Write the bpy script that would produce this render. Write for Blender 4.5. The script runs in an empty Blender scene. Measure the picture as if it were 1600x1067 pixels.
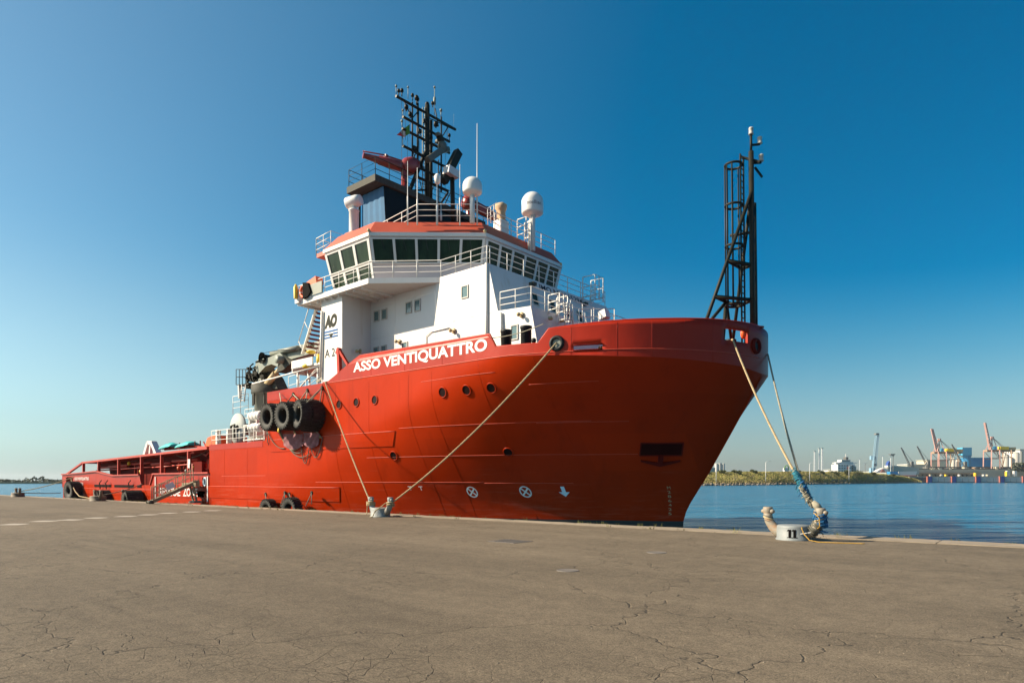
import bpy, math, random
from mathutils import Vector, Matrix
import numpy as np
R = math.radians
SC = bpy.context.scene
COL = SC.collection
random.seed(7)

# ------------------------------------------------------------------ camera, sky, sun
# frame of the place: X along the ship towards its bow, Y away from the quay, z = 0 on the quay, camera above (0, 0)
FPX, HOR, CAMZ = 1030.0, 751.0, 1.7
HEAD = R(49.36)
V = (-math.cos(HEAD), math.sin(HEAD))
RT = (math.sin(HEAD), math.cos(HEAD))
cam = bpy.data.cameras.new('camera')
cam.sensor_width = 36
cam.lens = FPX / 1600 * 36
cam.shift_y = (HOR - 533.5) / 1600
cam.clip_start = 0.1
cam.clip_end = 40000
cam_ob = bpy.data.objects.new('camera', cam)
COL.objects.link(cam_ob)
cam_ob.location = (0, 0, CAMZ)
cam_ob.rotation_euler = Vector((V[0], V[1], 0)).to_track_quat('-Z', 'Y').to_euler()
SC.camera = cam_ob

SUN = Vector((-1.08, -1.0, 0.94)).normalized()
world = bpy.data.worlds.new('World')
SC.world = world
world.use_nodes = True
wn = world.node_tree
wn.nodes.clear()
sky = wn.nodes.new('ShaderNodeTexSky')
sky.sky_type = 'NISHITA'
sky.sun_disc = False
sky.sun_elevation = math.asin(SUN.z)
sky.sun_rotation = math.atan2(SUN.x, SUN.y)
sky.altitude = 0
sky.air_density = 1.0
sky.dust_density = 1.1
sky.ozone_density = 2.2
# paler and greyer towards the horizon all round, as summer haze makes it
def W(t, **k):
    n = wn.nodes.new(t)
    for a, v in k.items(): setattr(n, a, v)
    return n
wtc = W('ShaderNodeTexCoord'); sep = W('ShaderNodeSeparateXYZ')
wn.links.new(wtc.outputs['Generated'], sep.inputs[0])
elev = W('ShaderNodeMapRange', interpolation_type='SMOOTHSTEP')
elev.inputs['From Min'].default_value = -0.02; elev.inputs['From Max'].default_value = 0.34
wn.links.new(sep.outputs['Z'], elev.inputs['Value'])
sat = W('ShaderNodeMapRange')
sat.inputs['To Min'].default_value = 0.42; sat.inputs['To Max'].default_value = 1.50; sat.clamp = False
# the air is paler on the sun's side
dot = W('ShaderNodeVectorMath', operation='DOT_PRODUCT'); dot.inputs[1].default_value = SUN
wn.links.new(wtc.outputs['Generated'], dot.inputs[0])
aur = W('ShaderNodeMapRange')
aur.inputs['From Min'].default_value = -0.45; aur.inputs['From Max'].default_value = 1.0
aur.inputs['To Min'].default_value = 1.0; aur.inputs['To Max'].default_value = 0.62
wn.links.new(dot.outputs['Value'], aur.inputs['Value'])
clear = W('ShaderNodeMath', operation='MULTIPLY')
wn.links.new(elev.outputs[0], clear.inputs[0]); wn.links.new(aur.outputs[0], clear.inputs[1])
away = W('ShaderNodeMapRange', interpolation_type='SMOOTHSTEP')
away.inputs['From Min'].default_value = 0.75; away.inputs['From Max'].default_value = -0.45
wn.links.new(dot.outputs['Value'], away.inputs['Value'])
lift = W('ShaderNodeMath', operation='MULTIPLY_ADD'); lift.inputs[1].default_value = 0.30
wn.links.new(away.outputs[0], lift.inputs[0]); wn.links.new(clear.outputs[0], lift.inputs[2])
wn.links.new(lift.outputs[0], sat.inputs['Value'])
val = W('ShaderNodeMapRange'); val.inputs['To Min'].default_value = 1.08; val.inputs['To Max'].default_value = 0.84
wn.links.new(away.outputs[0], val.inputs['Value'])
hsv = W('ShaderNodeHueSaturation')
hsv.inputs['Hue'].default_value = 0.486
wn.links.new(sat.outputs[0], hsv.inputs['Saturation'])
wn.links.new(val.outputs[0], hsv.inputs['Value'])
tint = W('ShaderNodeMix', data_type='RGBA', blend_type='MULTIPLY')
tint.inputs['Factor'].default_value = 1.0
tr = W('ShaderNodeValToRGB')
tr.color_ramp.elements[0].color = (0.82, 0.97, 1.04, 1); tr.color_ramp.elements[1].color = (1.0, 1.0, 1.0, 1)
tr.color_ramp.elements[0].position = 0.0; tr.color_ramp.elements[1].position = 0.8
wn.links.new(elev.outputs[0], tr.inputs[0])
bg = W('ShaderNodeBackground')
bg.inputs['Strength'].default_value = 0.060
wo = W('ShaderNodeOutputWorld')
wn.links.new(sky.outputs[0], hsv.inputs['Color'])
wn.links.new(hsv.outputs[0], tint.inputs[6])
wn.links.new(tr.outputs[0], tint.inputs[7])
tint2 = W('ShaderNodeMix', data_type='RGBA', blend_type='MULTIPLY')
inv = W('ShaderNodeMath', operation='SUBTRACT'); inv.inputs[0].default_value = 1.0
wn.links.new(away.outputs[0], inv.inputs[1]); wn.links.new(inv.outputs[0], tint2.inputs['Factor'])
tint2.inputs[7].default_value = (0.86, 1.02, 1.0, 1)
wn.links.new(tint.outputs[2], tint2.inputs[6])
deep = W('ShaderNodeMath', operation='MULTIPLY')
wn.links.new(away.outputs[0], deep.inputs[0]); wn.links.new(elev.outputs[0], deep.inputs[1])
tint3 = W('ShaderNodeMix', data_type='RGBA', blend_type='MULTIPLY')
tint3.inputs[7].default_value = (0.30, 0.98, 1.04, 1)
wn.links.new(deep.outputs[0], tint3.inputs['Factor'])
wn.links.new(tint2.outputs[2], tint3.inputs[6])
wn.links.new(tint3.outputs[2], bg.inputs[0])
wn.links.new(bg.outputs[0], wo.inputs[0])

sl = bpy.data.lights.new('sun', 'SUN')
sl.energy = 5.0
sl.angle = R(0.53)
sl.color = (1.0, 0.84, 0.63)
so = bpy.data.objects.new('sun', sl)
COL.objects.link(so)
so.rotation_euler = SUN.to_track_quat('Z', 'Y').to_euler()

SC.view_settings.view_transform = 'Standard'
SC.view_settings.look = 'None'
SC.view_settings.exposure = 1.08
SC.view_settings.gamma = 1
SC.view_settings.use_curve_mapping = False

# ------------------------------------------------------------------ helpers: places
def S(px, py, Y):            # point on the upright plane at distance Y beside the ship
    k = (px - 800) / FPX
    X = Y * (k * V[1] - RT[1]) / (RT[0] - k * V[0])
    d = X * V[0] + Y * V[1]
    return Vector((X, Y, CAMZ - (py - HOR) * d / FPX))
def F(px, py, X):            # point on the athwartships plane X
    k = (px - 800) / FPX
    Y = X * (k * V[0] - RT[0]) / (RT[1] - k * V[1])
    d = X * V[0] + Y * V[1]
    return Vector((X, Y, CAMZ - (py - HOR) * d / FPX))
def far(px, D, py=None, z=0.0):   # point D metres out
    l = (px - 800) / FPX * D
    if py is not None:
        z = CAMZ - (py - HOR) * D / FPX
    return Vector((l * RT[0] + D * V[0], l * RT[1] + D * V[1], z))
RV = Vector((RT[0], RT[1], 0))
VV = Vector((V[0], V[1], 0))
ZV = Vector((0, 0, 1))

def lerp(a, b, t): return a + (b - a) * t
def pl(x, pts):
    if x <= pts[0][0]: return pts[0][1]
    for (a, b), (c, d) in zip(pts, pts[1:]):
        if x <= c: return b + (d - b) * (x - a) / (c - a)
    return pts[-1][1]

# ------------------------------------------------------------------ helpers: materials
MATS = {}
def mat(name, rgb, rough=0.5, metal=0.0, var=0.12, scale=1.5, bump=0.0, bscale=20.0, streak=None, sscale=(2.5, 2.5, 0.25), samt=0.62,
        coat=0.0, spec=0.5, rgb2=None, stretch=(1, 1, 1)):
    m = bpy.data.materials.new(name)
    m.use_nodes = True
    nt = m.node_tree
    b = nt.nodes['Principled BSDF']
    b.inputs['Roughness'].default_value = rough
    b.inputs['Metallic'].default_value = metal
    b.inputs['Coat Weight'].default_value = coat
    b.inputs['Specular IOR Level'].default_value = spec
    tc = nt.nodes.new('ShaderNodeTexCoord')
    mp = nt.nodes.new('ShaderNodeMapping')
    mp.inputs['Scale'].default_value = stretch
    nt.links.new(tc.outputs['Object'], mp.inputs['Vector'])
    n = nt.nodes.new('ShaderNodeTexNoise')
    n.inputs['Scale'].default_value = scale
    n.inputs['Detail'].default_value = 6
    n.inputs['Roughness'].default_value = 0.65
    nt.links.new(mp.outputs[0], n.inputs['Vector'])
    rmp = nt.nodes.new('ShaderNodeValToRGB')
    lo = rgb2 if rgb2 else tuple(c * (1 - var) for c in rgb)
    hi = tuple(min(1, c * (1 + var)) for c in rgb) if not rgb2 else rgb
    rmp.color_ramp.elements[0].position = 0.3
    rmp.color_ramp.elements[1].position = 0.7
    rmp.color_ramp.elements[0].color = (*lo, 1)
    rmp.color_ramp.elements[1].color = (*hi, 1)
    nt.links.new(n.outputs[0], rmp.inputs[0])
    out = rmp.outputs[0]
    if streak:
        mp2 = nt.nodes.new('ShaderNodeMapping')
        mp2.inputs['Scale'].default_value = sscale
        nt.links.new(tc.outputs['Object'], mp2.inputs['Vector'])
        n2 = nt.nodes.new('ShaderNodeTexNoise')
        n2.inputs['Scale'].default_value = 1.0
        n2.inputs['Detail'].default_value = 8
        n2.inputs['Roughness'].default_value = 0.7
        nt.links.new(mp2.outputs[0], n2.inputs['Vector'])
        r2 = nt.nodes.new('ShaderNodeValToRGB')
        r2.color_ramp.elements[0].position = samt
        r2.color_ramp.elements[1].position = min(1, samt + 0.16)
        r2.color_ramp.elements[0].color = (0, 0, 0, 1)
        r2.color_ramp.elements[1].color = (0.75, 0.75, 0.75, 1)
        nt.links.new(n2.outputs[0], r2.inputs[0])
        mx = nt.nodes.new('ShaderNodeMix')
        mx.data_type = 'RGBA'
        nt.links.new(r2.outputs[0], mx.inputs['Factor'])
        nt.links.new(out, mx.inputs[6])
        mx.inputs[7].default_value = (*streak, 1)
        out = mx.outputs[2]
    nt.links.new(out, b.inputs['Base Color'])
    rr = nt.nodes.new('ShaderNodeMapRange')
    rr.inputs['To Min'].default_value = max(0.02, rough - 0.08)
    rr.inputs['To Max'].default_value = min(1, rough + 0.1)
    nt.links.new(n.outputs[0], rr.inputs['Value'])
    nt.links.new(rr.outputs[0], b.inputs['Roughness'])
    if bump:
        n3 = nt.nodes.new('ShaderNodeTexNoise')
        n3.inputs['Scale'].default_value = bscale
        n3.inputs['Detail'].default_value = 5
        nt.links.new(tc.outputs['Object'], n3.inputs['Vector'])
        bp = nt.nodes.new('ShaderNodeBump')
        bp.inputs['Strength'].default_value = bump
        bp.inputs['Distance'].default_value = 0.05
        nt.links.new(n3.outputs[0], bp.inputs['Height'])
        nt.links.new(bp.outputs[0], b.inputs['Normal'])
    MATS[name] = m
    return m

M = {}
def dm(key, *a, **k): M[key] = mat(key, *a, **k)
def ship_paint(name, rgb, rough, spec, plate=(4.1, 1.75), scuff_z=(-0.2, 1.6)):
    m = mat(name, rgb, rough, var=0.08, scale=0.35, bump=0.0, streak=tuple(c * .72 for c in rgb), sscale=(1.2, 1.2, 0.10), samt=0.55, spec=spec)
    nt = m.node_tree; L = nt.links; b = nt.nodes['Principled BSDF']
    src = b.inputs['Base Color'].links[0].from_socket
    tc = [n for n in nt.nodes if n.type == 'TEX_COORD'][0]
    def nd(t, **k):
        n = nt.nodes.new(t)
        for a, v in k.items(): setattr(n, a, v)
        return n
    def mth(op, a, c=None):
        n = nd('ShaderNodeMath', operation=op)
        for s, i in ((a, 0), (c, 1)):
            if s is None: continue
            if isinstance(s, (int, float)): n.inputs[i].default_value = s
            else: L.new(s, n.inputs[i])
        return n.outputs[0]
    sx = nd('ShaderNodeSeparateXYZ'); L.new(tc.outputs['Object'], sx.inputs[0])
    fz_ = mth('FLOOR', mth('DIVIDE', sx.outputs['Z'], plate[1]))
    fx = mth('FLOOR', mth('ADD', mth('DIVIDE', sx.outputs['X'], plate[0]), mth('MULTIPLY', fz_, 0.37)))
    cb = nd('ShaderNodeCombineXYZ'); L.new(fx, cb.inputs[0]); L.new(fz_, cb.inputs[1])
    wn_ = nd('ShaderNodeTexWhiteNoise', noise_dimensions='2D'); L.new(cb.outputs[0], wn_.inputs['Vector'])
    mr = nd('ShaderNodeMapRange'); mr.inputs['To Min'].default_value = .90; mr.inputs['To Max'].default_value = 1.07; L.new(wn_.outputs['Value'], mr.inputs['Value'])
    mm_ = nd('ShaderNodeVectorMath', operation='SCALE'); L.new(src, mm_.inputs[0]); L.new(mr.outputs[0], mm_.inputs['Scale'])
    # rubbed, paler scuffs low on the side and thin rust runs
    mp = nd('ShaderNodeMapping'); mp.inputs['Scale'].default_value = (.35, .35, 5.0); L.new(tc.outputs['Object'], mp.inputs['Vector'])
    n1 = nd('ShaderNodeTexNoise'); n1.inputs['Scale'].default_value = 1.2; n1.inputs['Detail'].default_value = 9; n1.inputs['Roughness'].default_value = .72; L.new(mp.outputs[0], n1.inputs['Vector'])
    zr = nd('ShaderNodeMapRange'); zr.inputs['From Min'].default_value = scuff_z[0] + 1.3; zr.inputs['From Max'].default_value = scuff_z[1] + 3.4; zr.inputs['To Min'].default_value = .17; zr.inputs['To Max'].default_value = .0; L.new(sx.outputs['Z'], zr.inputs['Value'])
    sc = nd('ShaderNodeMapRange'); sc.inputs['From Min'].default_value = .66; sc.inputs['From Max'].default_value = .78; L.new(mth('ADD', n1.outputs[0], zr.outputs[0]), sc.inputs['Value'])
    x1 = nd('ShaderNodeMix', data_type='RGBA'); L.new(mth('MULTIPLY', sc.outputs[0], .38), x1.inputs['Factor']); L.new(mm_.outputs[0], x1.inputs[6]); x1.inputs[7].default_value = (.40, .085, .05, 1)
    mp2 = nd('ShaderNodeMapping'); mp2.inputs['Scale'].default_value = (2.6, 2.6, .13); L.new(tc.outputs['Object'], mp2.inputs['Vector'])
    n2 = nd('ShaderNodeTexNoise'); n2.inputs['Scale'].default_value = 1.6; n2.inputs['Detail'].default_value = 7; n2.inputs['Roughness'].default_value = .7; L.new(mp2.outputs[0], n2.inputs['Vector'])
    r2 = nd('ShaderNodeMapRange'); r2.inputs['From Min'].default_value = .66; r2.inputs['From Max'].default_value = .76; L.new(n2.outputs[0], r2.inputs['Value'])
    x2 = nd('ShaderNodeMix', data_type='RGBA'); L.new(mth('MULTIPLY', r2.outputs[0], .5), x2.inputs['Factor']); L.new(x1.outputs[2], x2.inputs[6]); x2.inputs[7].default_value = (.10, .020, .006, 1)
    L.new(x2.outputs[2], b.inputs['Base Color'])
    n3 = nd('ShaderNodeTexNoise'); n3.inputs['Scale'].default_value = .75; n3.inputs['Detail'].default_value = 3; L.new(tc.outputs['Object'], n3.inputs['Vector'])
    bp = nd('ShaderNodeBump'); bp.inputs['Strength'].default_value = .55; bp.inputs['Distance'].default_value = .05; L.new(n3.outputs[0], bp.inputs['Height']); L.new(bp.outputs[0], b.inputs['Normal'])
    M[name] = m
ship_paint('hull_red', (0.345, 0.0225, 0.0010), 0.40, 0.07)
ship_paint('bulwark_red', (0.325, 0.020, 0.006), 0.38, 0.2)
dm('boot_black', (0.018, 0.017, 0.016), 0.6, streak=(0.05, 0.03, 0.02))
dm('red', (0.42, 0.028, 0.012), 0.5, var=0.15, scale=2, spec=0.2)
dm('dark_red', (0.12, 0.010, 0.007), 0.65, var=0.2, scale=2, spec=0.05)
dm('rail_red', (0.38, 0.036, 0.018), 0.5, var=0.15, scale=1.5, streak=(0.35, 0.05, 0.03))
dm('roof_red', (0.42, 0.062, 0.024), 0.6, var=0.08, scale=1.2)
dm('monitor_red', (0.27, 0.030, 0.022), 0.3, var=0.1, coat=0.3)
dm('orange', (0.75, 0.10, 0.015), 0.5)
dm('white', (0.62, 0.605, 0.585), 0.45, var=0.03, scale=0.8, bump=0.12, bscale=1.1, streak=(0.47, 0.39, 0.30), sscale=(2.4, 2.4, 0.16), samt=0.57)
dm('white_rail', (0.66, 0.64, 0.60), 0.4, var=0.06, scale=6, streak=(0.50, 0.36, 0.24), sscale=(8, 8, 8), samt=0.66)
dm('dome_white', (0.64, 0.63, 0.61), 0.35, var=0.02)
dm('mark_white', (0.66, 0.65, 0.63), 0.5, var=0.06, scale=5, streak=(0.6, 0.2, 0.14), sscale=(6, 6, 2), samt=0.68)
dm('mark_blue_white', (0.55, 0.68, 0.75), 0.5, var=0.06, scale=5)
dm('black_paint', (0.018, 0.021, 0.022), 0.5, var=0.2, spec=0.2)
dm('mast_black', (0.017, 0.017, 0.012), 0.5, var=0.2, scale=4, spec=0.2)
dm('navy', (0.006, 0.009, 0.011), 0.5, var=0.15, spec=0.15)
dm('navy_sunlit', (0.065, 0.155, 0.27), 0.6, var=0.06, scale=1.5, spec=0.05)  # navy stack side as the sun lightens it, put into the colour
dm('seam_pink', (0.46, 0.06, 0.03), 0.5, var=0.3, scale=3)
dm('glass', (0.016, 0.030, 0.015), 0.07, var=0.5, scale=0.7, spec=0.22, stretch=(3, 3, .6))
dm('port_glass', (0.012, 0.004, 0.004), 0.5, spec=0.1)
dm('window_glass', (0.10, 0.17, 0.18), 0.1, var=0.2, spec=0.6)
dm('frame_grey', (0.42, 0.40, 0.36), 0.5)
dm('grey', (0.195, 0.215, 0.18), 0.5, var=0.1, scale=2, streak=(0.25, 0.2, 0.15), samt=0.64)
dm('dark_grey', (0.062, 0.062, 0.052), 0.65, var=0.3, scale=5, spec=0.12)
dm('machine_dark', (0.026, 0.026, 0.020), 0.7, var=0.5, scale=6, spec=0.12)
dm('tan', (0.42, 0.32, 0.17), 0.6, var=0.15)
dm('canvas', (0.44, 0.31, 0.19), 0.85, var=0.2, scale=4, bump=0.3, bscale=8)
dm('yellow', (0.72, 0.48, 0.03), 0.5)
dm('brown_mark', (0.14, 0.13, 0.10), 0.5)
dm('logo_dark', (0.045, 0.048, 0.040), 0.7, var=0.1, spec=0.05)
dm('logo_blue', (0.03, 0.13, 0.36), 0.7, var=0.1, spec=0.05)
dm('text_blue', (0.022, 0.026, 0.04), 0.7, spec=0.05)
dm('green_cloth', (0.08, 0.22, 0.03), 0.8)
dm('white_cloth', (0.72, 0.68, 0.64), 0.8)
dm('red_cloth', (0.55, 0.06, 0.06), 0.8)
dm('teal', (0.02, 0.36, 0.36), 0.7, var=0.25, scale=2, bump=0.5, bscale=4)
dm('rubber', (0.020, 0.020, 0.017), 0.75, var=0.35, scale=4, streak=(0.10, 0.095, 0.075), sscale=(3, 3, 3), samt=0.54)
dm('rope', (0.36, 0.28, 0.16), 0.9, var=0.25, scale=8)
dm('rope_dark', (0.10, 0.10, 0.08), 0.9, var=0.3, scale=8)
dm('rope_grey', (0.26, 0.24, 0.18), 0.9, var=0.3, scale=8)
dm('rope_yellow', (0.42, 0.25, 0.04), 0.85, var=0.2, scale=10)
dm('rope_blue', (0.010, 0.10, 0.24), 0.85, var=0.4, scale=9)
dm('rope_teal', (0.02, 0.17, 0.24), 0.85, var=0.4, scale=9)
dm('net', (0.20, 0.085, 0.10), 0.9, var=0.3, scale=4)
dm('bollard', (0.185, 0.205, 0.21), 0.55, var=0.10, scale=4, streak=(0.34, 0.22, 0.12), sscale=(5, 5, 1.4), samt=0.60, bump=0.15, bscale=25)
dm('bollard_old', (0.15, 0.12, 0.085), 0.7, var=0.3, scale=4, streak=(0.16, 0.10, 0.06), samt=0.5, bump=0.2, bscale=20)
dm('bollard_12', (0.22, 0.24, 0.235), 0.6, var=0.25, scale=4, streak=(0.20, 0.14, 0.09), samt=0.52, bump=0.2, bscale=20)
dm('horn', (0.235, 0.21, 0.165), 0.6, var=0.2, scale=4, streak=(0.36, 0.15, 0.04), sscale=(3, 3, 9), samt=0.52, bump=0.2, bscale=20)
dm('gang_wood', (0.23, 0.19, 0.12), 0.8, var=0.3, scale=3)
dm('alu', (0.45, 0.44, 0.42), 0.45, metal=0.5)
dm('concrete', (0.25, 0.205, 0.15), 0.85, var=0.2, scale=1.2, bump=0.4, bscale=30, streak=(0.13, 0.105, 0.078), sscale=(1.5, 2.5, 1.5), samt=0.54)
dm('quay_wall', (0.20, 0.18, 0.15), 0.9, var=0.3, scale=0.8, bump=0.4, bscale=12)
dm('cover_iron', (0.13, 0.115, 0.10), 0.7, var=0.2, scale=8)
dm('road_paint', (0.34, 0.30, 0.25), 0.8, var=0.2, scale=6, streak=(0.33, 0.27, 0.22), sscale=(5, 5, 5), samt=0.52)
dm('soil', (0.15, 0.115, 0.065), 0.95, var=0.4, scale=0.05)
dm('rock', (0.23, 0.19, 0.15), 0.9, var=0.4, scale=0.3)
dm('far_land', (0.10, 0.12, 0.07), 0.95, var=0.3, scale=0.02)
dm('salmon', (0.46, 0.26, 0.22), 0.6, var=0.1, scale=0.2)
dm('crane_brown', (0.30, 0.20, 0.13), 0.6, var=0.2, scale=0.2)
dm('crane_blue', (0.20, 0.33, 0.42), 0.5)
dm('crane_grey', (0.15, 0.15, 0.14), 0.6)
dm('ware_blue', (0.025, 0.19, 0.38), 0.6, var=0.06, scale=0.1)
dm('light_blue', (0.06, 0.32, 0.50), 0.6)
dm('silo', (0.44, 0.41, 0.36), 0.7, var=0.06, scale=0.1, streak=(0.42, 0.36, 0.28), sscale=(0.3, 0.3, 0.02))
dm('port_grey', (0.29, 0.30, 0.26), 0.7, var=0.12, scale=0.05)
dm('port_dark', (0.10, 0.10, 0.095), 0.7, var=0.2, scale=0.05)
dm('port_tan', (0.46, 0.40, 0.30), 0.7, var=0.1, scale=0.05)
dm('fender_blue', (0.02, 0.06, 0.24), 0.6)
dm('fender_red', (0.42, 0.13, 0.10), 0.6)
dm('far_white', (0.55, 0.53, 0.50), 0.6, var=0.05, scale=0.1)
dm('lamp_grey', (0.62, 0.62, 0.60), 0.5)

# ------------------------------------------------------------------ helpers: meshes and objects
ORG = {}
def wloc(o): return ORG.get(o.name, Vector((0, 0, 0)))
def empty(name, loc, label=None, cat=None, group=None):
    o = bpy.data.objects.new(name, None)
    COL.objects.link(o)
    o.location = loc
    o.empty_display_size = 0.5
    ORG[o.name] = Vector(loc)
    if label: o['label'] = label
    if cat: o['category'] = cat
    if group: o['group'] = group
    return o
def tag(o, label, cat, group=None):
    o['label'] = label; o['category'] = cat
    if group: o['group'] = group
    return o
def kind(o, k): o['kind'] = k; return o

class MB:
    def __init__(s): s.v = []; s.f = []; s.sm = []; s.mi = []; s.cur = 0
    def add(s, vs, fs, smooth=False):
        o = len(s.v)
        s.v.extend([tuple(x) for x in vs])
        for f in fs:
            s.f.append(tuple(i + o for i in f)); s.sm.append(smooth); s.mi.append(s.cur)
        return s
    def box(s, x0, x1, y0, y1, z0, z1):
        vs = [(x, y, z) for z in (z0, z1) for y in (y0, y1) for x in (x0, x1)]
        return s.add(vs, [(0, 2, 3, 1), (4, 5, 7, 6), (0, 1, 5, 4), (2, 6, 7, 3), (0, 4, 6, 2), (1, 3, 7, 5)])
    def obox(s, c, ax, ay, az):      # centre and three half-axis vectors
        c, ax, ay, az = map(Vector, (c, ax, ay, az))
        vs = [c + ax * i + ay * j + az * k for k in (-1, 1) for j in (-1, 1) for i in (-1, 1)]
        return s.add(vs, [(0, 2, 3, 1), (4, 5, 7, 6), (0, 1, 5, 4), (2, 6, 7, 3), (0, 4, 6, 2), (1, 3, 7, 5)])
    def bar(s, p, q, w, h=None, up=(0, 0, 1)):
        p, q = Vector(p), Vector(q); h = h or w
        d = (q - p); L = d.length
        if L < 1e-6: return s
        d /= L; u = Vector(up)
        if abs(d.dot(u)) > 0.98: u = Vector((1, 0, 0))
        a = d.cross(u).normalized(); b = a.cross(d).normalized()
        return s.obox((p + q) / 2, d * L / 2, a * w / 2, b * h / 2)
    def tube(s, pts, r, n=6, caps=True, smooth=True):
        pts = [Vector(p) for p in pts]
        N = len(pts)
        rs = r if isinstance(r, (list, tuple)) else [r] * N
        vs = []; prev = None
        for i, p in enumerate(pts):
            t = (pts[min(i + 1, N - 1)] - pts[max(i - 1, 0)])
            t = t.normalized() if t.length > 1e-9 else Vector((0, 0, 1))
            if prev is None:
                u = Vector((0, 0, 1)) if abs(t.z) < 0.9 else Vector((1, 0, 0))
                a = t.cross(u).normalized()
            else:
                a = (prev - t * prev.dot(t)).normalized()
            prev = a; b = t.cross(a)
            for k in range(n):
                th = 2 * math.pi * k / n
                vs.append(p + (a * math.cos(th) + b * math.sin(th)) * rs[i])
        fs = [(i * n + k, i * n + (k + 1) % n, (i + 1) * n + (k + 1) % n, (i + 1) * n + k) for i in range(N - 1) for k in range(n)]
        s.add(vs, fs, smooth)
        if caps:
            o = len(s.v) - len(vs)
            s.f.append(tuple(o + k for k in reversed(range(n)))); s.sm.append(False); s.mi.append(s.cur)
            s.f.append(tuple(o + (N - 1) * n + k for k in range(n))); s.sm.append(False); s.mi.append(s.cur)
        return s
    def lathe(s, prof, c, axis=(0, 0, 1), n=20, smooth=True, closed=False):   # prof: (radius, height) pairs
        c = Vector(c); ax = Vector(axis).normalized()
        u = Vector((1, 0, 0)) if abs(ax.x) < 0.9 else Vector((0, 1, 0))
        a = ax.cross(u).normalized(); b = ax.cross(a)
        vs = [c + (a * math.cos(2 * math.pi * k / n) + b * math.sin(2 * math.pi * k / n)) * r + ax * h for r, h in prof for k in range(n)]
        m = len(prof); rng = range(m if closed else m - 1)
        fs = [(i * n + k, i * n + (k + 1) % n, ((i + 1) % m) * n + (k + 1) % n, ((i + 1) % m) * n + k) for i in rng for k in range(n)]
        return s.add(vs, fs, smooth)
    def prism(s, poly, d):           # poly: list of points, d: extrusion vector
        poly = [Vector(p) for p in poly]; d = Vector(d); n = len(poly)
        vs = poly + [p + d for p in poly]
        fs = [tuple(range(n)), tuple(reversed(range(n, 2 * n)))] + [(i, i + n, (i + 1) % n + n, (i + 1) % n) for i in range(n)]
        return s.add(vs, fs)
    def loft(s, A, B, cap=True):
        A = [Vector(p) for p in A]; B = [Vector(p) for p in B]; n = len(A)
        fs = [(i, (i + 1) % n, (i + 1) % n + n, i + n) for i in range(n)]
        if cap: fs += [tuple(reversed(range(n))), tuple(range(n, 2 * n))]
        return s.add(A + B, fs)
    def quad(s, *p): return s.add(p, [tuple(range(len(p)))])
    def ball(s, c, r, n=10, sx=1, sy=1, sz=1):
        m = n // 2
        prof = [(r * math.sin(math.pi * i / m), -r * math.cos(math.pi * i / m)) for i in range(m + 1)]
        o = len(s.v)
        s.lathe([(max(a, 1e-4), b) for a, b in prof], (0, 0, 0), n=n)
        c = Vector(c)
        for i in range(o, len(s.v)):
            x, y, z = s.v[i]; s.v[i] = (c.x + x * sx, c.y + y * sy, c.z + z * sz)
        return s
    def build(s, name, mats, parent=None, loc=None, fixn=True):
        me = bpy.data.meshes.new(name)
        o = bpy.data.objects.new(name, me)
        COL.objects.link(o)
        L = Vector(loc) if loc is not None else (wloc(parent) if parent else Vector((0, 0, 0)))
        if parent is not None:
            o.parent = parent; o.location = L - wloc(parent)
        else:
            o.location = L
        ORG[o.name] = L
        me.from_pydata([(x - L.x, y - L.y, z - L.z) for x, y, z in s.v], [], s.f)
        if not isinstance(mats, (list, tuple)): mats = [mats]
        for m in mats: me.materials.append(M[m] if isinstance(m, str) else m)
        me.polygons.foreach_set('use_smooth', s.sm)
        me.polygons.foreach_set('material_index', s.mi)
        me.update()
        if fixn:
            import bmesh
            bm = bmesh.new(); bm.from_mesh(me)
            bmesh.ops.recalc_face_normals(bm, faces=bm.faces)
            bm.to_mesh(me); bm.free()
        return o

def copy_tree(o, loc, label=None, rotz=None):
    c = o.copy(); COL.objects.link(c); c.location = loc
    if rotz is not None: c.rotation_euler = (0, 0, rotz)
    if label: c['label'] = label
    for ch in list(o.children):
        d = ch.copy(); COL.objects.link(d); d.parent = c
        for g in list(ch.children):
            e = g.copy(); COL.objects.link(e); e.parent = d
    return c

def helix_rope(mb, pts, r, pitch=0.28, n=5, step=0.06):   # three twisted strands along a path
    pts = [Vector(p) for p in pts]
    path = [pts[0]]
    for a, b in zip(pts, pts[1:]):
        L = (b - a).length; k = max(1, int(L / step))
        path += [a.lerp(b, i / k) for i in range(1, k + 1)]
    for st in range(3):
        out = []; dist = 0
        for i, p in enumerate(path):
            if i: dist += (p - path[i - 1]).length
            t = (path[min(i + 1, len(path) - 1)] - path[max(i - 1, 0)]).normalized()
            u = Vector((0, 0, 1)) if abs(t.z) < 0.95 else Vector((1, 0, 0))
            a = t.cross(u).normalized(); b = t.cross(a)
            th = 2 * math.pi * (dist / pitch + st / 3)
            out.append(p + (a * math.cos(th) + b * math.sin(th)) * r * 0.58)
        mb.tube(out, r * 0.47, n)
    return mb
def sag(a, b, s, n=24):
    a, b = Vector(a), Vector(b)
    return [a.lerp(b, i / n) - ZV * (s * 4 * (i / n) * (1 - i / n)) for i in range(n + 1)]

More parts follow.
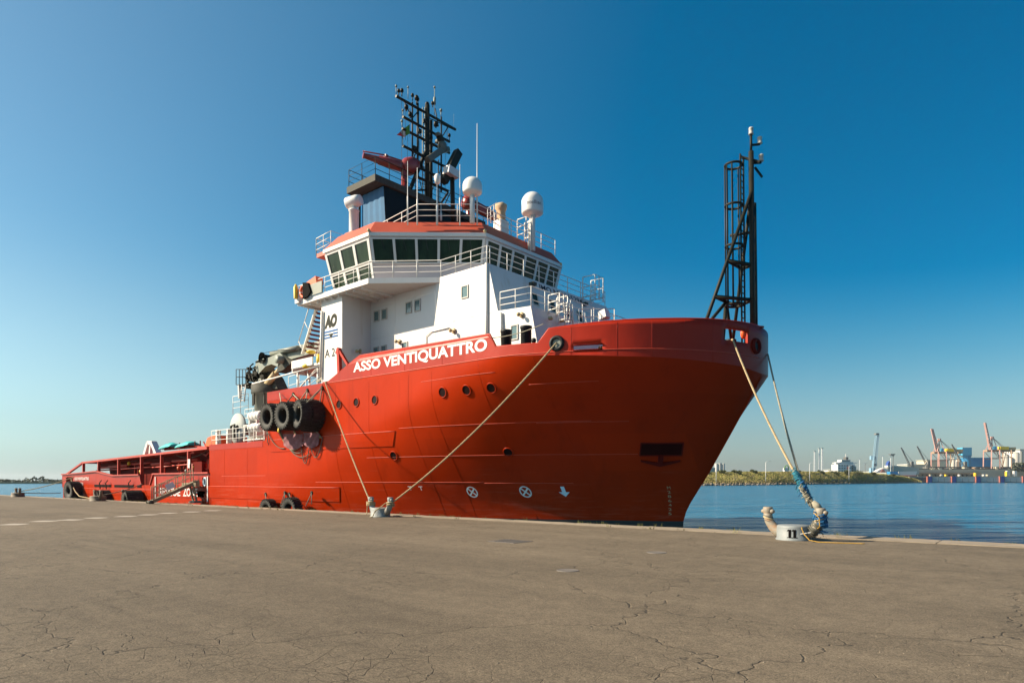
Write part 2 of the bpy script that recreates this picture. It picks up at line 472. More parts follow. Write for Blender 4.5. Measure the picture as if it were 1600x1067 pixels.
def rail(mb, pts, h=1.05, n=3, sp=1.6, r=0.019, pr=0.025, base=0.0, closed=False):
    pts = [Vector(p) for p in pts]
    if closed: pts = pts + [pts[0]]
    for k in range(n):
        hh = h * (k + 1) / n
        mb.tube([p + ZV * hh for p in pts], r if k < n - 1 else r * 1.2, 6)
    for a, b in zip(pts, pts[1:]):
        m = max(1, round((b - a).length / sp))
        for i in range(m):
            q = a.lerp(b, i / m)
            mb.tube([q + ZV * base, q + ZV * h], pr, 6)
    mb.tube([pts[-1] + ZV * base, pts[-1] + ZV * h], pr, 6)
    return mb

def text(name, body, fn, w, h, matl, parent=None, bold=0.0, shear=0.0, extr=0.0):   # fn(u, v) -> point; u in 0..w, v in 0..h
    cu = bpy.data.curves.new('lettering', 'FONT')
    cu.body = body; cu.size = 1; cu.offset = bold; cu.resolution_u = 4; cu.shear = shear
    ob = bpy.data.objects.new('lettering', cu)
    me = ob.to_mesh()
    vs = [v.co.copy() for v in me.vertices]; fs = [tuple(p.vertices) for p in me.polygons]
    ob.to_mesh_clear(); bpy.data.objects.remove(ob); bpy.data.curves.remove(cu)
    x0 = min(v.x for v in vs); x1 = max(v.x for v in vs); y0 = min(v.y for v in vs); y1 = max(v.y for v in vs)
    mb = MB()
    mb.add([fn((v.x - x0) / (x1 - x0) * w, (v.y - y0) / (y1 - y0) * h) for v in vs], fs)
    return mb.build(name, matl, parent, fixn=False)

dm('void_black', (0.006, 0.005, 0.005), 0.9, spec=0.1)
dm('port_pale', (0.33, 0.36, 0.35), 0.7, var=0.15, scale=0.08)
dm('wheelhouse_pink', (0.58, 0.505, 0.505), 0.5, var=0.03, scale=0.8, bump=0.1, bscale=1.1, streak=(0.46, 0.38, 0.32), sscale=(2.4, 2.4, 0.2), samt=0.6)  # pinkish white over the whole wheelhouse
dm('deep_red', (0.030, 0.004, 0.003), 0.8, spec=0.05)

# ================================================================== SETTING
WZ = -1.3                                   # water level below the quay
def QY(X): return 22.2 + 0.0205 * X         # the quay edge

# ---- asphalt
m = bpy.data.materials.new('asphalt'); m.use_nodes = True
nt = m.node_tree; L = nt.links; b = nt.nodes['Principled BSDF']
def N(t, **k):
    n = nt.nodes.new(t)
    for a, v in k.items(): setattr(n, a, v)
    return n
def noise(vec, scale, detail=6, rough=0.65):
    n = N('ShaderNodeTexNoise'); n.inputs['Scale'].default_value = scale
    n.inputs['Detail'].default_value = detail; n.inputs['Roughness'].default_value = rough
    L.new(vec, n.inputs['Vector']); return n
def ramp(sock, p0, p1, c0=(0, 0, 0), c1=(1, 1, 1)):
    r = N('ShaderNodeValToRGB'); e = r.color_ramp.elements
    e[0].position = p0; e[1].position = p1; e[0].color = (*c0, 1); e[1].color = (*c1, 1)
    L.new(sock, r.inputs[0]); return r.outputs[0]
def mix(f, a, c, mode='MIX', fac=None):
    x = N('ShaderNodeMix', data_type='RGBA', blend_type=mode)
    if f is not None: L.new(f, x.inputs['Factor'])
    else: x.inputs['Factor'].default_value = fac
    for s, i in ((a, 6), (c, 7)):
        if isinstance(s, tuple): x.inputs[i].default_value = (*s, 1)
        else: L.new(s, x.inputs[i])
    return x.outputs[2]
def math_(op, a, bb):
    x = N('ShaderNodeMath', operation=op)
    for s, i in ((a, 0), (bb, 1)):
        if isinstance(s, (int, float)): x.inputs[i].default_value = s
        else: L.new(s, x.inputs[i])
    return x.outputs[0]
tc = N('ShaderNodeTexCoord'); P = tc.outputs['Object']
warp = noise(P, 1.1, 3, 0.55); warp2 = noise(P, 8, 2, 0.5)
def warped(amt, amt2):
    va = N('ShaderNodeVectorMath', operation='SCALE'); va.inputs['Scale'].default_value = amt; L.new(warp.outputs['Color'], va.inputs[0])
    vb = N('ShaderNodeVectorMath', operation='SCALE'); vb.inputs['Scale'].default_value = amt2; L.new(warp2.outputs['Color'], vb.inputs[0])
    s1 = N('ShaderNodeVectorMath', operation='ADD'); L.new(P, s1.inputs[0]); L.new(va.outputs[0], s1.inputs[1])
    s2 = N('ShaderNodeVectorMath', operation='ADD'); L.new(s1.outputs[0], s2.inputs[0]); L.new(vb.outputs[0], s2.inputs[1])
    return s2.outputs[0]
def cracks(vec, scale, width):
    v = N('ShaderNodeTexVoronoi', feature='DISTANCE_TO_EDGE'); v.inputs['Scale'].default_value = scale
    L.new(vec, v.inputs['Vector'])
    return ramp(v.outputs['Distance'], 0.0, width, (1, 1, 1), (0, 0, 0))
big = noise(P, 0.09, 5, 0.6); mid = noise(P, 0.55, 7, 0.7); fine = noise(P, 48, 3, 0.85); grit = noise(P, 150, 2, 0.8); clot = noise(P, 15, 6, 0.9)
mps = N('ShaderNodeMapping'); mps.inputs['Scale'].default_value = (0.05, 0.55, 1); mps.inputs['Rotation'].default_value = (0, 0, -0.02); L.new(P, mps.inputs['Vector'])
lane = noise(mps.outputs[0], 1.0, 5, 0.65)
def sc_(c, k): return tuple(v * k for v in c)
TAN = (0.174, 0.141, 0.100)
base = ramp(mid.outputs[0], 0.28, 0.75, sc_(TAN, .80), sc_(TAN, 1.16))
base = mix(ramp(big.outputs[0], 0.42, 0.60), base, sc_(TAN, .78))
base = mix(ramp(lane.outputs[0], 0.42, 0.72, (0, 0, 0), (.6, .6, .6)), base, sc_(TAN, 1.28))
st = noise(P, 0.33, 6, 0.75)
base = mix(ramp(st.outputs[0], 0.56, 0.72, (0, 0, 0), (0.6, 0.6, 0.6)), base, sc_(TAN, .58))
mot = noise(P, 3.2, 5, 0.75)
base = mix(None, base, ramp(mot.outputs[0], 0.3, 0.7, (0.80, 0.80, 0.80), (1.18, 1.17, 1.15)), 'MULTIPLY', 1.0)
mul = ramp(clot.outputs[0], 0.32, 0.68, (0.55, 0.55, 0.55), (1.36, 1.36, 1.36))
base = mix(None, base, mul, 'MULTIPLY', 1.0)
mul2 = ramp(fine.outputs[0], 0.34, 0.68, (0.42, 0.41, 0.40), (1.42, 1.42, 1.43))
base = mix(None, base, mul2, 'MULTIPLY', 1.0)
base = mix(ramp(grit.outputs[0], 0.60, 0.70, (0, 0, 0), (0.6, 0.6, 0.6)), base, sc_(TAN, 1.9))
k1 = cracks(warped(0.45, 0.05), 1.8, 0.0085)
k2 = cracks(warped(0.30, 0.04), 4.4, 0.016)
k3 = cracks(warped(1.6, 0.10), 0.19, 0.0017)
mA = noise(P, 0.22, 4, 0.6); mB = noise(P, 0.5, 4, 0.6)
k1m = math_('MULTIPLY', k1, ramp(mA.outputs[0], 0.46, 0.60))
k2m = math_('MULTIPLY', k2, ramp(mB.outputs[0], 0.52, 0.64))
ck = math_('MAXIMUM', math_('MAXIMUM', k1m, k2m), math_('MULTIPLY', k3, .9))
base = mix(math_('MULTIPLY', ck, 0.78), base, (0.05, 0.04, 0.03))
L.new(base, b.inputs['Base Color'])
b.inputs['Roughness'].default_value = 0.88
b.inputs['Specular IOR Level'].default_value = 0.25
hgt = math_('SUBTRACT', math_('ADD', math_('ADD', math_('MULTIPLY', fine.outputs[0], 0.9), math_('MULTIPLY', grit.outputs[0], 0.35)), math_('MULTIPLY', clot.outputs[0], 0.8)), math_('MULTIPLY', ck, 1.6))
bp = N('ShaderNodeBump'); bp.inputs['Strength'].default_value = 0.9; bp.inputs['Distance'].default_value = 0.012
L.new(hgt, bp.inputs['Height']); L.new(bp.outputs[0], b.inputs['Normal'])
ASPH = m

XA, XB = -150.0, 22.0  # quay cut short behind and right of camera, lessening bounce on the bow
COPW = 1.15
g = MB()
nx = 60
xsn = [lerp(XA, XB, i / nx) for i in range(nx + 1)]
vs = []; fs = []
for x in xsn:
    for y in (-16.0, -8.0, 0.0, QY(x) - COPW): vs.append((x, y, 0))
for i in range(nx):
    for j in range(3): fs.append((i * 4 + j, (i + 1) * 4 + j, (i + 1) * 4 + j + 1, i * 4 + j + 1))
g.add(vs, fs)
ground = kind(g.build('quay_asphalt', ASPH, loc=(0, 0, 0)), 'structure')

# ---- concrete coping blocks along the edge, each a piece of its own
qw = MB()
qw.prism([(XA, -16.0, -0.01), (XB, -16.0, -0.01), (XB, QY(XB) - COPW, -0.01), (XA, QY(XA) - COPW, -0.01)], (0, 0, -.34))
qw.prism([(XA, -16.0, -0.35), (XB, -16.0, -0.35), (XB, QY(XB) - 0.08, -0.35), (XA, QY(XA) - 0.08, -0.35)], (0, 0, -6))
quay = kind(qw.build('quay_wall', 'quay_wall', loc=(0, 0, 0)), 'structure')
rc = random.Random(3)
x = XA
while x < XB:
    w = rc.uniform(2.7, 3.3); x1 = x + w - 0.025
    dz = rc.uniform(-0.008, 0.012); bev = 0.035
    jo = rc.uniform(-0.03, 0.03)
    c = MB()
    n = 7
    A = []; B = []; C = []; D = []
    for i in range(n + 1):
        xx = lerp(x, x1, i / n); ch = rc.uniform(0, 0.05) if rc.random() < 0.55 else rc.uniform(0.05, 0.16)
        y1 = QY(xx) + jo
        A.append((xx, QY(xx) - COPW + 0.004, 0.012 + dz)); B.append((xx, y1 - bev - ch, 0.022 + dz)); C.append((xx, y1, -0.03 - ch * 0.6)); D.append((xx, y1, -0.345))
    rows = [A, B, C, D]
    m0 = n + 1
    c.add([p for r in rows for p in r], [(r * m0 + i, r * m0 + i + 1, (r + 1) * m0 + i + 1, (r + 1) * m0 + i) for r in range(3) for i in range(n)])
    c.add([A[0], B[0], C[0], D[0], (x, QY(x) - COPW + 0.004, -0.345)], [(0, 1, 2, 3, 4)])
    c.add([A[-1], B[-1], C[-1], D[-1], (x1, QY(x1) - COPW + 0.004, -0.345)], [(4, 3, 2, 1, 0)])
    c.quad(A[0], A[-1], (x1, QY(x1) - COPW + 0.004, -0.345), (x, QY(x) - COPW + 0.004, -0.345))
    c.build('coping_block', 'concrete', quay, fixn=True)
    x += w

# ---- weathered painted dashes
for (px, py) in ((22, 819), (70, 814), (110, 812), (150, 809), (197, 806.5), (232, 804), (262, 801.5), (300, 799.5), (332, 797.5)):
    d = FPX * CAMZ / (py - HOR); p = far(px, d)
    k = MB(); rr = random.Random(int(px))
    pts = []
    for i in range(14):
        th = 2 * math.pi * i / 14
        cx = max(-1, min(1, 1.35 * math.cos(th))); cy = max(-1, min(1, 1.35 * math.sin(th)))
        pts.append(p + RV * (cx * 0.42 + rr.uniform(-.04, .04)) + VV * (cy * 0.42 + rr.uniform(-.04, .04)) + ZV * 0.004)
    k.quad(*pts)
    k.build('painted_dash', 'road_paint', ground, fixn=False)
for nm, (px, py), a, bb, ky in (('drain_cover', (797, 845.5), 0.50, 0.42, 'sq'), ('round_cover', (887, 891), 0.21, 0.21, 'r'), ('round_cover', (1026, 863), 0.23, 0.23, 'r')):
    d = FPX * CAMZ / (py - HOR); p = far(px, d)
    k = MB()
    if ky == 'sq':
        k.box(p.x - a, p.x + a, p.y - bb, p.y + bb, 0.001, 0.009)
        for i in range(7):
            xx = p.x - a + 0.1 + i * (2 * a - 0.2) / 6
            k.box(xx - 0.02, xx + 0.02, p.y - bb + 0.06, p.y + bb - 0.06, 0.009, 0.016)
    else:
        k.lathe([(0.001, 0.008), (a * 0.82, 0.008), (a * 0.86, 0.004), (a * 0.9, 0.009), (a, 0.009), (a * 1.02, 0.0)], p, n=20, smooth=False)
    o = k.build(nm, 'cover_iron', loc=p)
    tag(o, {797: 'square rusty drain cover in the asphalt near the ship', 887: 'round iron cover in the asphalt, the one nearer the camera', 1026: 'round iron cover in the asphalt just below the bow'}[px], 'cover')

# ---- water
m = bpy.data.materials.new('sea_water'); m.use_nodes = True
nt = m.node_tree; L = nt.links; b = nt.nodes['Principled BSDF']
tc = N('ShaderNodeTexCoord'); P = tc.outputs['Object']
b.inputs['Base Color'].default_value = (0.012, 0.130, 0.250, 1)
b.inputs['Roughness'].default_value = 0.16
b.inputs['IOR'].default_value = 1.333
mp = N('ShaderNodeMapping'); mp.inputs['Rotation'].default_value = (0, 0, math.atan2(RV.y, RV.x)); mp.vector_type = 'TEXTURE'; L.new(P, mp.inputs['Vector'])
mpa = N('ShaderNodeMapping'); mpa.inputs['Scale'].default_value = (0.28, 0.9, 1); L.new(mp.outputs[0], mpa.inputs['Vector'])
n1 = noise(mpa.outputs[0], 1.0, 5, 0.6)
n2 = noise(mpa.outputs[0], 0.17, 4, 0.55)
n3 = noise(mpa.outputs[0], 4.5, 4, 0.6)
mpb = N('ShaderNodeMapping'); mpb.inputs['Scale'].default_value = (0.10, 0.26, 1); L.new(mp.outputs[0], mpb.inputs['Vector'])
n4 = noise(mpb.outputs[0], 1.0, 3, 0.5)
hh = math_('ADD', math_('ADD', math_('MULTIPLY', n1.outputs[0], 0.55), math_('MULTIPLY', n2.outputs[0], 2.2)), math_('ADD', math_('MULTIPLY', n3.outputs[0], 0.12), math_('MULTIPLY', n4.outputs[0], 1.5)))
bp = N('ShaderNodeBump'); bp.inputs['Strength'].default_value = 1.0; bp.inputs['Distance'].default_value = 1.5
L.new(hh, bp.inputs['Height']); L.new(bp.outputs[0], b.inputs['Normal'])
SEA = m
w = MB(); w.quad((-14000, -14000, WZ), (14000, -14000, WZ), (14000, 14000, WZ), (-14000, 14000, WZ))
sea = kind(w.build('sea', SEA, loc=(0, 0, WZ), fixn=False), 'structure')

# ---- weeds along the coping and a scatter of grit
rw = random.Random(11); wd = MB()
for i in range(190):
    X = rw.uniform(-75, 2); y = QY(X) - rw.choice([0.05, 0.1, 0.12, COPW]) + rw.uniform(-.05, .05); hgt = rw.uniform(.03, .15)
    for j in range(7):
        a = rw.uniform(0, 6.28); p = Vector((X + rw.uniform(-.15, .15), y + rw.uniform(-.04, .04), 0.01)); t = Vector((math.cos(a), math.sin(a), 0))
        q = p + t * hgt * 0.6 + ZV * hgt; sd = Vector((-t.y, t.x, 0)) * .012
        wd.add([p - sd, p + sd, q], [(0, 1, 2)])
dm('weed', (0.13, 0.13, 0.035), 0.9, var=0.4, scale=1)
kind(tag(wd.build('edge_weeds', 'weed', fixn=False), 'low weeds sprouting along the concrete coping of the quay', 'weeds'), 'stuff')
gr = MB(); rg = random.Random(5)
for i in range(420):
    d = 4.5 * (1 / max(0.12, rg.random())) ; px = rg.uniform(-50, 1650)
    p = far(px, min(d, 26)); r = rg.uniform(.004, .010)
    if p.y > QY(p.x) - 0.2: continue
    gr.ball(p + ZV * r * 0.3, r, 6, 1, rg.uniform(.6, 1.3), .7)
kind(tag(gr.build('loose_gravel', 'concrete', fixn=False), 'pale grit and small stones scattered on the asphalt', 'gravel'), 'stuff')

# ---- far shore on the left
fs_ = MB(); tl = MB(); rt = random.Random(21)
D0 = 690.0
cols = [(-260, 60), (40, 50), (200, 40), (420, 30)]
for i in range(26):
    p0 = far(-300 + i * 30, D0); p1 = far(-270 + i * 30, D0)
    fs_.prism([(p0.x, p0.y, WZ - 1), (p1.x, p1.y, WZ - 1), (p1.x, p1.y, 0.4), (p0.x, p0.y, 0.4)], VV * 220)
kind(fs_.build('far_shore', 'far_land', loc=far(0, D0)), 'structure')
for i in range(5200):
    px = rt.uniform(-300, 470); dd = D0 + rt.uniform(1, 60)
    hm = 2.2 + 1.3 * math.sin(px * .021) + .8 * math.sin(px * .11 + 1) + (2.6 if 30 < px < 75 else 0) * (0.5 + .5 * math.sin(px * .5))
    c = far(px, dd, z=rt.uniform(0.2, max(.8, hm))); s = rt.uniform(.5, 1.5)
    a = Vector((rt.gauss(0, 1), rt.gauss(0, 1), rt.gauss(0, 1))).normalized(); bv = a.cross(Vector((rt.gauss(0, 1), rt.gauss(0, 1), rt.gauss(0, 1)))).normalized()
    tl.add([c - a * s, c + bv * s, c + a * s, c - bv * s * .6], [(0, 1, 2, 3)])
dm('far_tree', (0.060, 0.075, 0.045), 0.95, var=0.4, scale=0.02)
kind(tag(tl.build('far_woods', 'far_tree', fixn=False), 'low dark belt of trees along the far shore behind the stern', 'woods'), 'stuff')

# ---- grassy bank on the right
BANK = [(1040, 380), (1095, 405), (1150, 430), (1200, 465), (1270, 540), (1330, 620), (1385, 720), (1420, 830), (1440, 900)]
def bd(px): return pl(px, BANK)
def btop(px, D): # crest height from its picture height
    y = pl(px, [(1040, 737), (1100, 736.5), (1150, 735.5), (1250, 735.2), (1300, 736), (1345, 736.5), (1380, 739.5), (1410, 742.5), (1430, 747), (1440, 751)])
    return CAMZ + (HOR - y) * D / FPX
bk = MB(); rows = 9; cs = []
rb = random.Random(8)
npx = 80
for i in range(npx + 1):
    px = lerp(1040, 1441, i / npx); D = bd(px); top = btop(px, D + 40)
    colv = []
    for j in range(rows + 1):
        t = j / rows
        back = lerp(0, 62, t)
        if t < .12: z = lerp(WZ - .6, WZ + 1.6, t / .12)
        elif t < .3: z = lerp(WZ + 1.6, lerp(WZ, top, .42), (t - .12) / .18)
        elif t < .7: z = lerp(lerp(WZ, top, .42), top - 1.0, (t - .3) / .4)
        else: z = top - 1.0 - (t - .7) * 2
        z = max(WZ - .6, z) + (rb.uniform(-.25, .25) if 0 < j < rows else 0)
        colv.append(far(px, D + back + rb.uniform(-2, 2), z=z))
    cs.append(colv)
bk.add([p for c in cs for p in c], [(i * (rows + 1) + j, (i + 1) * (rows + 1) + j, (i + 1) * (rows + 1) + j + 1, i * (rows + 1) + j + 1) for i in range(npx) for j in range(rows)], True)
kind(bk.build('grassy_bank', 'soil', loc=far(1240, 500), fixn=False), 'structure')
def leafmass(mb, c, rx, ry, rz, n, s0, s1, rnd, up=0.0):
    for i in range(n):
        th = rnd.uniform(0, 6.283); u = rnd.uniform(-1, 1); r = rnd.random() ** 0.4; q = math.sqrt(1 - u * u)
        p = c + RV * (rx * r * q * math.cos(th)) + VV * (ry * r * q * math.sin(th)) + ZV * (rz * r * u)
        a = Vector((rnd.gauss(0, 1), rnd.gauss(0, 1), rnd.gauss(0, 1) + up)).normalized(); bb = a.cross(Vector((rnd.gauss(0, 1), rnd.gauss(0, 1), rnd.gauss(0, 1)))).normalized(); s = rnd.uniform(s0, s1)
        mb.add([p - a * s, p + bb * s * .6, p + a * s, p - bb * s * .6], [(0, 1, 2, 3)])
gA = MB(); rgr = random.Random(31)
for i in range(42000):
    px = rgr.uniform(1045, 1440); D = bd(px); t = rgr.random(); top = btop(px, D + 40)
    f = 0.10 + 0.66 * t
    back = lerp(0, 62, f)
    if f < .3: z = lerp(WZ + 1.6, lerp(WZ, top, .42), max(0, (f - .12) / .18))
    elif f < .7: z = lerp(lerp(WZ, top, .42), top - 1.0, (f - .3) / .4)
    else: z = top - 1.0
    p = far(px, D + back, z=z - .1)
    k = 0.6 + 0.5 * math.sin(px * .07 + t * 5) * math.sin(px * .023 + 2)
    h = rgr.uniform(.25, .75) * (1.0 + .5 * k); a = rgr.uniform(0, 6.28); wv = Vector((math.cos(a), math.sin(a), 0)) * rgr.uniform(.15, .38)
    lean = Vector((rgr.uniform(-.4, .4), rgr.uniform(-.4, .4), 0))
    gA.cur = rgr.choice([0, 0, 1, 1, 1, 2]) if f > .2 else rgr.choice([0, 2, 2, 3])
    gA.add([p - wv, p + wv, p + wv * .5 + lean + ZV * h, p - wv * .4 + lean + ZV * h * .8], [(0, 1, 2, 3)])
dm('grass_straw', (0.33, 0.28, 0.095), 0.95, var=0.3, scale=0.08)
dm('grass_green', (0.225, 0.225, 0.06), 0.95, var=0.35, scale=0.06)
dm('grass_brown', (0.27, 0.21, 0.085), 0.95, var=0.3, scale=0.08)
dm('bush_dark', (0.07, 0.08, 0.025), 0.95, var=0.4, scale=0.3)
kind(tag(gA.build('bank_grass', ['grass_straw', 'grass_green', 'grass_brown', 'bush_dark'], fixn=False), 'dry yellow and green grass covering the bank across the water', 'grass'), 'stuff')
rk = MB(); rr = random.Random(12)
for i in range(700):
    px = rr.uniform(1040, 1438); D = bd(px); s = rr.uniform(.25, .9)
    rk.ball(far(px, D + rr.uniform(0, 6), z=WZ + rr.uniform(-.1, 1.2)), s, 6, rr.uniform(.7, 1.6), rr.uniform(.7, 1.4), rr.uniform(.5, .9))
kind(tag(rk.build('shore_rocks', 'rock', fixn=False), 'brown rocks along the waterline of the bank', 'rocks'), 'stuff')
shr = [(1150, 4.5, 2.6, 'dark round bush on the bank just right of the white silos'), (1128, 3, 1.8, 'small dark bush on the bank beside the bow of the red ship'),
       (1178, 3.2, 1.6, 'flat dark bush on the crest between the first two street lamps'), (1283, 4.0, 2.0, 'dark bush on the crest right of the blue rope lashing'), (1302, 6.5, 3.6, 'broad dark bush left of the fourth street lamp'),
       (1318, 7.5, 4.2, 'tallest dark bush in front of the white ship'), (1338, 8, 3.8, 'wide dark bush right of the fourth street lamp'), (1362, 6, 2.6, 'dark bush sloping down under the pale blue crane'),
       (1245, 3.0, 1.5, 'small bush on the crest hidden behind the mooring ropes'), (1395, 5, 1.6, 'low bush near the end of the bank by the blue container'), (1105, 3.5, 1.7, 'low dark bush nearest the bow of the red ship')]
for px, rx, rz, lab in shr:
    D = bd(px) + 40; z = btop(px, D); c = far(px, D, z=z - rz * .45)
    t = MB(); rx2 = random.Random(int(px)); t.cur = 0
    for q in range(5):
        leafmass(t, c + RV * rx2.uniform(-.6, .6) * rx + ZV * rx2.uniform(-.3, .4) * rz, rx * rx2.uniform(.35, .6), 2.2, rz * rx2.uniform(.45, .75), 130, .25, .6, rx2)
    root = empty('shrub', far(px, D, z=z - rz), lab, 'bush', 'bushes on the bank')
    t.build('crown', 'bush_dark', root, fixn=False)
    k = MB(); k.tube([far(px, D, z=z - rz * 1.4), c], [.15, .06], 5); k.build('trunk', 'crane_brown', root)

# ================================================================== THE SHIP
CL, HB = 31.0, 8.0
TIP = -11.2
ZK = [(-35, 7.62), (-20, 7.47), (-15.3, 7.12), (-13.4, 7.03), (-11.5, 6.85), (-11.2, 6.7)]
XS = [(-3, -15.3), (-.2, -15.15), (.4, -14.9), (2.2, -13.72), (4.19, -12.55), (5.58, -11.75), (6.2, -11.42), (6.7, -11.21), (9, -11.2)]
def zk(X): return pl(X, ZK)
def xs(z): return pl(z, XS)
def xk(z, X): return pl(z * 6.7 / zk(X) if z > 0 else z, XS)     # stem line, its knuckle kept at the knuckle height
def half(X, z):
    w = min(1, max(0, (z + 1.5) / (zk(X) + 1.5)))
    xp = lerp(-47, -22, w ** 1.25); p = lerp(1.9, 2.3, w); q = lerp(.95, .57, w ** 1.1)
    if X <= xp: return HB
    u = (X - xp) / (xk(z, X) - xp)
    return 0 if u >= 1 else HB * (1 - u ** p) ** q
def HY(X, z): return CL - half(X, z)
def hull_pt(X, z, off=0.0):
    p = Vector((X, HY(X, z), z))
    if off:
        e = .06
        a = Vector((X + e, HY(X + e, z), z)) - Vector((X - e, HY(X - e, z), z)); b_ = Vector((X, HY(X, z + e), z + e)) - Vector((X, HY(X, z - e), z - e))
        n = a.cross(b_).normalized()
        if n.y > 0: n = -n
        p = p + n * off
    return p

ship = empty('supply_ship', (-48, CL, WZ), 'big red offshore supply ship with white wheelhouse moored along the quay', 'ship')

# ---- hull shell
# plan of the bow at deck edge, evenly spaced along its length
raw = []
for i in range(4001):
    s = 1 - (1 - i / 4000) ** 3
    X = -35 + s * (TIP + 35 - 1e-5); raw.append(Vector((X, HY(X, 9), 0)))
arc = [0]
for a, b_ in zip(raw, raw[1:]): arc.append(arc[-1] + (b_ - a).length)
keyX = [-34.4, -31.9, -31.3, -21.2, -20.8, -18.5, -18.0]
samples = sorted(set([round(i * arc[-1] / 130, 4) for i in range(131)]))
Xcols = []
k = 0
for t in samples:
    while k < len(arc) - 2 and arc[k + 1] < t: k += 1
    Xcols.append(raw[k].lerp(raw[k + 1], (t - arc[k]) / max(1e-9, arc[k + 1] - arc[k])).x)
Xcols = [x for x in Xcols if min(abs(x - q) for q in keyX) > .06] + keyX
Xcols = sorted(Xcols); Xcols[0] = -35.0; Xcols[-1] = TIP
hull = MB()
TZ = [-3, -1.6, -1.0, -.55, 0, .6, 1.2, 1.8, 2.5, 3.2, 3.9, 4.6, 5.2, 5.8, 6.2, 6.5]
def strip(Xl, ztop, sgn, zf=None):
    nz = len(TZ) + 1
    vs = []
    for X in Xl:
        top = ztop(X) if callable(ztop) else ztop
        zz = [z for z in TZ if z < top - .12]
        zz = zz + [top] * (nz - len(zz))
        for z in zz: vs.append((X, CL - sgn * HB, z))
    return vs, nz
def flat_side(x0, x1, top, sgn, n=14):
    zz = [z for z in TZ if z < top - .12] + [top]
    for j in range(len(zz) - 1):
        hull.cur = 1 if zz[j + 1] < -.5 else 0
        for i in range(n):
            a, c = lerp(x0, x1, i / n), lerp(x0, x1, (i + 1) / n)
            Q = [(xx, CL - sgn * half(xx, z_), z_) for xx, z_ in ((a, zz[j]), (c, zz[j]), (c, zz[j + 1]), (a, zz[j + 1]))]
            hull.add(Q, [(0, 1, 2, 3)], True)
for sg in (1, -1):
    flat_side(-85.2, -50, 1.33, sg); flat_side(-50, -41.5, 4.40, sg); flat_side(-41.5, -35, 7.62, sg)
    # fillet up to the deck house block
    y = CL - sg * HB
    hull.cur = 0
    pts = [(-41.5, y, 4.4)] + [(-41.5 - .55 + .55 * math.sin(R(a)), y, 4.95 - .55 * math.cos(R(a))) for a in range(0, 91, 15)]
    hull.quad(*pts)
    # bow
    nzt = 22
    grid = []
    for X0 in Xcols:
        s = (X0 + 35) / (TIP + 35); c = []
        zt = zk(X0)
        zlist = [-3, -1.6, -1.0, -.34] + [lerp(-.34, zt - .03, (i / (nzt - 4)) ** .92) for i in range(1, nzt - 3)] + [zt]
        for z in zlist:
            xe = min(xk(z, X0), TIP)
            X = -35 + s * (xe + 35)
            X = min(X, xe - 1e-6) if s < 1 else xe
            h = 0 if s >= 1 else half(X, z)
            c.append((X, CL - sg * h, z))
        grid.append(c)
    nzz = len(grid[0]); o = len(hull.v)
    hull.v.extend([p for c in grid for p in c])
    for i in range(len(grid) - 1):
        for j in range(nzz - 1):
            f = (o + i * nzz + j, o + (i + 1) * nzz + j, o + (i + 1) * nzz + j + 1, o + i * nzz + j + 1)
            hull.f.append(f); hull.sm.append(True); hull.mi.append(1 if j < 3 else 0)
hull.cur = 0
# transom: raked, with rounded corners
for sg in (1, -1):
    pass
tz = [(-85.9, -3), (-85.9, -.1), (-85.75, 1.33)]
prevp = None
hull.add([(-85.2, CL - HB, -3), (-85.2, CL - HB, 1.33), (-85.75, CL - HB + .8, 1.33), (-86.0, CL - HB + .8, -3)], [(0, 1, 2, 3)])
hull.add([(-85.2, CL + HB, -3), (-85.2, CL + HB, 1.33), (-85.75, CL + HB - .8, 1.33), (-86.0, CL + HB - .8, -3)], [(0, 1, 2, 3)])
hull.add([(-86.0, CL - HB + .8, -3), (-85.75, CL - HB + .8, 1.33), (-85.75, CL + HB - .8, 1.33), (-86.0, CL + HB - .8, -3)], [(0, 1, 2, 3)])
# decks and steps
hull.box(-85.2, -49.9, CL - HB + .02, CL + HB - .02, .7, .9)
hull.box(-49.98, -41.4, CL - HB + .02, CL + HB - .02, 3.4, 3.6)
hull.box(-49.96, -49.84, CL - HB + .02, CL + HB - .02, .9, 4.38)
hull.box(-41.48, -35, CL - HB + .02, CL + HB - .02, 6.4, 6.6)
hull.box(-41.46, -41.34, CL - HB + .02, CL + HB - .02, 3.6, 7.6)
XD = [X for X in Xcols if X < xk(6.5, X) - .15]
dk = [(X, HY(X, 6.5) + .10, 6.55) for X in XD] + [(X, 2 * CL - HY(X, 6.5) - .10, 6.55) for X in reversed(XD)]
hull.prism(dk, (0, 0, .1))
hull_o = hull.build('hull', ['hull_red', 'boot_black'], ship, fixn=False)
import bmesh as _bm
bm_ = _bm.new(); bm_.from_mesh(hull_o.data); _bm.ops.remove_doubles(bm_, verts=bm_.verts, dist=.0005); _bm.ops.recalc_face_normals(bm_, faces=bm_.faces); bm_.to_mesh(hull_o.data); bm_.free()

# ---- forward bulwark, a plate of real thickness with its openings
ZT = [(-35, 7.66), (-34.4, 7.68), (-31.9, 8.65), (-31.3, 8.86), (-21.2, 8.63), (-20.8, 7.98), (-18.5, 7.88), (-18.0, 8.48), (-14.9, 8.65), (-13.6, 8.70), (-11.2, 8.85)]
def zt(X): return pl(X, ZT)
def plan(X, off):
    p = Vector((X, HY(X, 9), 0)); e = .04
    a = Vector((X - e, HY(X - e, 9), 0)); x2 = min(X + e, TIP - .0002); b_ = Vector((x2, HY(x2, 9), 0))
    t = (b_ - a).normalized(); n = Vector((-t.y, t.x, 0))
    if n.y < 0 and n.x > -1: n = n if n.x < 0 else -n
    if n.y < 0: n = -n
    return p + n * off
bw = MB()
T = .12
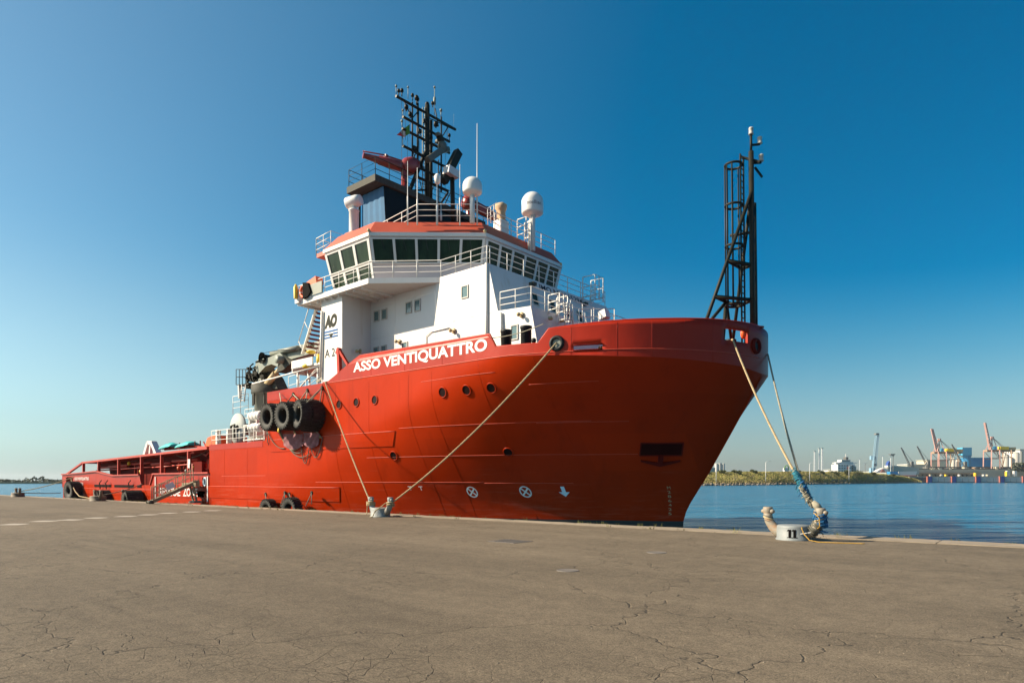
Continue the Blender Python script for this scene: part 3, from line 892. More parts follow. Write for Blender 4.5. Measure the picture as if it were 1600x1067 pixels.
# openings: (Y range or X range, z range)
def opening(X, Y, z):
    if -16.85 < X < -15.75 and 7.46 < z < 7.66: return True
    if 28.35 < Y < 29.65 and X > -13 and 7.95 < z < 8.48: return True
    return False
zrow = [0, .10, .2, .3, .4, .5, .6, .7, .8, .9, 1]
for sg in (1, -1):
    cols_o, cols_i = [], []
    for X in Xcols:
        po, pi_ = plan(X, 0), plan(X, T)
        if X == Xcols[-1]: pi_ = Vector((X - T, CL, 0)); po = Vector((X, CL, 0))
        z0, z1 = zk(X), zt(X)
        zl = [z0, 7.46, 7.66, 7.95, 8.48, z1]
        zl = [min(max(z, z0 + .002 * i), z1 - .002 * (5 - i)) if 0 < i < 5 else z for i, z in enumerate(zl)]
        f = (lambda p, z: (p.x, p.y if sg > 0 else 2 * CL - p.y, z))
        cols_o.append([f(po, z) for z in zl]); cols_i.append([f(pi_, z) for z in zl])
    for i in range(len(Xcols) - 1):
        for j in range(5):
            mx = [(a + b_) / 2 for a, b_ in zip(cols_o[i][j], cols_o[i + 1][j + 1])]
            hole = sg > 0 and opening(mx[0], mx[1], mx[2])
            q = [cols_o[i][j], cols_o[i + 1][j], cols_o[i + 1][j + 1], cols_o[i][j + 1]]
            r = [cols_i[i][j], cols_i[i][j + 1], cols_i[i + 1][j + 1], cols_i[i + 1][j]]
            if not hole: bw.add(q, [(0, 1, 2, 3)], True); bw.add(r, [(0, 1, 2, 3)], True)
            else:
                # reveals where the neighbour is solid
                for (di, dj, e0, e1) in ((-1, 0, (0, 0), (0, 1)), (1, 0, (1, 0), (1, 1)), (0, -1, (0, 0), (1, 0)), (0, 1, (0, 1), (1, 1))):
                    ii, jj = i + di, j + dj
                    mm = [(a + b_) / 2 for a, b_ in zip(cols_o[ii][jj], cols_o[ii + 1][jj + 1])]
                    if not opening(*mm):
                        A = (i + e0[0], j + e0[1]); B = (i + e1[0], j + e1[1])
                        bw.quad(cols_o[A[0]][A[1]], cols_o[B[0]][B[1]], cols_i[B[0]][B[1]], cols_i[A[0]][A[1]])
        bw.quad(cols_o[i][5], cols_o[i + 1][5], cols_i[i + 1][5], cols_i[i][5])
    bw.quad(cols_o[0][0], cols_o[0][5], cols_i[0][5], cols_i[0][0])
bul = bw.build('bulwark', 'bulwark_red', ship, fixn=False)
bm_ = _bm.new(); bm_.from_mesh(bul.data); _bm.ops.remove_doubles(bm_, verts=bm_.verts, dist=.0004); _bm.ops.recalc_face_normals(bm_, faces=bm_.faces); bm_.to_mesh(bul.data); bm_.free()
# upper edge strips on the aft blocks: slightly pinker red band proud of the shell
bd_ = MB(); bd_.box(-50.0, -42.1, 22.985, 23.1, 4.02, 4.43); bd_.box(-41.5, -35.0, 22.985, 23.1, 7.05, 7.66)
bd_.build('side_band', 'bulwark_red', ship)
# cap rail along the bow and notch edges
cp = MB()
cp.tube([plan(X, T / 2) + ZV * (zt(X) + .02) for X in Xcols[:-1]] + [Vector((TIP + .06, CL, 8.87))], .055, 6)
cp.build('cap_rail', 'bulwark_red', ship)
# bulwark weld line
sm = MB()
seam_z = lambda X: pl(X, [(-35, 7.62), (-20, 7.50), (-17, 7.42), (-14, 7.42), (-11.2, 7.40)])
sm.tube([plan(X, -.006) + ZV * seam_z(X) for X in Xcols[:-1]], .020, 5)
sm.build('knuckle_seam', 'seam_pink', ship)
for X in (-30.2, -27.3, -24.4, -17.0, -15.2, -14.0, -13.0, -12.2):
    k = MB(); k.tube([plan(X, -.002) + ZV * lerp(zk(X) + .02, zt(X) - .03, i / 4) for i in range(5)], .009, 4); k.build('weld_seam', 'bulwark_red', bul)

# ---- weld seams, strakes and doubling plates on the shell
def seam(x0, x1, z, r=.014, n=30, m='seam_pink'):
    k = MB(); k.tube([hull_pt(lerp(x0, x1, i / n), z, .004) for i in range(n + 1)], r, 4); return k.build('weld_seam', m, hull_o)
for x0, x1, z in ((-28, -17.5, 4.55), (-31, -19, 3.02), (-36, -24, 1.62), (-24, -19.5, 1.58), (-19.5, -16.4, 6.2), (-48, -41.7, 2.05), (-58, -50.2, 0.98), (-26, -21, 6.85), (-20, -16, 4.5), (-19, -16.2, 3.0)):
    seam(x0, x1, z)
for X in (-47.6, -44.2, -33.6, -30.4, -27.0, -25.2, -21.9, -18.8):
    k = MB(); k.tube([hull_pt(X, lerp(-.4, 7.3 if X > -41 else 4.0, i / 20), .002) for i in range(21)], .008, 4); k.build('weld_seam', 'hull_red', hull_o)
def doubler(x0, x1, z0, z1, sl):
    k = MB(); n = 30
    O = []; I = []
    for i in range(n + 1):
        t = i / n
        b_, a_ = lerp(x0, x1 - sl, t), lerp(x0, x1, t)
        O += [hull_pt(b_, z0, .035), hull_pt(lerp(b_, a_, .5), (z0 + z1) / 2, .035), hull_pt(a_, z1, .035)]; I += [hull_pt(b_, z0, -.01), hull_pt(a_, z1, -.01)]
    k.add(O, [(3 * i + q, 3 * i + 3 + q, 3 * i + 4 + q, 3 * i + 1 + q) for i in range(n) for q in (0, 1)], True)
    m_ = len(O); k2 = []
    k.add([O[3 * i + 2] for i in range(n + 1)] + [I[2 * i + 1] for i in range(n + 1)], [(i, i + 1, n + 2 + i, n + 1 + i) for i in range(n)])
    k.add([O[3 * i] for i in range(n + 1)] + [I[2 * i] for i in range(n + 1)], [(i, i + 1, n + 2 + i, n + 1 + i) for i in range(n)])
    k.add([O[-3], O[-2], O[-1], I[-1], I[-2]], [(0, 1, 2, 3, 4)])
    k.build('rubbing_strake', 'hull_red', hull_o)
    k = MB(); k.tube([hull_pt(lerp(x0, x1, i / n), z1, .038) for i in range(n + 1)], .018, 4); k.build('weld_seam', 'seam_pink', hull_o)
doubler(-41.0, -28.3, 3.62, 4.42, .45)
doubler(-52.0, -33.9, 0.42, 1.30, .35)
doubler(-85.0, -50.6, 0.36, 0.93, .3)

# ---- marks on the shell
def mark_plate(cx, cz, fn, name, m): pass
def surf(X, z): return hull_pt(X, z, .012)
def ring_mark(cx, cz, r, m='mark_white'):
    k = MB(); n = 28
    for rr0, rr1 in ((r * .80, r),):
        vs = []
        for i in range(n):
            a = 2 * math.pi * i / n
            vs += [surf(cx + rr0 * math.cos(a), cz + rr0 * math.sin(a)), surf(cx + rr1 * math.cos(a), cz + rr1 * math.sin(a))]
        k.add(vs, [(2 * i, 2 * i + 1, (2 * i + 3) % (2 * n), (2 * i + 2) % (2 * n)) for i in range(n)])
    for a in (math.pi / 4, 3 * math.pi / 4):
        c, s = math.cos(a), math.sin(a); w = r * .12
        k.quad(*[surf(cx + u * c - v_ * s, cz + u * s + v_ * c) for u, v_ in ((-r * .85, -w), (r * .85, -w), (r * .85, w), (-r * .85, w))])
    return k.build('thruster_mark', m, hull_o, fixn=False)
ring_mark(-24.88, 1.1, .30); ring_mark(-22.0, 1.13, .30); ring_mark(-76.3, .62, .28)
def arrow_mark(cx, cz, h, w, m, lean=0):
    k = MB()
    P = [(-w * .35, h / 2), (w * .35, h / 2), (w * .35, -h * .05), (w, -h * .05), (0, -h / 2), (-w, -h * .05), (-w * .35, -h * .05)]
    k.quad(*[surf(cx + u + lean * v_, cz + v_) for u, v_ in P])
    return k.build('arrow_mark', m, hull_o, fixn=False)
arrow_mark(-20.1, 1.15, .52, .26, 'mark_blue_white', .0); arrow_mark(-47.86, .88, .62, .24, 'mark_white')
for X in (-59.96, -50.2):
    k = MB(); k.box(X - .07, X + .07, 22.93, 22.958, .1, 2.05); k.build('zone_line', 'mark_white', hull_o)
text('zone_lettering', 'RESCUE', lambda u, v_: Vector((-59.2 + u, 22.948, .46 + v_)), 4.2, .66, 'mark_white', hull_o, bold=.02)
text('zone_lettering', 'ZONE', lambda u, v_: Vector((-54.5 + u, 22.948, .46 + v_)), 2.6, .66, 'mark_white', hull_o, bold=.02)
for X in (-52.9, -52.3): k = MB(); k.box(X, X + .35, 22.93, 22.958, .05, .13); k.build('zone_tick', 'mark_white', hull_o)
k = MB(); 
for t, z in (('M', 1.3), ('2', 1.08), ('8', .86), ('6', .64), ('4', .42), ('2', .2), ('5', -.02), ('8', -.24)):
    text('draft_mark', t, (lambda z: lambda u, v_: hull_pt(lerp(-15.52, -15.78, (1.3 - z) / 1.6) + u, z + v_, .012))(z), .13, .13, 'tan', hull_o)
for X, z in ((-28.6, 1.36), (-27.9, 1.36)):
    k = MB(); k.quad(*[surf(X + a, z + c) for a, c in ((-.13, .04), (.13, .04), (.13, .0), (-.13, .0))]); k.quad(*[surf(X + a, z + c) for a, c in ((-.02, 0), (.02, 0), (.02, -.18), (-.02, -.18))]); k.build('tug_mark', 'mark_white', hull_o, fixn=False)
# small name on the stern
text('ship_name', 'ASSO VENTIQUATTRO', lambda u, v_: Vector((-81.2 + u, 22.955, 1.72 + v_)), 4.5, .36, 'mark_white', ship, bold=.02)
text('home_port', 'BARI', lambda u, v_: Vector((-79.8 + u, 22.955, 1.24 + v_)), 1.3, .30, 'mark_white', ship, bold=.01)
# the big name on the bulwark
text('ship_name', 'ASSO VENTIQUATTRO', lambda u, v_: plan(-31.85 + u, -.012) + ZV * (lerp(7.87, 7.78, u / 10.55) + v_ * lerp(1, 1.06, u / 10.55)), 10.55, .66, 'mark_white', bul, bold=.03)

# ---- portholes
for X, z in ((-33.25, 6.22), (-31.55, 6.22), (-29.85, 6.22), (-24.42, 6.18), (-22.88, 6.17), (-21.45, 6.17), (-28.9, 3.1), (-22.0, 3.16)):
    c = hull_pt(X, z); n = (hull_pt(X, z, .1) - c).normalized()
    k = MB(); k.lathe([(.23, .0), (.23, .045), (.27, .045), (.285, .0)], c, n, 18); k.cur = 1
    k.lathe([(.001, .012), (.23, .012)], c, n, 18)
    k.build('porthole', ['hull_red', 'port_glass'], hull_o, fixn=False)
# ---- anchor recess and anchor
def frame_at(X, z):
    c = hull_pt(X, z); n = (hull_pt(X, z, .1) - c).normalized(); t = (hull_pt(X + .1, z) - hull_pt(X - .1, z)).normalized(); u = n.cross(t); u = u if u.z > 0 else -u
    return c, n, t, u
c, n, t, u = frame_at(-15.22, 3.22)
k = MB()
for zz, hh2 in ((.34, .03), (-.34, .03)): k.obox(c + u * zz + n * .0, t * 1.0, u * hh2, n * .03)
for xx in (-1.0, 1.0): k.obox(c + t * xx, t * .03, u * .36, n * .03)
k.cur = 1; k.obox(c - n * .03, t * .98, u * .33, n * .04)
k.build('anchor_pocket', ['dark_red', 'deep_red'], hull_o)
k = MB()
k.obox(c - u * .60 + n * .06, t * .12, u * .24, n * .06)
for s_ in (-1, 1):
    k.loft([c - u * .92 + n * .02, c - u * .74 + n * .02, c - u * .74 + n * .13, c - u * .92 + n * .13],
           [c + t * (s_ * .95) - u * .66 + n * .04, c + t * (s_ * .95) - u * .58 + n * .04, c + t * (s_ * .95) - u * .58 + n * .1, c + t * (s_ * .95) - u * .66 + n * .1])
k.build('anchor', 'dark_red', hull_o)
# ---- fairleads
def fairlead(p, n, rx, r2, m, name='fairlead', flat=1.0):
    k = MB(); t = Vector((-n.y, n.x, 0)).normalized(); N1 = 24; m1 = 8
    vs = []
    for i in range(N1):
        a = 2 * math.pi * i / N1; rad = t * math.cos(a) + ZV * math.sin(a) * flat
        for j in range(m1):
            bq = 2 * math.pi * j / m1
            vs.append(p + rad * (rx + r2 * math.cos(bq)) + n * (r2 * 1.3 * math.sin(bq)))
    k.add(vs, [(i * m1 + j, ((i + 1) % N1) * m1 + j, ((i + 1) % N1) * m1 + (j + 1) % m1, i * m1 + (j + 1) % m1) for i in range(N1) for j in range(m1)], True)
    k.cur = 1
    k.add([p + (t * math.cos(2 * math.pi * i / N1) + ZV * math.sin(2 * math.pi * i / N1) * flat) * rx + n * .02 for i in range(N1)], [tuple(range(N1))])
    return k.build(name, m, bul)
pf = plan(-17.62, 0) + ZV * 7.82; nf = (plan(-17.62, -.1) - plan(-17.62, 0)).normalized()
fairlead(pf, nf, .27, .09, ['black_paint', 'grey'])
X2 = max(X for X in Xcols if HY(X, 9) < 30.45); p2 = plan(X2, 0) + ZV * 7.9; n2 = (plan(X2, -.1) - plan(X2, 0)).normalized()
fairlead(p2, n2, .28, .1, ['dark_red', 'black_paint'])
# slot lips
k = MB(); lips = [plan(X, -.02) for X in [x for x in Xcols if -16.95 < x < -15.65]]
k.tube([p + ZV * 7.68 for p in lips], .03, 5); k.tube([p + ZV * 7.44 for p in lips], .03, 5); k.build('slot_lip', 'dark_red', bul)
# gear seen through the slot and the cut-out
k = MB()
for i in range(6): k.tube([Vector((-16.2 + i * .12, 24.6 + i * .05, 7.2)), Vector((-16.05 + i * .12, 24.65, 7.62)), Vector((-15.95 + i * .11, 24.7, 7.4))], .05, 5)
k.build('deck_rope', 'rope_yellow', ship)
k = MB()
for dx, dy in ((-.15, .35), (.25, .55)):
    c = Vector((-12.25 + dx, 28.7 + dy, 6.65)); k.lathe([(.18, 0), (.18, 1.35), (.26, 1.37), (.26, 1.46), (.001, 1.48)], c, n=14)
k.build('mooring_bitt', 'black_paint', ship)
k = MB(); c = F(1162, 521, -11.62); k.ball(c, .2, 12, .7, 1, 1.3); k.build('lamp_cover', 'orange', ship)
# black bitts behind the notch
for px in (791, 822):
    c = S(px, 540, 24.2); k = MB(); k.lathe([(.26, 0), (.26, 2.25), (.29, 2.27), (.29, 2.38), (.001, 2.4)], Vector((c.x, c.y, 6.65)), n=18); k.build('mooring_bitt', 'black_paint', ship)
k = MB(); c = S(834, 532, 24.0); k.ball(c, .13, 10); k.tube([c, Vector((c.x, c.y, 6.6))], .05); k.build('chain_stopper', 'black_paint', ship)
k = MB(); k.tube(sag(Vector((-21.2, 23.2, 8.5)), Vector((-18.2, 23.4, 8.75)), .12), .02, 5); k.build('safety_line', 'rope_grey', ship)

# ---- stern bulwark and cargo rails
for sg in (1, -1):
    k = MB(); y = 23.0 if sg > 0 else 39.0; yi = y + .12 * sg
    top = [(-85.45, 2.35), (-80, 2.45), (-74.55, 2.6), (-70.16, 2.16), (-63.46, 2.19), (-62.99, 1.36), (-61.15, 1.34), (-60.49, 2.24), (-50.0, 2.26)]
    # hole for the stern roller lead between -84.2 and -82.0
    poly = [(-85.2, 1.33)] + top[:1]
    def plate(pp): k.prism([(a, y, c) for a, c in pp], (0, .12 * sg, 0))
    if sg > 0:
        plate([(-85.2, 1.33), (-84.2, 1.33), (-84.2, 2.38), (-85.45, 2.35)]); plate([(-84.2, 2.12), (-81.9, 2.12), (-81.9, 2.42), (-84.2, 2.38)])
        plate([(-81.9, 1.33), (-74.55, 1.33), (-74.55, 2.6), (-81.9, 2.42)])
    else: plate([(-85.2, 1.33), (-74.55, 1.33), (-74.55, 2.6), (-85.45, 2.35)])
    plate([(-74.55, 1.33), (-70.16, 1.33), (-70.16, 2.16), (-74.55, 2.6)]); plate([(-70.16, 1.33), (-63.0, 1.33), (-63.46, 2.19), (-70.16, 2.16)])
    plate([(-61.15, 1.33), (-51.2, 1.33), (-51.2, 2.26), (-60.49, 2.24)]); plate([(-50.1, 1.33), (-49.95, 1.33), (-49.95, 2.26), (-50.1, 2.26)])
    plate([(-51.2, 1.95), (-50.1, 1.95), (-50.1, 2.26), (-51.2, 2.26)])
    k.box(-85.55, -85.4, min(y, y + sg * 1.0), max(y, y + sg * 1.0), 1.0, 2.33)
    k.build('stern_bulwark', 'bulwark_red', ship)
    k = MB()
    for (a, az), (b_, bz) in zip(top, top[1:]):
        if a in (-63.46, -62.99, -61.15): continue
        k.obox(((a + b_) / 2, y - .02 * sg, (az + bz) / 2 + .05), ((b_ - a) / 2, 0, (bz - az) / 2), (0, .13, 0), (0, 0, .06))
    for a, az, b_, bz in ((-63.46, 2.19, -62.99, 1.36), (-61.15, 1.34, -60.49, 2.24)): k.bar((a, y, az), (b_, y, bz), .2, .1)
    k.build('bulwark_cap', 'rail_red', ship)
    # cargo rail: plate wall, roof plank and posts
    k = MB(); y0, y1 = (23.25, 24.7) if sg > 0 else (37.3, 38.75)
    yw = 24.7 if sg > 0 else 37.3
    zt_ = lambda X: pl(X, [(-80, 3.66), (-51, 4.30)])
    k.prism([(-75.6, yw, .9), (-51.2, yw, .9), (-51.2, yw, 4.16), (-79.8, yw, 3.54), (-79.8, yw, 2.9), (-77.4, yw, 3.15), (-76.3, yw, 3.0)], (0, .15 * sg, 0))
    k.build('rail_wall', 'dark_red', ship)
    k = MB()
    k.add([(-79.9, y0, 3.52), (-51.0, y0, 4.14), (-51.0, y1, 4.14), (-79.9, y1, 3.52), (-79.9, y0, 3.70), (-51.0, y0, 4.32), (-51.0, y1, 4.32), (-79.9, y1, 3.70)], [(0, 1, 2, 3), (4, 5, 6, 7), (0, 1, 5, 4), (1, 2, 6, 5), (2, 3, 7, 6), (3, 0, 4, 7)])
    k.build('cargo_rail', 'rail_red', ship)
    for X in (-79.7, -75.1, -69.65, -64.1, -59.7, -54.4):
        k = MB(); k.box(X - .09, X + .09, min(y0, y1) + .02, max(y0, y1) - .05, 2.2, zt_(X) - .02) if False else k.box(X - .08, X + .08, y0 + .01, y0 + .25, 1.0, zt_(X) - .12)
        k.build('rail_post', 'rail_red', ship)
    k = MB(); k.bar((-85.2, y0 + .1 * sg, 2.42), (-79.8, y0 + .1 * sg, 3.62), .22, .16); k.build('rail_brace', 'rail_red', ship)
    if sg > 0:
        for (xa, xb, z, r) in ((-78.0, -69.8, 3.02, .11), (-78.4, -64.2, 2.78, .07), (-69.4, -64.2, 3.28, .09), (-64.0, -59.8, 3.20, .12), (-63.9, -59.8, 2.92, .06), (-59.5, -54.5, 3.38, .12), (-59.6, -54.5, 3.02, .06), (-75, -69.7, 3.18, .06)):
            k = MB(); k.tube([(xa, 24.2, z), (xb, 24.2, z + (xb - xa) * .012)], r, 8); k.build('cargo_pipe', 'rail_red', ship)
        rp = random.Random(4)
        for X in (-72.4, -68.4, -67.6, -66.9, -62.6, -62.1, -61.5, -58.6, -57.6, -56.9, -56.0, -55.3, -53.4, -53.0, -52.2, -51.7):
            k = MB(); k.tube([(X, 24.35, 1.0), (X, 24.35, rp.uniform(2.6, 3.4)), (X + .25, 24.35, 3.45)], .07, 7); k.build('vent_pipe', rp.choice(['red', 'rail_red', 'red']), ship)
        for X, z, m_ in ((-57.8, 2.75, 'orange'), (-53.0, 3.0, 'orange'), (-66.0, 2.55, 'yellow'), (-56.3, 2.5, 'grey'), (-54.9, 2.75, 'yellow'), (-52.6, 2.5, 'monitor_red'), (-53.7, 2.9, 'white_cloth'), (-68.9, 3.35, 'yellow')):
            k = MB(); k.lathe([(.001, -.16), (.14, -.14), (.16, .1), (.05, .18), (.001, .19)], (X, 24.0, z), n=8); k.build('deck_fitting', m_, ship)
        k = MB(); k.tube(sag((-58.6, 23.9, 4.0), (-52.0, 23.9, 4.2), .5), .03, 5); k.build('loose_cable', 'rope_dark', ship)
# freeing ports, as dark recesses with a lip
for x0, x1 in ((-75.1, -70.5), (-69.6, -64.9), (-64.0, -63.1)):
    k = MB(); k.box(x0, x1, 22.955, 22.985, 1.10, 1.32); k.cur = 1; k.box(x0 - .05, x1 + .05, 22.94, 22.99, 1.33, 1.38); k.build('freeing_port', ['void_black', 'bulwark_red'], hull_o)
for x0 in (-72.9, -71.2, -65.4):
    k = MB(); k.tube([(x0, 22.8, .9), (x0 + .1, 22.7, 1.5), (x0 + .35, 22.8, 1.75)], .05, 6); k.build('chain_hook', 'dark_grey', hull_o)
# panama lead at the aft end of the deck house block
pfl = MB(); pc = Vector((-50.65, 22.97, 1.62))
vs = []; n1 = 18
for i in range(n1):
    a = 2 * math.pi * i / n1; rad = Vector((math.cos(a) * .8, 0, math.sin(a) * 1.15))
    for rr0, yy in ((.33, 0), (.30, -.07), (.23, -.05), (.22, .02)): vs.append(pc + rad * rr0 + Vector((0, yy, 0)))
pfl.add(vs, [(i * 4 + j, ((i + 1) % n1) * 4 + j, ((i + 1) % n1) * 4 + j + 1, i * 4 + j + 1) for i in range(n1) for j in range(3)], True)
pfl.cur = 1; pfl.add([vs[i * 4 + 3] for i in range(n1)], [tuple(range(n1))])
pfl.build('fairlead', ['mark_blue_white', 'boot_black'], hull_o)
# things on the quarter: dark bitts in the gangway gap and the stern lead
k = MB()
for X in (-62.4, -61.5): k.lathe([(.25, 0), (.25, 1.0), (.3, 1.05), (.001, 1.1)], (X, 23.8, .9), n=12)
k.build('mooring_bitt', 'black_paint', ship)
k = MB(); k.lathe([(.2, 0), (.2, .9), (.3, .95), (.25, 1.2), (.001, 1.25)], (-82.6, 23.9, .9), n=12); k.build('mooring_bitt', 'tan', ship)
# white A-frame on the cargo rail
k = MB(); yA = 24.2
for px0, py0, px1, py1 in ((228, 713, 234, 692), (248, 711, 240, 692)): k.bar(S(px0, py0, yA), S(px1, py1, yA), .5, .35)
k.bar(S(233, 692, yA), S(241, 692, yA), .4, .35); k.bar(S(235, 711, yA), S(236.5, 695, yA), .25); k.bar(S(231, 700, yA), S(236, 700, yA), .15)
k.build('pipe_gallows', 'white', ship)
# stowage rail above the forward end
k = MB(); a_, b_ = S(258, 702, 24.0), S(313, 697, 24.0); k.bar(a_, b_, .18, .16)
for i in range(8):
    q = a_.lerp(b_, i / 7); k.bar(q - ZV * .1, q + ZV * .45, .07)
k.build('stowage_rail', 'dark_red', ship)
k = MB(); a_, b_ = S(313, 700, 24.0), S(327, 700, 24.0)
k.bar(a_, b_, .5, .3); k.bar(S(318, 690, 24), S(327, 708, 24), .08); k.tube([S(314, 706, 24), S(322, 712, 24), S(328, 706, 24)], .07); k.build('hose_crane', 'rail_red', ship)
# deck-house block behind: inner bulkheads so that no gap shows
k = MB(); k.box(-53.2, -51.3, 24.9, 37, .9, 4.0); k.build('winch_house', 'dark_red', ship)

# ================================================================== SUPERSTRUCTURE
YW = 25.3; YP = 36.7
dh = MB()
prof = [(-36.2, 6.5), (-36.2, 12.78), (-35.9, 13.05), (-23.35, 13.05), (-22.68, 10.45), (-20.5, 10.33), (-20.1, 8.5), (-19.9, 6.5)]
dh.prism([(a, YW, c) for a, c in prof], (0, YP - YW, 0))
dhouse = dh.build('deckhouse', 'white', ship)
# side casing that carries the logo
k = MB(); k.box(-35.4, -33.25, 2 * CL - 25.35, 2 * CL - 23.2, 6.5, 12.78); k.build('side_casing', 'white', ship)
k = MB(); k.box(-35.4, -33.25, 23.2, YW + .05, 6.5, 12.78); casing = k.build('side_casing', 'white', ship)
# wing deck with fascia
wpoly = [(-37.45, 22.8), (-30.2, 22.8), (-27.05, 25.28), (-27.05, 36.72), (-30.2, 39.2), (-37.45, 39.2)]
k = MB(); k.prism([(a, c, 12.76) for a, c in wpoly], (0, 0, .30)); k.build('bridge_wing', 'white', ship)
# underside lamps and stiffeners below the wing
for X, Y in ((-31.5, 24.0), (-33.0, 24.0), (-34.6, 24.0)):
    k = MB(); k.box(X - .25, X + .25, Y - .07, Y + .07, 12.69, 12.757); k.build('wing_lamp', 'white_rail', ship)
for i in range(9):
    X = -37.0 + i * .75; k = MB()
    k.box(X - .03, X + .03, 22.95, 23.15 if -35.6 < X < -33.1 else 25.2, 12.62, 12.757); k.build('wing_stiffener', 'white', ship)
# corner pipes
for X, z0, z1 in ((-23.42, 7.6, 13.05), ):
    k = MB(); k.tube([(X, YW - .06, z0), (X, YW - .06, z1)], .085, 8); k.build('corner_pipe', 'white_rail', dhouse)
k = MB(); k.tube([S(784.5, 535, 25.2), S(782, 488, 25.2)], .07, 8); k.build('corner_pipe', 'white_rail', dhouse)
k = MB(); k.tube([S(500.5, 590, 23.1), S(503, 486, 23.1)], .075, 8); k.build('corner_pipe', 'white_rail', dhouse)
# side windows
def side_window(x0, x1, z0, z1, Y, parent, m='window_glass'):
    k = MB(); f = .06
    k.box(x0 - f, x1 + f, Y - .05, Y + .01, z1, z1 + f); k.box(x0 - f, x1 + f, Y - .05, Y + .01, z0 - f, z0)
    k.box(x0 - f, x0, Y - .05, Y + .01, z0, z1); k.box(x1, x1 + f, Y - .05, Y + .01, z0, z1)
    k.cur = 1; k.box(x0, x1, Y - .018, Y + .01, z0, z1)
    return k.build('window', ['frame_grey', m], parent)
for x0, x1, z0, z1 in ((-32.85, -32.45, 11.52, 12.06), (-32.1, -31.7, 11.52, 12.06), (-29.86, -29.44, 11.52, 12.08), (-29.08, -28.68, 11.52, 12.08), (-25.26, -24.84, 11.58, 12.16),
                       (-32.9, -32.5, 9.2, 9.86), (-32.15, -31.75, 9.2, 9.86), (-24.95, -24.5, 8.9, 9.35), (-21.72, -21.36, 8.85, 9.5), (-30.2, -29.8, 9.2, 9.8)):
    side_window(x0, x1, z0, z1, YW, dhouse, 'window_glass')
# weld lines of the wall plates and a cable pipe
for X in (-30.9, -27.4, -25.9):
    k = MB(); k.tube([(X, YW - .003, 8.6), (X, YW - .003, 12.74 if X < -27 else 13.0)], .007, 4); k.build('weld_seam', 'white', dhouse)
for z, x0, x1 in ((10.42, -33.2, -22.7), (12.3, -33.2, -23.2), (8.95, -33.2, -20.4)):
    k = MB(); k.tube([(x0, YW - .003, z), (x1, YW - .003, z)], .007, 4); k.build('weld_seam', 'white', dhouse)
k = MB(); k.tube([(-28.1, YW - .05, 8.7), (-28.1, YW - .05, 9.9), (-27.7, YW - .05, 10.1), (-26.2, YW - .05, 10.1)], .028, 6); k.build('cable_pipe', 'white_rail', dhouse)
# wall lamps and small fittings
for p in (S(709, 517, 25.25), S(815, 492, 25.25), S(624, 534, 25.25), S(563, 549, 24.3)):
    k = MB(); k.bar(p, p - Vector((0, .22, 0)), .05); k.ball(p - Vector((0, .25, .02)), .11, 8); k.lathe([(.15, 0), (.15, .03), (.001, .04)], p, (0, -1, 0), n=10)
    k.build('wall_lamp', 'tan', dhouse)
def front_x(z): return pl(z, [(10.45, -22.68), (13.05, -23.35)])
for px, py in ((835.5, 467), (862, 478), (887, 487.5), (904.5, 495)):
    q = F(px, py, -23.05); z0, z1 = q.z - .34, q.z + .30
    k = MB(); y0, y1 = q.y - .22, q.y + .22; f = .05
    for a, b_, c_, d_, o_ in ((y0 - f, y1 + f, z1, z1 + f, .05), (y0 - f, y1 + f, z0 - f, z0, .05), (y0 - f, y0, z0, z1, .05), (y1, y1 + f, z0, z1, .05)):
        k.add([(front_x(c_) + .0, a, c_), (front_x(c_), b_, c_), (front_x(d_), b_, d_), (front_x(d_), a, d_), (front_x(c_) + o_, a, c_), (front_x(c_) + o_, b_, c_), (front_x(d_) + o_, b_, d_), (front_x(d_) + o_, a, d_)],
              [(0, 1, 2, 3), (4, 5, 6, 7), (0, 1, 5, 4), (1, 2, 6, 5), (2, 3, 7, 6), (3, 0, 4, 7)])
    k.cur = 1; k.quad((front_x(z0) + .015, y0, z0), (front_x(z0) + .015, y1, z0), (front_x(z1) + .015, y1, z1), (front_x(z1) + .015, y0, z1))
    k.build('window', ['frame_grey', 'glass'], dhouse)
for px, py in ((858, 496), (875, 500)):
    q = F(px, py, -20.25); k = MB(); k.bar(q - Vector((.05, 0, 0)), q + Vector((.16, 0, 0)), .06); k.lathe([(.001, .0), (.12, .02), (.14, .1), (.1, .14), (.001, .14)], q + Vector((.1, 0, 0)), (0, 0, -1), n=10); k.build('wall_lamp', 'tan', dhouse)
for px, py in ((828.5, 445), (909.5, 476)):
    q = F(px, py, -23.3); k = MB(); k.obox(q + Vector((.15, 0, 0)), (.2, 0, 0), (0, .16, 0), (0, 0, .09)); k.build('flood_lamp', 'dark_grey', dhouse)
text('imo_number', 'IMO N\u00b09265294', lambda u, v_: Vector((front_x(12.62 + v_) + .012, 29.5 + u, 12.58 + v_)), 4.3, .36, 'text_blue', dhouse, bold=.02)
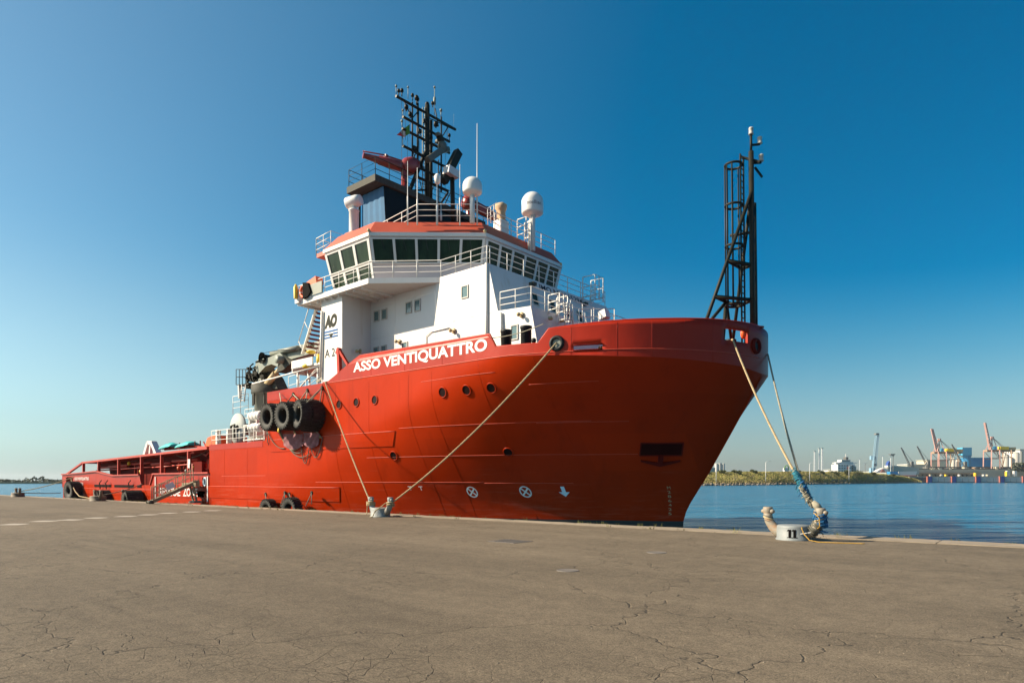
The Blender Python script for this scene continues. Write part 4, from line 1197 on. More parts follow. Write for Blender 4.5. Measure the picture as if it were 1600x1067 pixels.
# logo
def LG(u, v_): return Vector((-35.08 + u, 23.188, 10.98 + v_))
text('logo_letters', 'AO', lambda u, v_: LG(u + .02 + v_ * .14, v_), 1.24, .80, 'logo_dark', casing, bold=.075)
for i, (u0, u1) in enumerate((((0.02, 1.36),), ((0.02, .40), (.98, 1.36)), ((0.02, .48), (.9, 1.36)))) if False else []: pass
k = MB()
for z, segs in ((10.74, ((.0, 1.38),)), (10.56, ((.0, .48), (.92, 1.38))), (10.38, ((.0, .58), (.80, 1.38)))):
    for a, b_ in segs: k.box(-35.06 + a, -35.06 + b_, 23.176, 23.198, z, z + .075)
k.build('logo_stripe', 'logo_blue', casing)
k = MB(); k.prism([(-34.58, 23.178, 10.62), (-34.16, 23.178, 10.62), (-34.37, 23.178, 10.34)], (0, .02, 0)); k.build('logo_triangle', 'logo_dark', casing)
text('pennant_number', 'A 24', lambda u, v_: Vector((-35.02 + u, 23.188, 9.22 + v_)), 1.42, .5, 'logo_dark', casing, bold=.005)
# ---- wheelhouse
TB = [(-34.7, 23.0), (-30.35, 23.0), (-25.45, 27.35), (-25.45, 34.5), (-30.35, 39.0), (-34.7, 39.0)]
BB = [(-34.5, 23.62), (-30.6, 23.62), (-26.05, 27.6), (-26.05, 34.3), (-30.6, 38.38), (-34.5, 38.38)]
Z0, Z1 = 13.05, 15.5
wh = MB()
wh.loft([(a, c, Z0) for a, c in BB], [(a, c, Z1) for a, c in TB])
wheel = wh.build('wheelhouse', 'wheelhouse_pink', ship)
def face_pt(i, u, v_, off=0.0):
    b0, b1, t0, t1 = Vector((*BB[i], Z0)), Vector((*BB[(i + 1) % 6], Z0)), Vector((*TB[i], Z1)), Vector((*TB[(i + 1) % 6], Z1))
    n = (b1 - b0).cross(t0 - b0).normalized()
    if n.dot(b0 - Vector((-31, CL, 14))) < 0: n = -n
    return b0.lerp(b1, u).lerp(t0.lerp(t1, u), v_) + n * off
def fbox(mb, i, u0, u1, v0, v1, o0, o1):
    P = [face_pt(i, u, v_, o) for o in (o0, o1) for u, v_ in ((u0, v0), (u1, v0), (u1, v1), (u0, v1))]
    mb.add(P, [(0, 1, 2, 3), (4, 5, 6, 7), (0, 1, 5, 4), (1, 2, 6, 5), (2, 3, 7, 6), (3, 0, 4, 7)])
def windows(i, n, vr, mu=.045, ends=.03):
    for v0, v1 in vr:
        for j in range(n):
            u0 = lerp(ends, 1 - ends, j / n) + mu / 2; u1 = lerp(ends, 1 - ends, (j + 1) / n) - mu / 2
            k = MB(); fbox(k, i, u0, u1, v0, v1, .004, .02); k.build('window_pane', 'glass', wheel)
        k = MB()
        for j in range(n + 1):
            u = lerp(ends, 1 - ends, j / n); fbox(k, i, max(0, u - mu / 2), min(1, u + mu / 2), v0 - .03, v1 + .03, .0, .075)
        fbox(k, i, ends, 1 - ends, v1, v1 + .03, .002, .07); fbox(k, i, ends, 1 - ends, v0 - .03, v0, .002, .07)
        k.build('window_frame', 'white', wheel)
windows(0, 3, ((.08, .42), (.50, .93)), .05, .02)
windows(1, 5, ((.45, .94),), .022, .012)
windows(2, 6, ((.45, .94),), .024, .015)
windows(3, 5, ((.45, .94),), .022, .012)
# wipers on the chamfer windows
k = MB()
for j in range(5): k.bar(face_pt(1, .1 + j * .192, .93, .05), face_pt(1, .12 + j * .192, .70, .05), .025)
k.build('wiper', 'black_paint', wheel)
def grow(poly, o):
    c = Vector((sum(p[0] for p in poly) / 6, CL)); out = []
    n = len(poly)
    for i in range(n):
        p0, p, p1 = Vector(poly[i - 1]), Vector(poly[i]), Vector(poly[(i + 1) % n])
        e0, e1 = (p - p0).normalized(), (p1 - p).normalized()
        n0, n1_ = Vector((e0.y, -e0.x)), Vector((e1.y, -e1.x))
        if n0.dot(p - c) < 0: n0 = -n0
        if n1_.dot(p - c) < 0: n1_ = -n1_
        b_ = (n0 + n1_).normalized(); out.append(tuple(p + b_ * (o / max(.4, b_.dot(n0)))))
    return out
k = MB(); k.prism([(a, c, 15.5) for a, c in grow(TB, .10)], (0, 0, .20)); k.build('roof_edge', 'white', ship)
RT_ = grow(TB, .08); RI = grow(TB, -.55)
k = MB(); k.loft([(a, c, 15.70) for a, c in RT_], [(a, c, 16.52) for a, c in RI]); roof = k.build('roof', 'roof_red', ship)
k = MB()
for q in (Vector((*TB[1], 15.78)), Vector((*TB[2], 15.78)), Vector((*TB[3], 15.7))): k.ball(q + Vector((.08, -.12, 0)), .10, 8); k.bar(q, q + Vector((.05, -.1, 0)), .06)
k.build('corner_lamp', 'tan', roof)
# ---- rails
def rl(name, pts, **kw): k = MB(); rail(k, pts, **kw); return k.build(name, 'white_rail', ship)
rl('railing', [(-37.4, 22.86, 13.06), (-30.2, 22.86, 13.06), (-27.0, 25.36, 13.06), (-23.5, 25.36, 13.06), (-23.42, 25.5, 13.06), (-23.42, 36.6, 13.06), (-27, 36.7, 13.06)], h=.95, n=3, sp=1.35)
rl('railing', [(-37.4, 22.86, 13.06), (-37.4, 24.6, 13.06)], h=.95, n=3, sp=.9)
rl('railing', [(-27.0, 36.7, 13.06), (-30.2, 39.1, 13.06), (-37.4, 39.1, 13.06)], h=.95, n=3, sp=1.3)
# compass deck rail
rl('railing', [(-33.2, 25.5, 16.48), (-28.6, 25.0, 16.48), (-25.98, 27.25, 16.48), (-25.98, 34.6, 16.48)], h=.98, n=3, sp=1.35)
rl('railing', [(-36.9, 23.8, 16.05), (-35.3, 23.8, 16.15), (-35.3, 24.9, 16.15), (-36.9, 24.9, 16.05)], h=1.1, n=3, sp=.8, closed=True)
k = MB(); k.box(-36.7, -34.6, 23.7, 26.5, 15.85, 16.1); k.build('roof_step', 'roof_red', ship)
# lower deck rail round the front house
rl('railing', [(-22.6, 25.4, 10.42), (-20.55, 25.4, 10.34), (-20.5, 30.9, 10.36), (-20.5, 34.0, 10.36), (-20.5, 36.6, 10.36)], h=1.0, n=3, sp=1.1)
# ladder baskets with hoops in front of the house
def basket(x, y, z, w=.6, h=1.1, name='ladder_guard'):
    k = MB()
    for zz in (0, h * .5, h): k.tube([(x, y - w / 2, z + zz), (x + w, y - w / 2, z + zz), (x + w, y + w / 2, z + zz), (x, y + w / 2, z + zz)], .03, 5)
    for a, c in ((x, y - w / 2), (x + w, y - w / 2), (x + w, y + w / 2), (x, y + w / 2), (x + w, y)): k.tube([(a, c, z - .2), (a, c, z + h)], .035, 5)
    return k.build(name, 'white_rail', ship)
q = F(866, 485, -20.3); basket(-20.4, q.y, 10.36, .7, .75)
q = F(878, 490, -20.0); basket(-20.0, q.y, 9.85, .5, .8)
q = F(917, 460, -23.2); basket(-23.2, q.y, 13.0, .9, 1.25)
q = F(932, 505, -19.5); 
for dy in (0, 2.0): 
    k = MB(); k.tube([(-19.3, q.y + dy, 8.0), (-19.3, q.y + dy, 10.0)], .05); k.tube([(-19.3, q.y + dy, 10.0), (-19.3, q.y + dy + .9, 10.05)], .035); k.build('rail_post', 'white_rail', ship)
k = MB(); rail(k, [F(905, 520, -19.0), F(960, 517, -19.0)], h=1.2, n=3, sp=1.1); k.build('railing', 'white_rail', ship)
k = MB(); q = F(944, 492, -18.6); k.obox(q, (.2, 0, .05), (0, .22, 0), (-.05, 0, .2)); k.tube([q - ZV * .2, q - ZV * 1.8], .07); k.build('flood_lamp', 'white_rail', ship)
# struts that hold the lower rail stanchions
k = MB()
for Y in (29.9, 31.3):
    k.bar((-20.45, Y, 10.4), (-20.2, Y, 9.9), .08); k.bar((-20.45, Y, 10.9), (-20.15, Y - .25, 10.2), .06)
k.build('rail_strut', 'white_rail', ship)
# mid deck rails abaft the casing (above the red side)
rl('railing', [S(400, 607.5, 23.05) - ZV * .95 + Vector((6.2, 0, 0)), Vector((-35.4, 23.08, 7.66))], h=.95, n=2, sp=2.2)
k = MB(); k.tube([Vector((-43.6, 23.05, 8.45)), Vector((-35.4, 23.05, 8.75))], .05, 7); k.build('guard_bar', 'white_rail', ship)
rl('railing', [(-41.2, 24.4, 7.6), (-37.2, 24.4, 7.9)], h=1.25, n=2, sp=1.6)
# boat deck rail
rl('railing', [(-49.85, 23.1, 4.43), (-42.2, 23.1, 4.43)], h=1.05, n=3, sp=1.25)
for X in (-49.3, -47.6): k = MB(); k.box(X - .12, X + .12, 23.2, 23.5, 4.4, 5.55); k.build('rail_locker', 'white_rail', ship)
rl('railing', [(-48.8, 25.2, 6.2), (-44.0, 25.2, 6.2)], h=1.0, n=3, sp=1.3)
rl('railing', [S(364, 647, 25.4), S(388, 643, 25.4)], h=1.4, n=3, sp=1.0)
# ---- inclined ladder to the wing
stair = empty('ladder_root', (-37.0, 24.0, 9.5)); stair.name = 'inclined_ladder'; ORG['inclined_ladder'] = Vector((-37.0, 24.0, 9.5)); stair.parent = ship; stair.location = Vector((-37.0, 24.0, 9.5)) - wloc(ship)
a0, a1 = S(473, 553, 23.5), S(494, 484, 23.5)
k = MB()
for dy in (0, .95): k.bar(a0 + Vector((0, dy, 0)), a1 + Vector((0, dy, 0)), .22, .07)
k.build('stringer', 'white_rail', stair)
for i in range(10):
    p = a0.lerp(a1, (i + .8) / 10.5); k = MB(); k.box(p.x - .14, p.x + .14, p.y + .03, p.y + .92, p.z - .03, p.z + .03); k.build('tread', 'dark_red', stair)
k = MB(); h0 = Vector((-.55, 0, .75)); k.tube([a0 + h0, a1 + h0], .03); 
for t in (.05, .5, .95): k.tube([a0.lerp(a1, t), a0.lerp(a1, t) + h0], .025)
k.build('handrail', 'white_rail', stair)
# landing box under the ladder
pa, pb = S(457, 556, 23.2), S(499, 552, 23.2)
k = MB(); k.box(-38.7, -35.5, 23.2, 25.0, 8.90, 9.04); k.box(-38.7, -36.3, 23.12, 23.197, 8.95, 9.45); k.box(-38.78, -38.703, 23.2, 25, 8.65, 9.45); k.box(-38.6, -35.6, 25.003, 25.1, 8.7, 9.3); k.build('landing', 'white', ship)
k = MB()
for X in (-38.4, -36.1): k.tube([(X, 23.4, 6.6), (X, 23.4, 8.9)], .07)
k.tube([(-38.4, 23.4, 7.6), (-36.1, 23.4, 8.8)], .05); k.tube([(-36.9, 23.5, 6.7), (-37.6, 23.6, 8.9)], .06); k.build('landing_leg', 'white_rail', ship)
for p, s_ in ((S(486, 550, 23.6), (.32, .3, .08)), (S(482, 572, 23.4), (.4, .3, .12)), (S(498, 561, 23.3), (.15, .15, .3))):
    k = MB(); k.lathe([(.001, -s_[2]), (s_[0] * .8, -s_[2]), (s_[0], 0), (s_[0] * .7, s_[2]), (.001, s_[2])], p, n=10); k.build('coiled_hose', 'yellow', ship)
k = MB()
for i in range(3): 
    p = S(483 + i * 3, 539, 24); k.ball(p, .13, 8, .8, .8, 1.6)
k.build('gas_bottle', 'brown_mark', ship)
# stores on the wing end
k = MB(); k.box(-36.0, -34.65, 22.72, 22.80, 13.08, 13.78); k.build('side_screen', 'grey', ship)
k = MB(); k.prism([(-36.55, 22.6, 13.0), (-36.0, 22.6, 13.05), (-35.7, 22.6, 13.3), (-36.0, 22.6, 13.9), (-36.55, 22.6, 14.0)], (0, .15, 0)); k.build('side_light', 'void_black', ship)
k = MB(); p = S(492, 443, 23.0); k.obox(p, (.5, 0, .1), (0, .25, 0), (-.05, 0, .22)); k.build('signal_float', 'orange', ship)
k = MB(); p = S(467, 462, 22.8); k.box(p.x - .22, p.x + .22, p.y - .15, p.y + .2, p.z - .5, p.z + .35); k.cur = 1; k.lathe([(.12, -.4), (.14, .3), (.05, .5), (.001, .5)], p + Vector((.05, -.25, .15)), n=8); k.build('smoke_float', ['white_rail', 'yellow'], ship)
# bundles at the foot of the casing and the red gate brace
k = MB()
rb2 = random.Random(3)
for i in range(9):
    p = S(lerp(500, 520, rb2.random()), lerp(586, 597, rb2.random()), 23.4); k.tube([p - Vector((.35, 0, 0)), p + Vector((.35, 0, .03))], .09, 7)
k.build('rope_bundle', 'rope_grey', ship)
k = MB(); k.bar(S(531, 583, 23.1), S(529.5, 544, 23.1), .22); k.bar(S(529, 545, 23.1), S(544, 570, 23.1), .16); k.bar(S(526.5, 551, 23.1), S(531, 549, 23.1), .18); k.build('gate_brace', 'red', ship)

# ---- smoke-stack house with fire platform
TXF, TXA = -33.4, -36.0
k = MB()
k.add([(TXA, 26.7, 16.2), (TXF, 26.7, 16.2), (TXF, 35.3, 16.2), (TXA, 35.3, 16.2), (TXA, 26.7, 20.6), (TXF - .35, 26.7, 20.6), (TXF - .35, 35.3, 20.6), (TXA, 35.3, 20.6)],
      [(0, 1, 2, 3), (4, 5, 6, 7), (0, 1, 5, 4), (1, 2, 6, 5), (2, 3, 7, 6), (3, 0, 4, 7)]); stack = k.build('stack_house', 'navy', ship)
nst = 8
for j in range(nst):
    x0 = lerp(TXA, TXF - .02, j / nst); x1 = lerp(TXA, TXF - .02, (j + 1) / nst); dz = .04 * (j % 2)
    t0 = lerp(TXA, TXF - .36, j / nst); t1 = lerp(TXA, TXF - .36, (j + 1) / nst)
    k = MB(); k.add([(x0, 26.69 - dz, 16.3), (x1, 26.69 - .04 + dz, 16.3), (t1, 26.69 - .04 + dz, 20.55), (t0, 26.69 - dz, 20.55)], [(0, 1, 2, 3)]); k.build('side_panel', 'navy_sunlit', stack, fixn=False)
k = MB(); plat = [(-36.6, 25.9), (-33.6, 25.9), (-33.6, 36.1), (-36.6, 36.1)]
k.prism([(a, c, 20.62) for a, c in plat], (0, 0, .42)); plt_ = k.build('fire_platform', 'dark_grey', ship)
k = MB(); rail(k, [(-36.5, 36.0, 21.04), (-36.5, 26.0, 21.04), (-33.7, 26.0, 21.04), (-33.7, 36.0, 21.04)], h=1.15, n=3, sp=1.15); k.build('platform_railing', 'mast_black', ship)
k = MB(); rail(k, [(-33.3, 27.5, 16.3), (-33.3, 34.5, 16.3)], h=1.0, n=2, sp=1.4); k.build('railing', 'white_rail', ship)
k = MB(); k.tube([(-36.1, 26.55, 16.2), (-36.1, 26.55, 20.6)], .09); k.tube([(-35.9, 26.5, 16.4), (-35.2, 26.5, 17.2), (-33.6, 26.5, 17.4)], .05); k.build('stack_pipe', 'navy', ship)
# fire monitors
def monitor(name, P0, body, tip, tail, base):
    root = empty('fire_monitor', base); root.parent = ship; root.location = base - wloc(ship)
    k = MB(); k.lathe([(.30, 0), (.30, .2), (.22, .25), (.22, .55), (.3, .6), (.3, .8), (.22, .85), (.24, (body - base).z)], base, n=14); k.build('pedestal', 'monitor_red', root)
    k = MB(); d = (tail - body); k.tube([body - d * .5, body - d * .2, body, body + d * .5, body + d * .85, tail], [.34, .5, .6, .58, .40, .1], 14)
    k.lathe([(.38, -.28), (.38, .28)], body, (0, 1, 0), 12); k.build('monitor_body', 'monitor_red', root)
    k = MB(); a = body - d * .3; k.tube([a, a.lerp(tip, .3), a.lerp(tip, .62), a.lerp(tip, .64), a.lerp(tip, .95), tip], [.36, .34, .30, .24, .17, .2], 12); k.build('barrel', 'monitor_red', root)
    k = MB(); k.tube([a + ZV * .42, a.lerp(tip, .5) + ZV * .45, tip + ZV * .28], .05, 5); k.bar(a.lerp(tip, .45) + ZV * .2, a.lerp(tip, .45) + ZV * .5, .2); k.build('barrel_pipe', 'monitor_red', root)
XM = -34.9
monitor('a', None, F(637, 261, XM), F(567, 243, XM - 1.2), F(654, 257, XM), Vector((F(632, 300, XM).x, F(632, 300, XM).y, 21.0)))
monitor('b', None, F(733, 318, XM + .5), F(792, 352, XM + 2.6), F(722, 313, XM + .3), Vector((XM + .5, F(733, 345, XM + .5).y, 21.0 - 2.6)))
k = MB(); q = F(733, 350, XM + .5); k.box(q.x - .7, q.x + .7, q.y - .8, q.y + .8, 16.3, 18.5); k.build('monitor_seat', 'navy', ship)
# ---- main mast
XMm = -34.5
mm = empty('main_mast', (XMm, CL, 21.0)); mm.parent = ship; mm.location = Vector((XMm, CL, 21.0)) - wloc(ship)
def FM(px, py, dx=0): return F(px, py, XMm + dx)
k = MB(); k.tube([Vector((XMm, 31.1, 21.0)), Vector((XMm, 31.1, 27.9))], .17, 10); k.ball((XMm, 31.1, 28.0), .16, 8); k.build('mast_pole', 'mast_black', mm)
k = MB(); k.tube([Vector((XMm, 31.45, 21.0)), Vector((XMm, 31.45, 27.0))], .11, 8); k.build('mast_pole', 'mast_black', mm)
for a, b_ in (((618.7, 148.7), (711.8, 204.4)), ((629.5, 182), (702.3, 222.5)), ((628.5, 198), (702.3, 242)), ((629.5, 227.4), (696.4, 261.9)), ((656, 262), (690, 280)), ((650, 275), (700, 300))):
    k = MB(); p, q = FM(*a), FM(*b_); zz = (p.z + q.z) / 2; p.z = q.z = zz; k.tube([p, q], .092, 8); k.build('yard', 'mast_black', mm)
for px, y0, y1, r in ((644.3, 160, 245, .06), (652.7, 162, 250, .08), (689.5, 183, 300, .06), (685, 250, 330, .04)):
    k = MB(); k.tube([FM(px, y1), FM(px, y0)], r, 6); k.build('mast_pole', 'mast_black', mm)
k = MB(); k.bar(FM(668, 230), FM(640, 298), .2); k.bar(FM(700, 301), FM(690, 316), .12); k.bar(FM(640, 298), FM(668, 297), .1); k.tube([FM(640, 170), FM(644, 190)], .03)
for a, b_ in (((644, 185), (632, 160)), ((644, 185), (655, 172)), ((685, 198), (680, 170)), ((692, 212), (701, 197)), ((644, 250), (652, 236)), ((676, 284), (703, 268)), ((690, 330), (705, 298))): k.tube([FM(*a), FM(*b_)], .04, 5)
k.build('mast_brace', 'mast_black', mm)
k = MB()
for px in (660.3, 664): k.tube([FM(px, 310), FM(px, 168)], .035, 5)
za, zb = FM(662, 310).z, FM(662, 170).z; y0, y1 = FM(660.3, 240).y, FM(664, 240).y
for i in range(24):
    z = lerp(za, zb, i / 23); k.tube([(XMm - .02, y0, z), (XMm - .02, y1, z)], .025, 4)
k.build('mast_ladder', 'grey', mm)
for px, py, h, r in ((619, 148, .5, .07), (623, 150, .25, .1), (628, 151, .3, .11), (637.5, 155, .75, .06), (644.5, 158, .3, .1), (651, 164, .35, .14), (653, 164, .3, .1), (679, 180, 1.9, .07), (676, 168, .2, .1), (689, 182, .35, .09), (709, 201, 1.0, .02), (629.5, 181, .3, .07), (628, 198, .3, .08), (629.5, 227, .55, .05), (641, 185, .15, .13), (702, 220, .3, .1), (635, 174, .15, .14), (681, 200, .12, .16)):
    p = FM(px, py); k = MB(); k.tube([p, p + ZV * h], r * .35, 5); k.lathe([(.001, h), (r, h), (r, h + r * 1.6), (r * .4, h + r * 2.2), (.001, h + r * 2.2)], p, n=8); k.build('mast_lamp', 'mast_black' if r > .09 else 'grey', mm)
k = MB(); p = FM(679, 158); k.lathe([(.001, -.25), (.09, -.25), (.09, .25), (.001, .25)], p, n=8); k.build('wind_sensor', 'grey', mm)
# signal halyards, stays and small aerials between the yards
rmm = random.Random(41)
for i in range(16):
    px = rmm.uniform(626, 700); y0 = pl(px, [(619, 149), (712, 204)]) + rmm.choice([0, 33, 50]); k = MB()
    k.tube([FM(px, y0), FM(px + rmm.uniform(-2, 2), y0 + rmm.uniform(30, 95))], .014, 4); k.build('halyard', 'mast_black', mm)
for (a, b_) in (((619, 149), (667, 178)), ((711, 204), (669, 184)), ((630, 182), (667, 205)), ((702, 222), (669, 205)), ((629, 228), (667, 250)), ((696, 262), (669, 250)), ((652, 200), (667, 232)), ((689, 210), (669, 240)), ((645, 235), (660, 300)), ((690, 262), (672, 305))):
    k = MB(); k.tube([FM(*a), FM(*b_)], .03, 5); k.build('mast_stay', 'mast_black', mm)
for px, py in ((655, 205), (648, 232), (676, 243), (684, 222), (658, 262), (681, 276), (664, 190), (672, 215)):
    k = MB(); q = FM(px, py); k.obox(q, (.1, 0, 0), (0, .16, 0), (0, 0, .12)); k.build('junction_box', 'mast_black', mm)
# radar scanners
k = MB(); k.tube([F(708, 345, -33.0), F(706.5, 276, -33.0)], .16, 10); k.build('radar_post', 'mast_black', ship)
k = MB(); a_, b_ = F(693, 284, -33.2), F(716, 238, -33.2); k.obox((a_ + b_) / 2, (b_ - a_) / 2, Vector((.22, 0, 0)), (b_ - a_).cross(Vector((1, 0, 0))).normalized() * .26); k.build('radar_panel', 'mast_black', ship)
k = MB(); q = F(705, 270, -32.9); k.obox(q, (.3, 0, 0), (0, .5, -.06), (0, .04, .26)); k.build('radar_gear_box', 'white', ship)
k = MB(); a_, b_ = FM(668, 250, .4), FM(696, 231, .4); k.obox((a_ + b_) / 2, (b_ - a_) / 2, Vector((.2, 0, 0)), (b_ - a_).cross(Vector((1, 0, 0))).normalized() * .2); k.bar(b_, FM(698, 238, .4), .5, .3); k.build('radar_arm', 'brown_mark', mm)
k = MB(); k.lathe([(.28, -.25), (.33, 0), (.28, .25), (.001, .3)], FM(691, 229, .4), n=12); k.build('radar_gear_box', 'brown_mark', mm)
k = MB(); k.bar(FM(686, 212, .4), FM(695, 236, .4), .34, .3); k.build('radar_bracket', 'mast_black', mm)
k = MB(); k.obox(FM(686, 212, .4), (.16, 0, 0), (0, .22, -.03), (0, 0, .1)); k.build('radar_cap', 'brown_mark', mm)
# domes
def dome(px, pyc, rpx, Y, pole_y, h, m='dome_white', under='white'):
    c = S(px, pyc, Y); d = c.x * V[0] + c.y * V[1]; r = rpx / FPX * d; base = S(px, pole_y, Y)
    root = empty('satellite_dome', base); root.parent = ship; root.location = base - wloc(ship)
    k = MB(); k.tube([base, Vector((base.x, base.y, c.z - .1))], r * .26, 12); k.build('dome_post', 'dome_white', root)
    k = MB(); hh_ = r * h
    prof = [(r * .22, -hh_ - .12), (r * .86, -hh_ - .05), (r * .97, -hh_), (r, -hh_ + .06), (r, 0)] + [(r * math.cos(R(a)), r * .95 * math.sin(R(a))) for a in range(10, 90, 10)] + [(.001, r * .95)]
    k.lathe(prof, c, n=28); k.build('dome', m, root)
    return c, r, hh_, root
dome(738, 292, 15.5, 26.9, 349, .62)
c, r, hh_, rt_ = dome(832, 317, 17, 31.5, 392, 1.0)
def wrap(u, v_):
    a = -2.05 + u / r; return c + Vector((math.cos(a), math.sin(a), 0)) * (r * 1.004) + ZV * (v_ - .32)
text('dome_lettering', 'ntellian', lambda u, v_: wrap(u + .42, v_), .95, .22, 'text_blue', rt_)
k = MB(); vs = []
for i in range(9):
    a = -2.75 + i * .11; 
    for zz in (.16 + .04 * math.sin(i), -.26 - .05 * math.sin(i * .8)): vs.append(c + Vector((math.cos(a), math.sin(a), 0)) * (r * 1.005) + ZV * zz)
k.add(vs, [(2 * i, 2 * i + 2, 2 * i + 3, 2 * i + 1) for i in range(8)]); k.build('dome_emblem', 'mark_blue_white', rt_, fixn=False)
k = MB()
for px in (826, 829): k.tube([S(px, 392, 31.2), S(px, 345, 31.2)], .05, 6)
k.build('dome_ladder', 'white_rail', ship)
q = S(824, 362, 31.2); basket(q.x - .5, q.y, q.z - .2, .7, .95)
# small ball antenna, whips
for px, y1, y0, X, r_, nm in ((683, 352, 283, -27.5, .05, 'post'), (718.5, 352, 257, -26.5, .03, 'whip_antenna'), (745.5, 352, 193, -25.9, .035, 'whip_antenna'), (637, 352, 252, -28.5, .03, 'whip_antenna'), (652, 352, 262, -28.3, .035, 'whip_antenna'), (637, 340, 318, -33.3, .06, 'vent_post'), (689, 345, 318, -33.3, .06, 'vent_post')):
    a_, b_ = F(px, y1, X), F(px, y0, X); k = MB(); k.tube([a_, a_.lerp(b_, .45), a_.lerp(b_, .46), b_], [r_ * 1.3, r_ * 1.3, r_ * .8, r_ * .5], 6); k.build('antenna_post' if nm == 'post' else nm, 'white_rail', ship)
k = MB(); p = F(683.5, 279, -27.5); k.lathe([(.001, -.3), (.14, -.28), (.18, -.1), (.18, .12), (.1, .24), (.001, .26)], p, n=12); k.build('ball_antenna', 'dome_white', ship)
# canvas covered searchlight on its white box
q = F(783, 345, -26.3); k = MB(); k.box(q.x - .3, q.x + .3, q.y - .35, q.y + .35, 16.2, q.z - .05); k.build('light_stand', 'white_rail', ship)
k = MB(); 
prof = [(.24, 0), (.27, .3), (.24, .45), (.30, .6), (.36, .75), (.34, .95), (.2, 1.04), (.001, 1.06)]
k.lathe(prof, q, n=14); o = len(k.v)
rq = random.Random(2); k.v = [(x + rq.uniform(-.03, .03), y + rq.uniform(-.03, .03), z) for x, y, z in k.v]; k.build('searchlight_cover', 'canvas', ship)
rl('railing', [F(762, 352, -26.6), F(776, 342, -27.4)], h=1.0, n=3, sp=.7)
# searchlight on white column at the wing side
q = S(553, 366, 24.6); k = MB(); k.lathe([(.30, 0), (.30, 1.4), (.33, 1.42), (.33, 1.5), (.001, 1.52)], q, n=16); k.build('light_column', 'white_rail', ship)
k = MB(); k.box(q.x - .4, q.x + .4, q.y - .4, q.y + .4, q.z - .4, q.z + .02); k.build('column_base', 'roof_red', ship)
k = MB(); a = Vector((-.45, -.2, -.08)); c2 = q + ZV * 2.0; k.tube([c2 - a * 1.0, c2 - a * .4, c2 + a * .9, c2 + a * 1.0], [.30, .37, .37, .33], 16); k.bar(q + ZV * 1.5, q + ZV * 1.75, .3); k.build('searchlight', 'dome_white', ship)

# ---- deck crane abaft the house
YC = 25.2
cr = empty('deck_crane', (-46.5, YC, 3.6)); cr.parent = ship; cr.location = Vector((-46.5, YC, 3.6)) - wloc(ship)
def C(px, py, dy=0): return S(px, py, YC + dy)
cc = C(403, 645); k = MB(); b0 = Vector((cc.x, YC + .9, 3.6)); ztop = C(403, 616).z
k.lathe([(1.05, 0), (1.05, ztop - 3.6), (1.25, ztop - 3.55), (1.25, ztop - 3.2), (.9, ztop - 3.1), (.8, ztop - 2.4), (.001, ztop - 2.3)], b0, n=24); k.build('pedestal', 'grey', cr)
k = MB(); k.lathe([(1.3, ztop - 3.5), (1.3, ztop - 2.9), (1.1, ztop - 2.8), (.001, ztop - 2.75)], b0, n=20)
for i in range(8):
    a = i * .785; k.bar(b0 + Vector((1.2 * math.cos(a), 1.2 * math.sin(a), ztop - 4.4)), b0 + Vector((1.2 * math.cos(a), 1.2 * math.sin(a), ztop - 3.4)), .1)
k.build('slewing_ring', 'dark_grey', cr)
k = MB(); rcn = random.Random(6)
P4 = [C(386, 606), C(424, 606), C(416, 588), C(404, 574), C(394, 570), C(386, 585)]
k.prism([p + Vector((0, .5, 0)) for p in P4], (0, .9, 0)); k.build('turret', 'dark_grey', cr)
k = MB()
for i in range(40):
    p = C(rcn.uniform(388, 412), rcn.uniform(578, 604), rcn.uniform(.1, .45)); q = p + Vector((rcn.uniform(-.6, .6), rcn.uniform(-.2, .2), rcn.uniform(-.6, .6))); k.tube([p, (p + q) / 2 + Vector((0, -.15, .05)), q], rcn.uniform(.04, .10), 5)
for i in range(12):
    p = C(rcn.uniform(386, 414), rcn.uniform(576, 604), .3); k.obox(p, (rcn.uniform(.1, .3), 0, 0), (0, .2, 0), (0, 0, rcn.uniform(.1, .25)))
k.build('hydraulic_gear', 'machine_dark', cr)
k = MB(); k.prism([C(397, 575), C(402, 562), C(419, 559), C(437, 551), C(446, 560), C(434, 573), C(424, 569), C(415, 572), C(404, 584)], (0, .8, 0)); k.build('lower_boom', 'grey', cr)
k = MB(); a_, b_ = C(434, 557, .4), C(500, 540, .4); d = b_ - a_; up = Vector((-d.z, 0, d.x)).normalized()
k.prism([a_ + up * .52, b_ + up * .34, b_ - up * .34, a_ - up * .5], (0, .7, 0)); k.build('main_boom', 'grey', cr)
k = MB(); k.prism([C(436, 562), C(446, 559), C(457, 565), C(442, 578), C(432, 582)], (0, .75, 0)); k.build('boom_knee', 'dark_grey', cr)
k = MB(); k.tube([C(416, 602, .3), C(431, 583, .3)], .24, 10); k.tube([C(431, 583, .3), C(438, 575, .3)], .15, 8); k.build('lift_cylinder', 'tan', cr)
k = MB(); k.tube([C(424, 561, .2) + up * .4, C(466, 549, .2) + up * .25], .17, 8); k.build('boom_cylinder', 'grey', cr)
k = MB(); k.lathe([(.42, 0), (.42, .1), (.3, .12), (.3, 1.1), (.42, 1.12), (.42, 1.25), (.001, 1.25)], C(408, 559, -.2), (0, 1, 0), 16); k.box(C(399, 560).x, C(416, 560).x, YC, YC + .9, C(405, 566).z, C(405, 563).z); k.build('winch_drum', 'machine_dark', cr)
k = MB(); k.lathe([(.3, -.1), (.3, .35), (.001, .36)], C(439, 562, -.15), (0, -1, 0), 14); k.build('knee_pin', 'grey', cr)
k = MB(); k.tube([C(396, 568, -.2), C(391, 572, -.4), C(390, 585, -.3), C(394, 596, -.2)], .06); k.tube(sag(C(408, 553), C(462, 546), -.1), .02, 4); k.build('crane_hose', 'black_paint', cr)
k = MB()
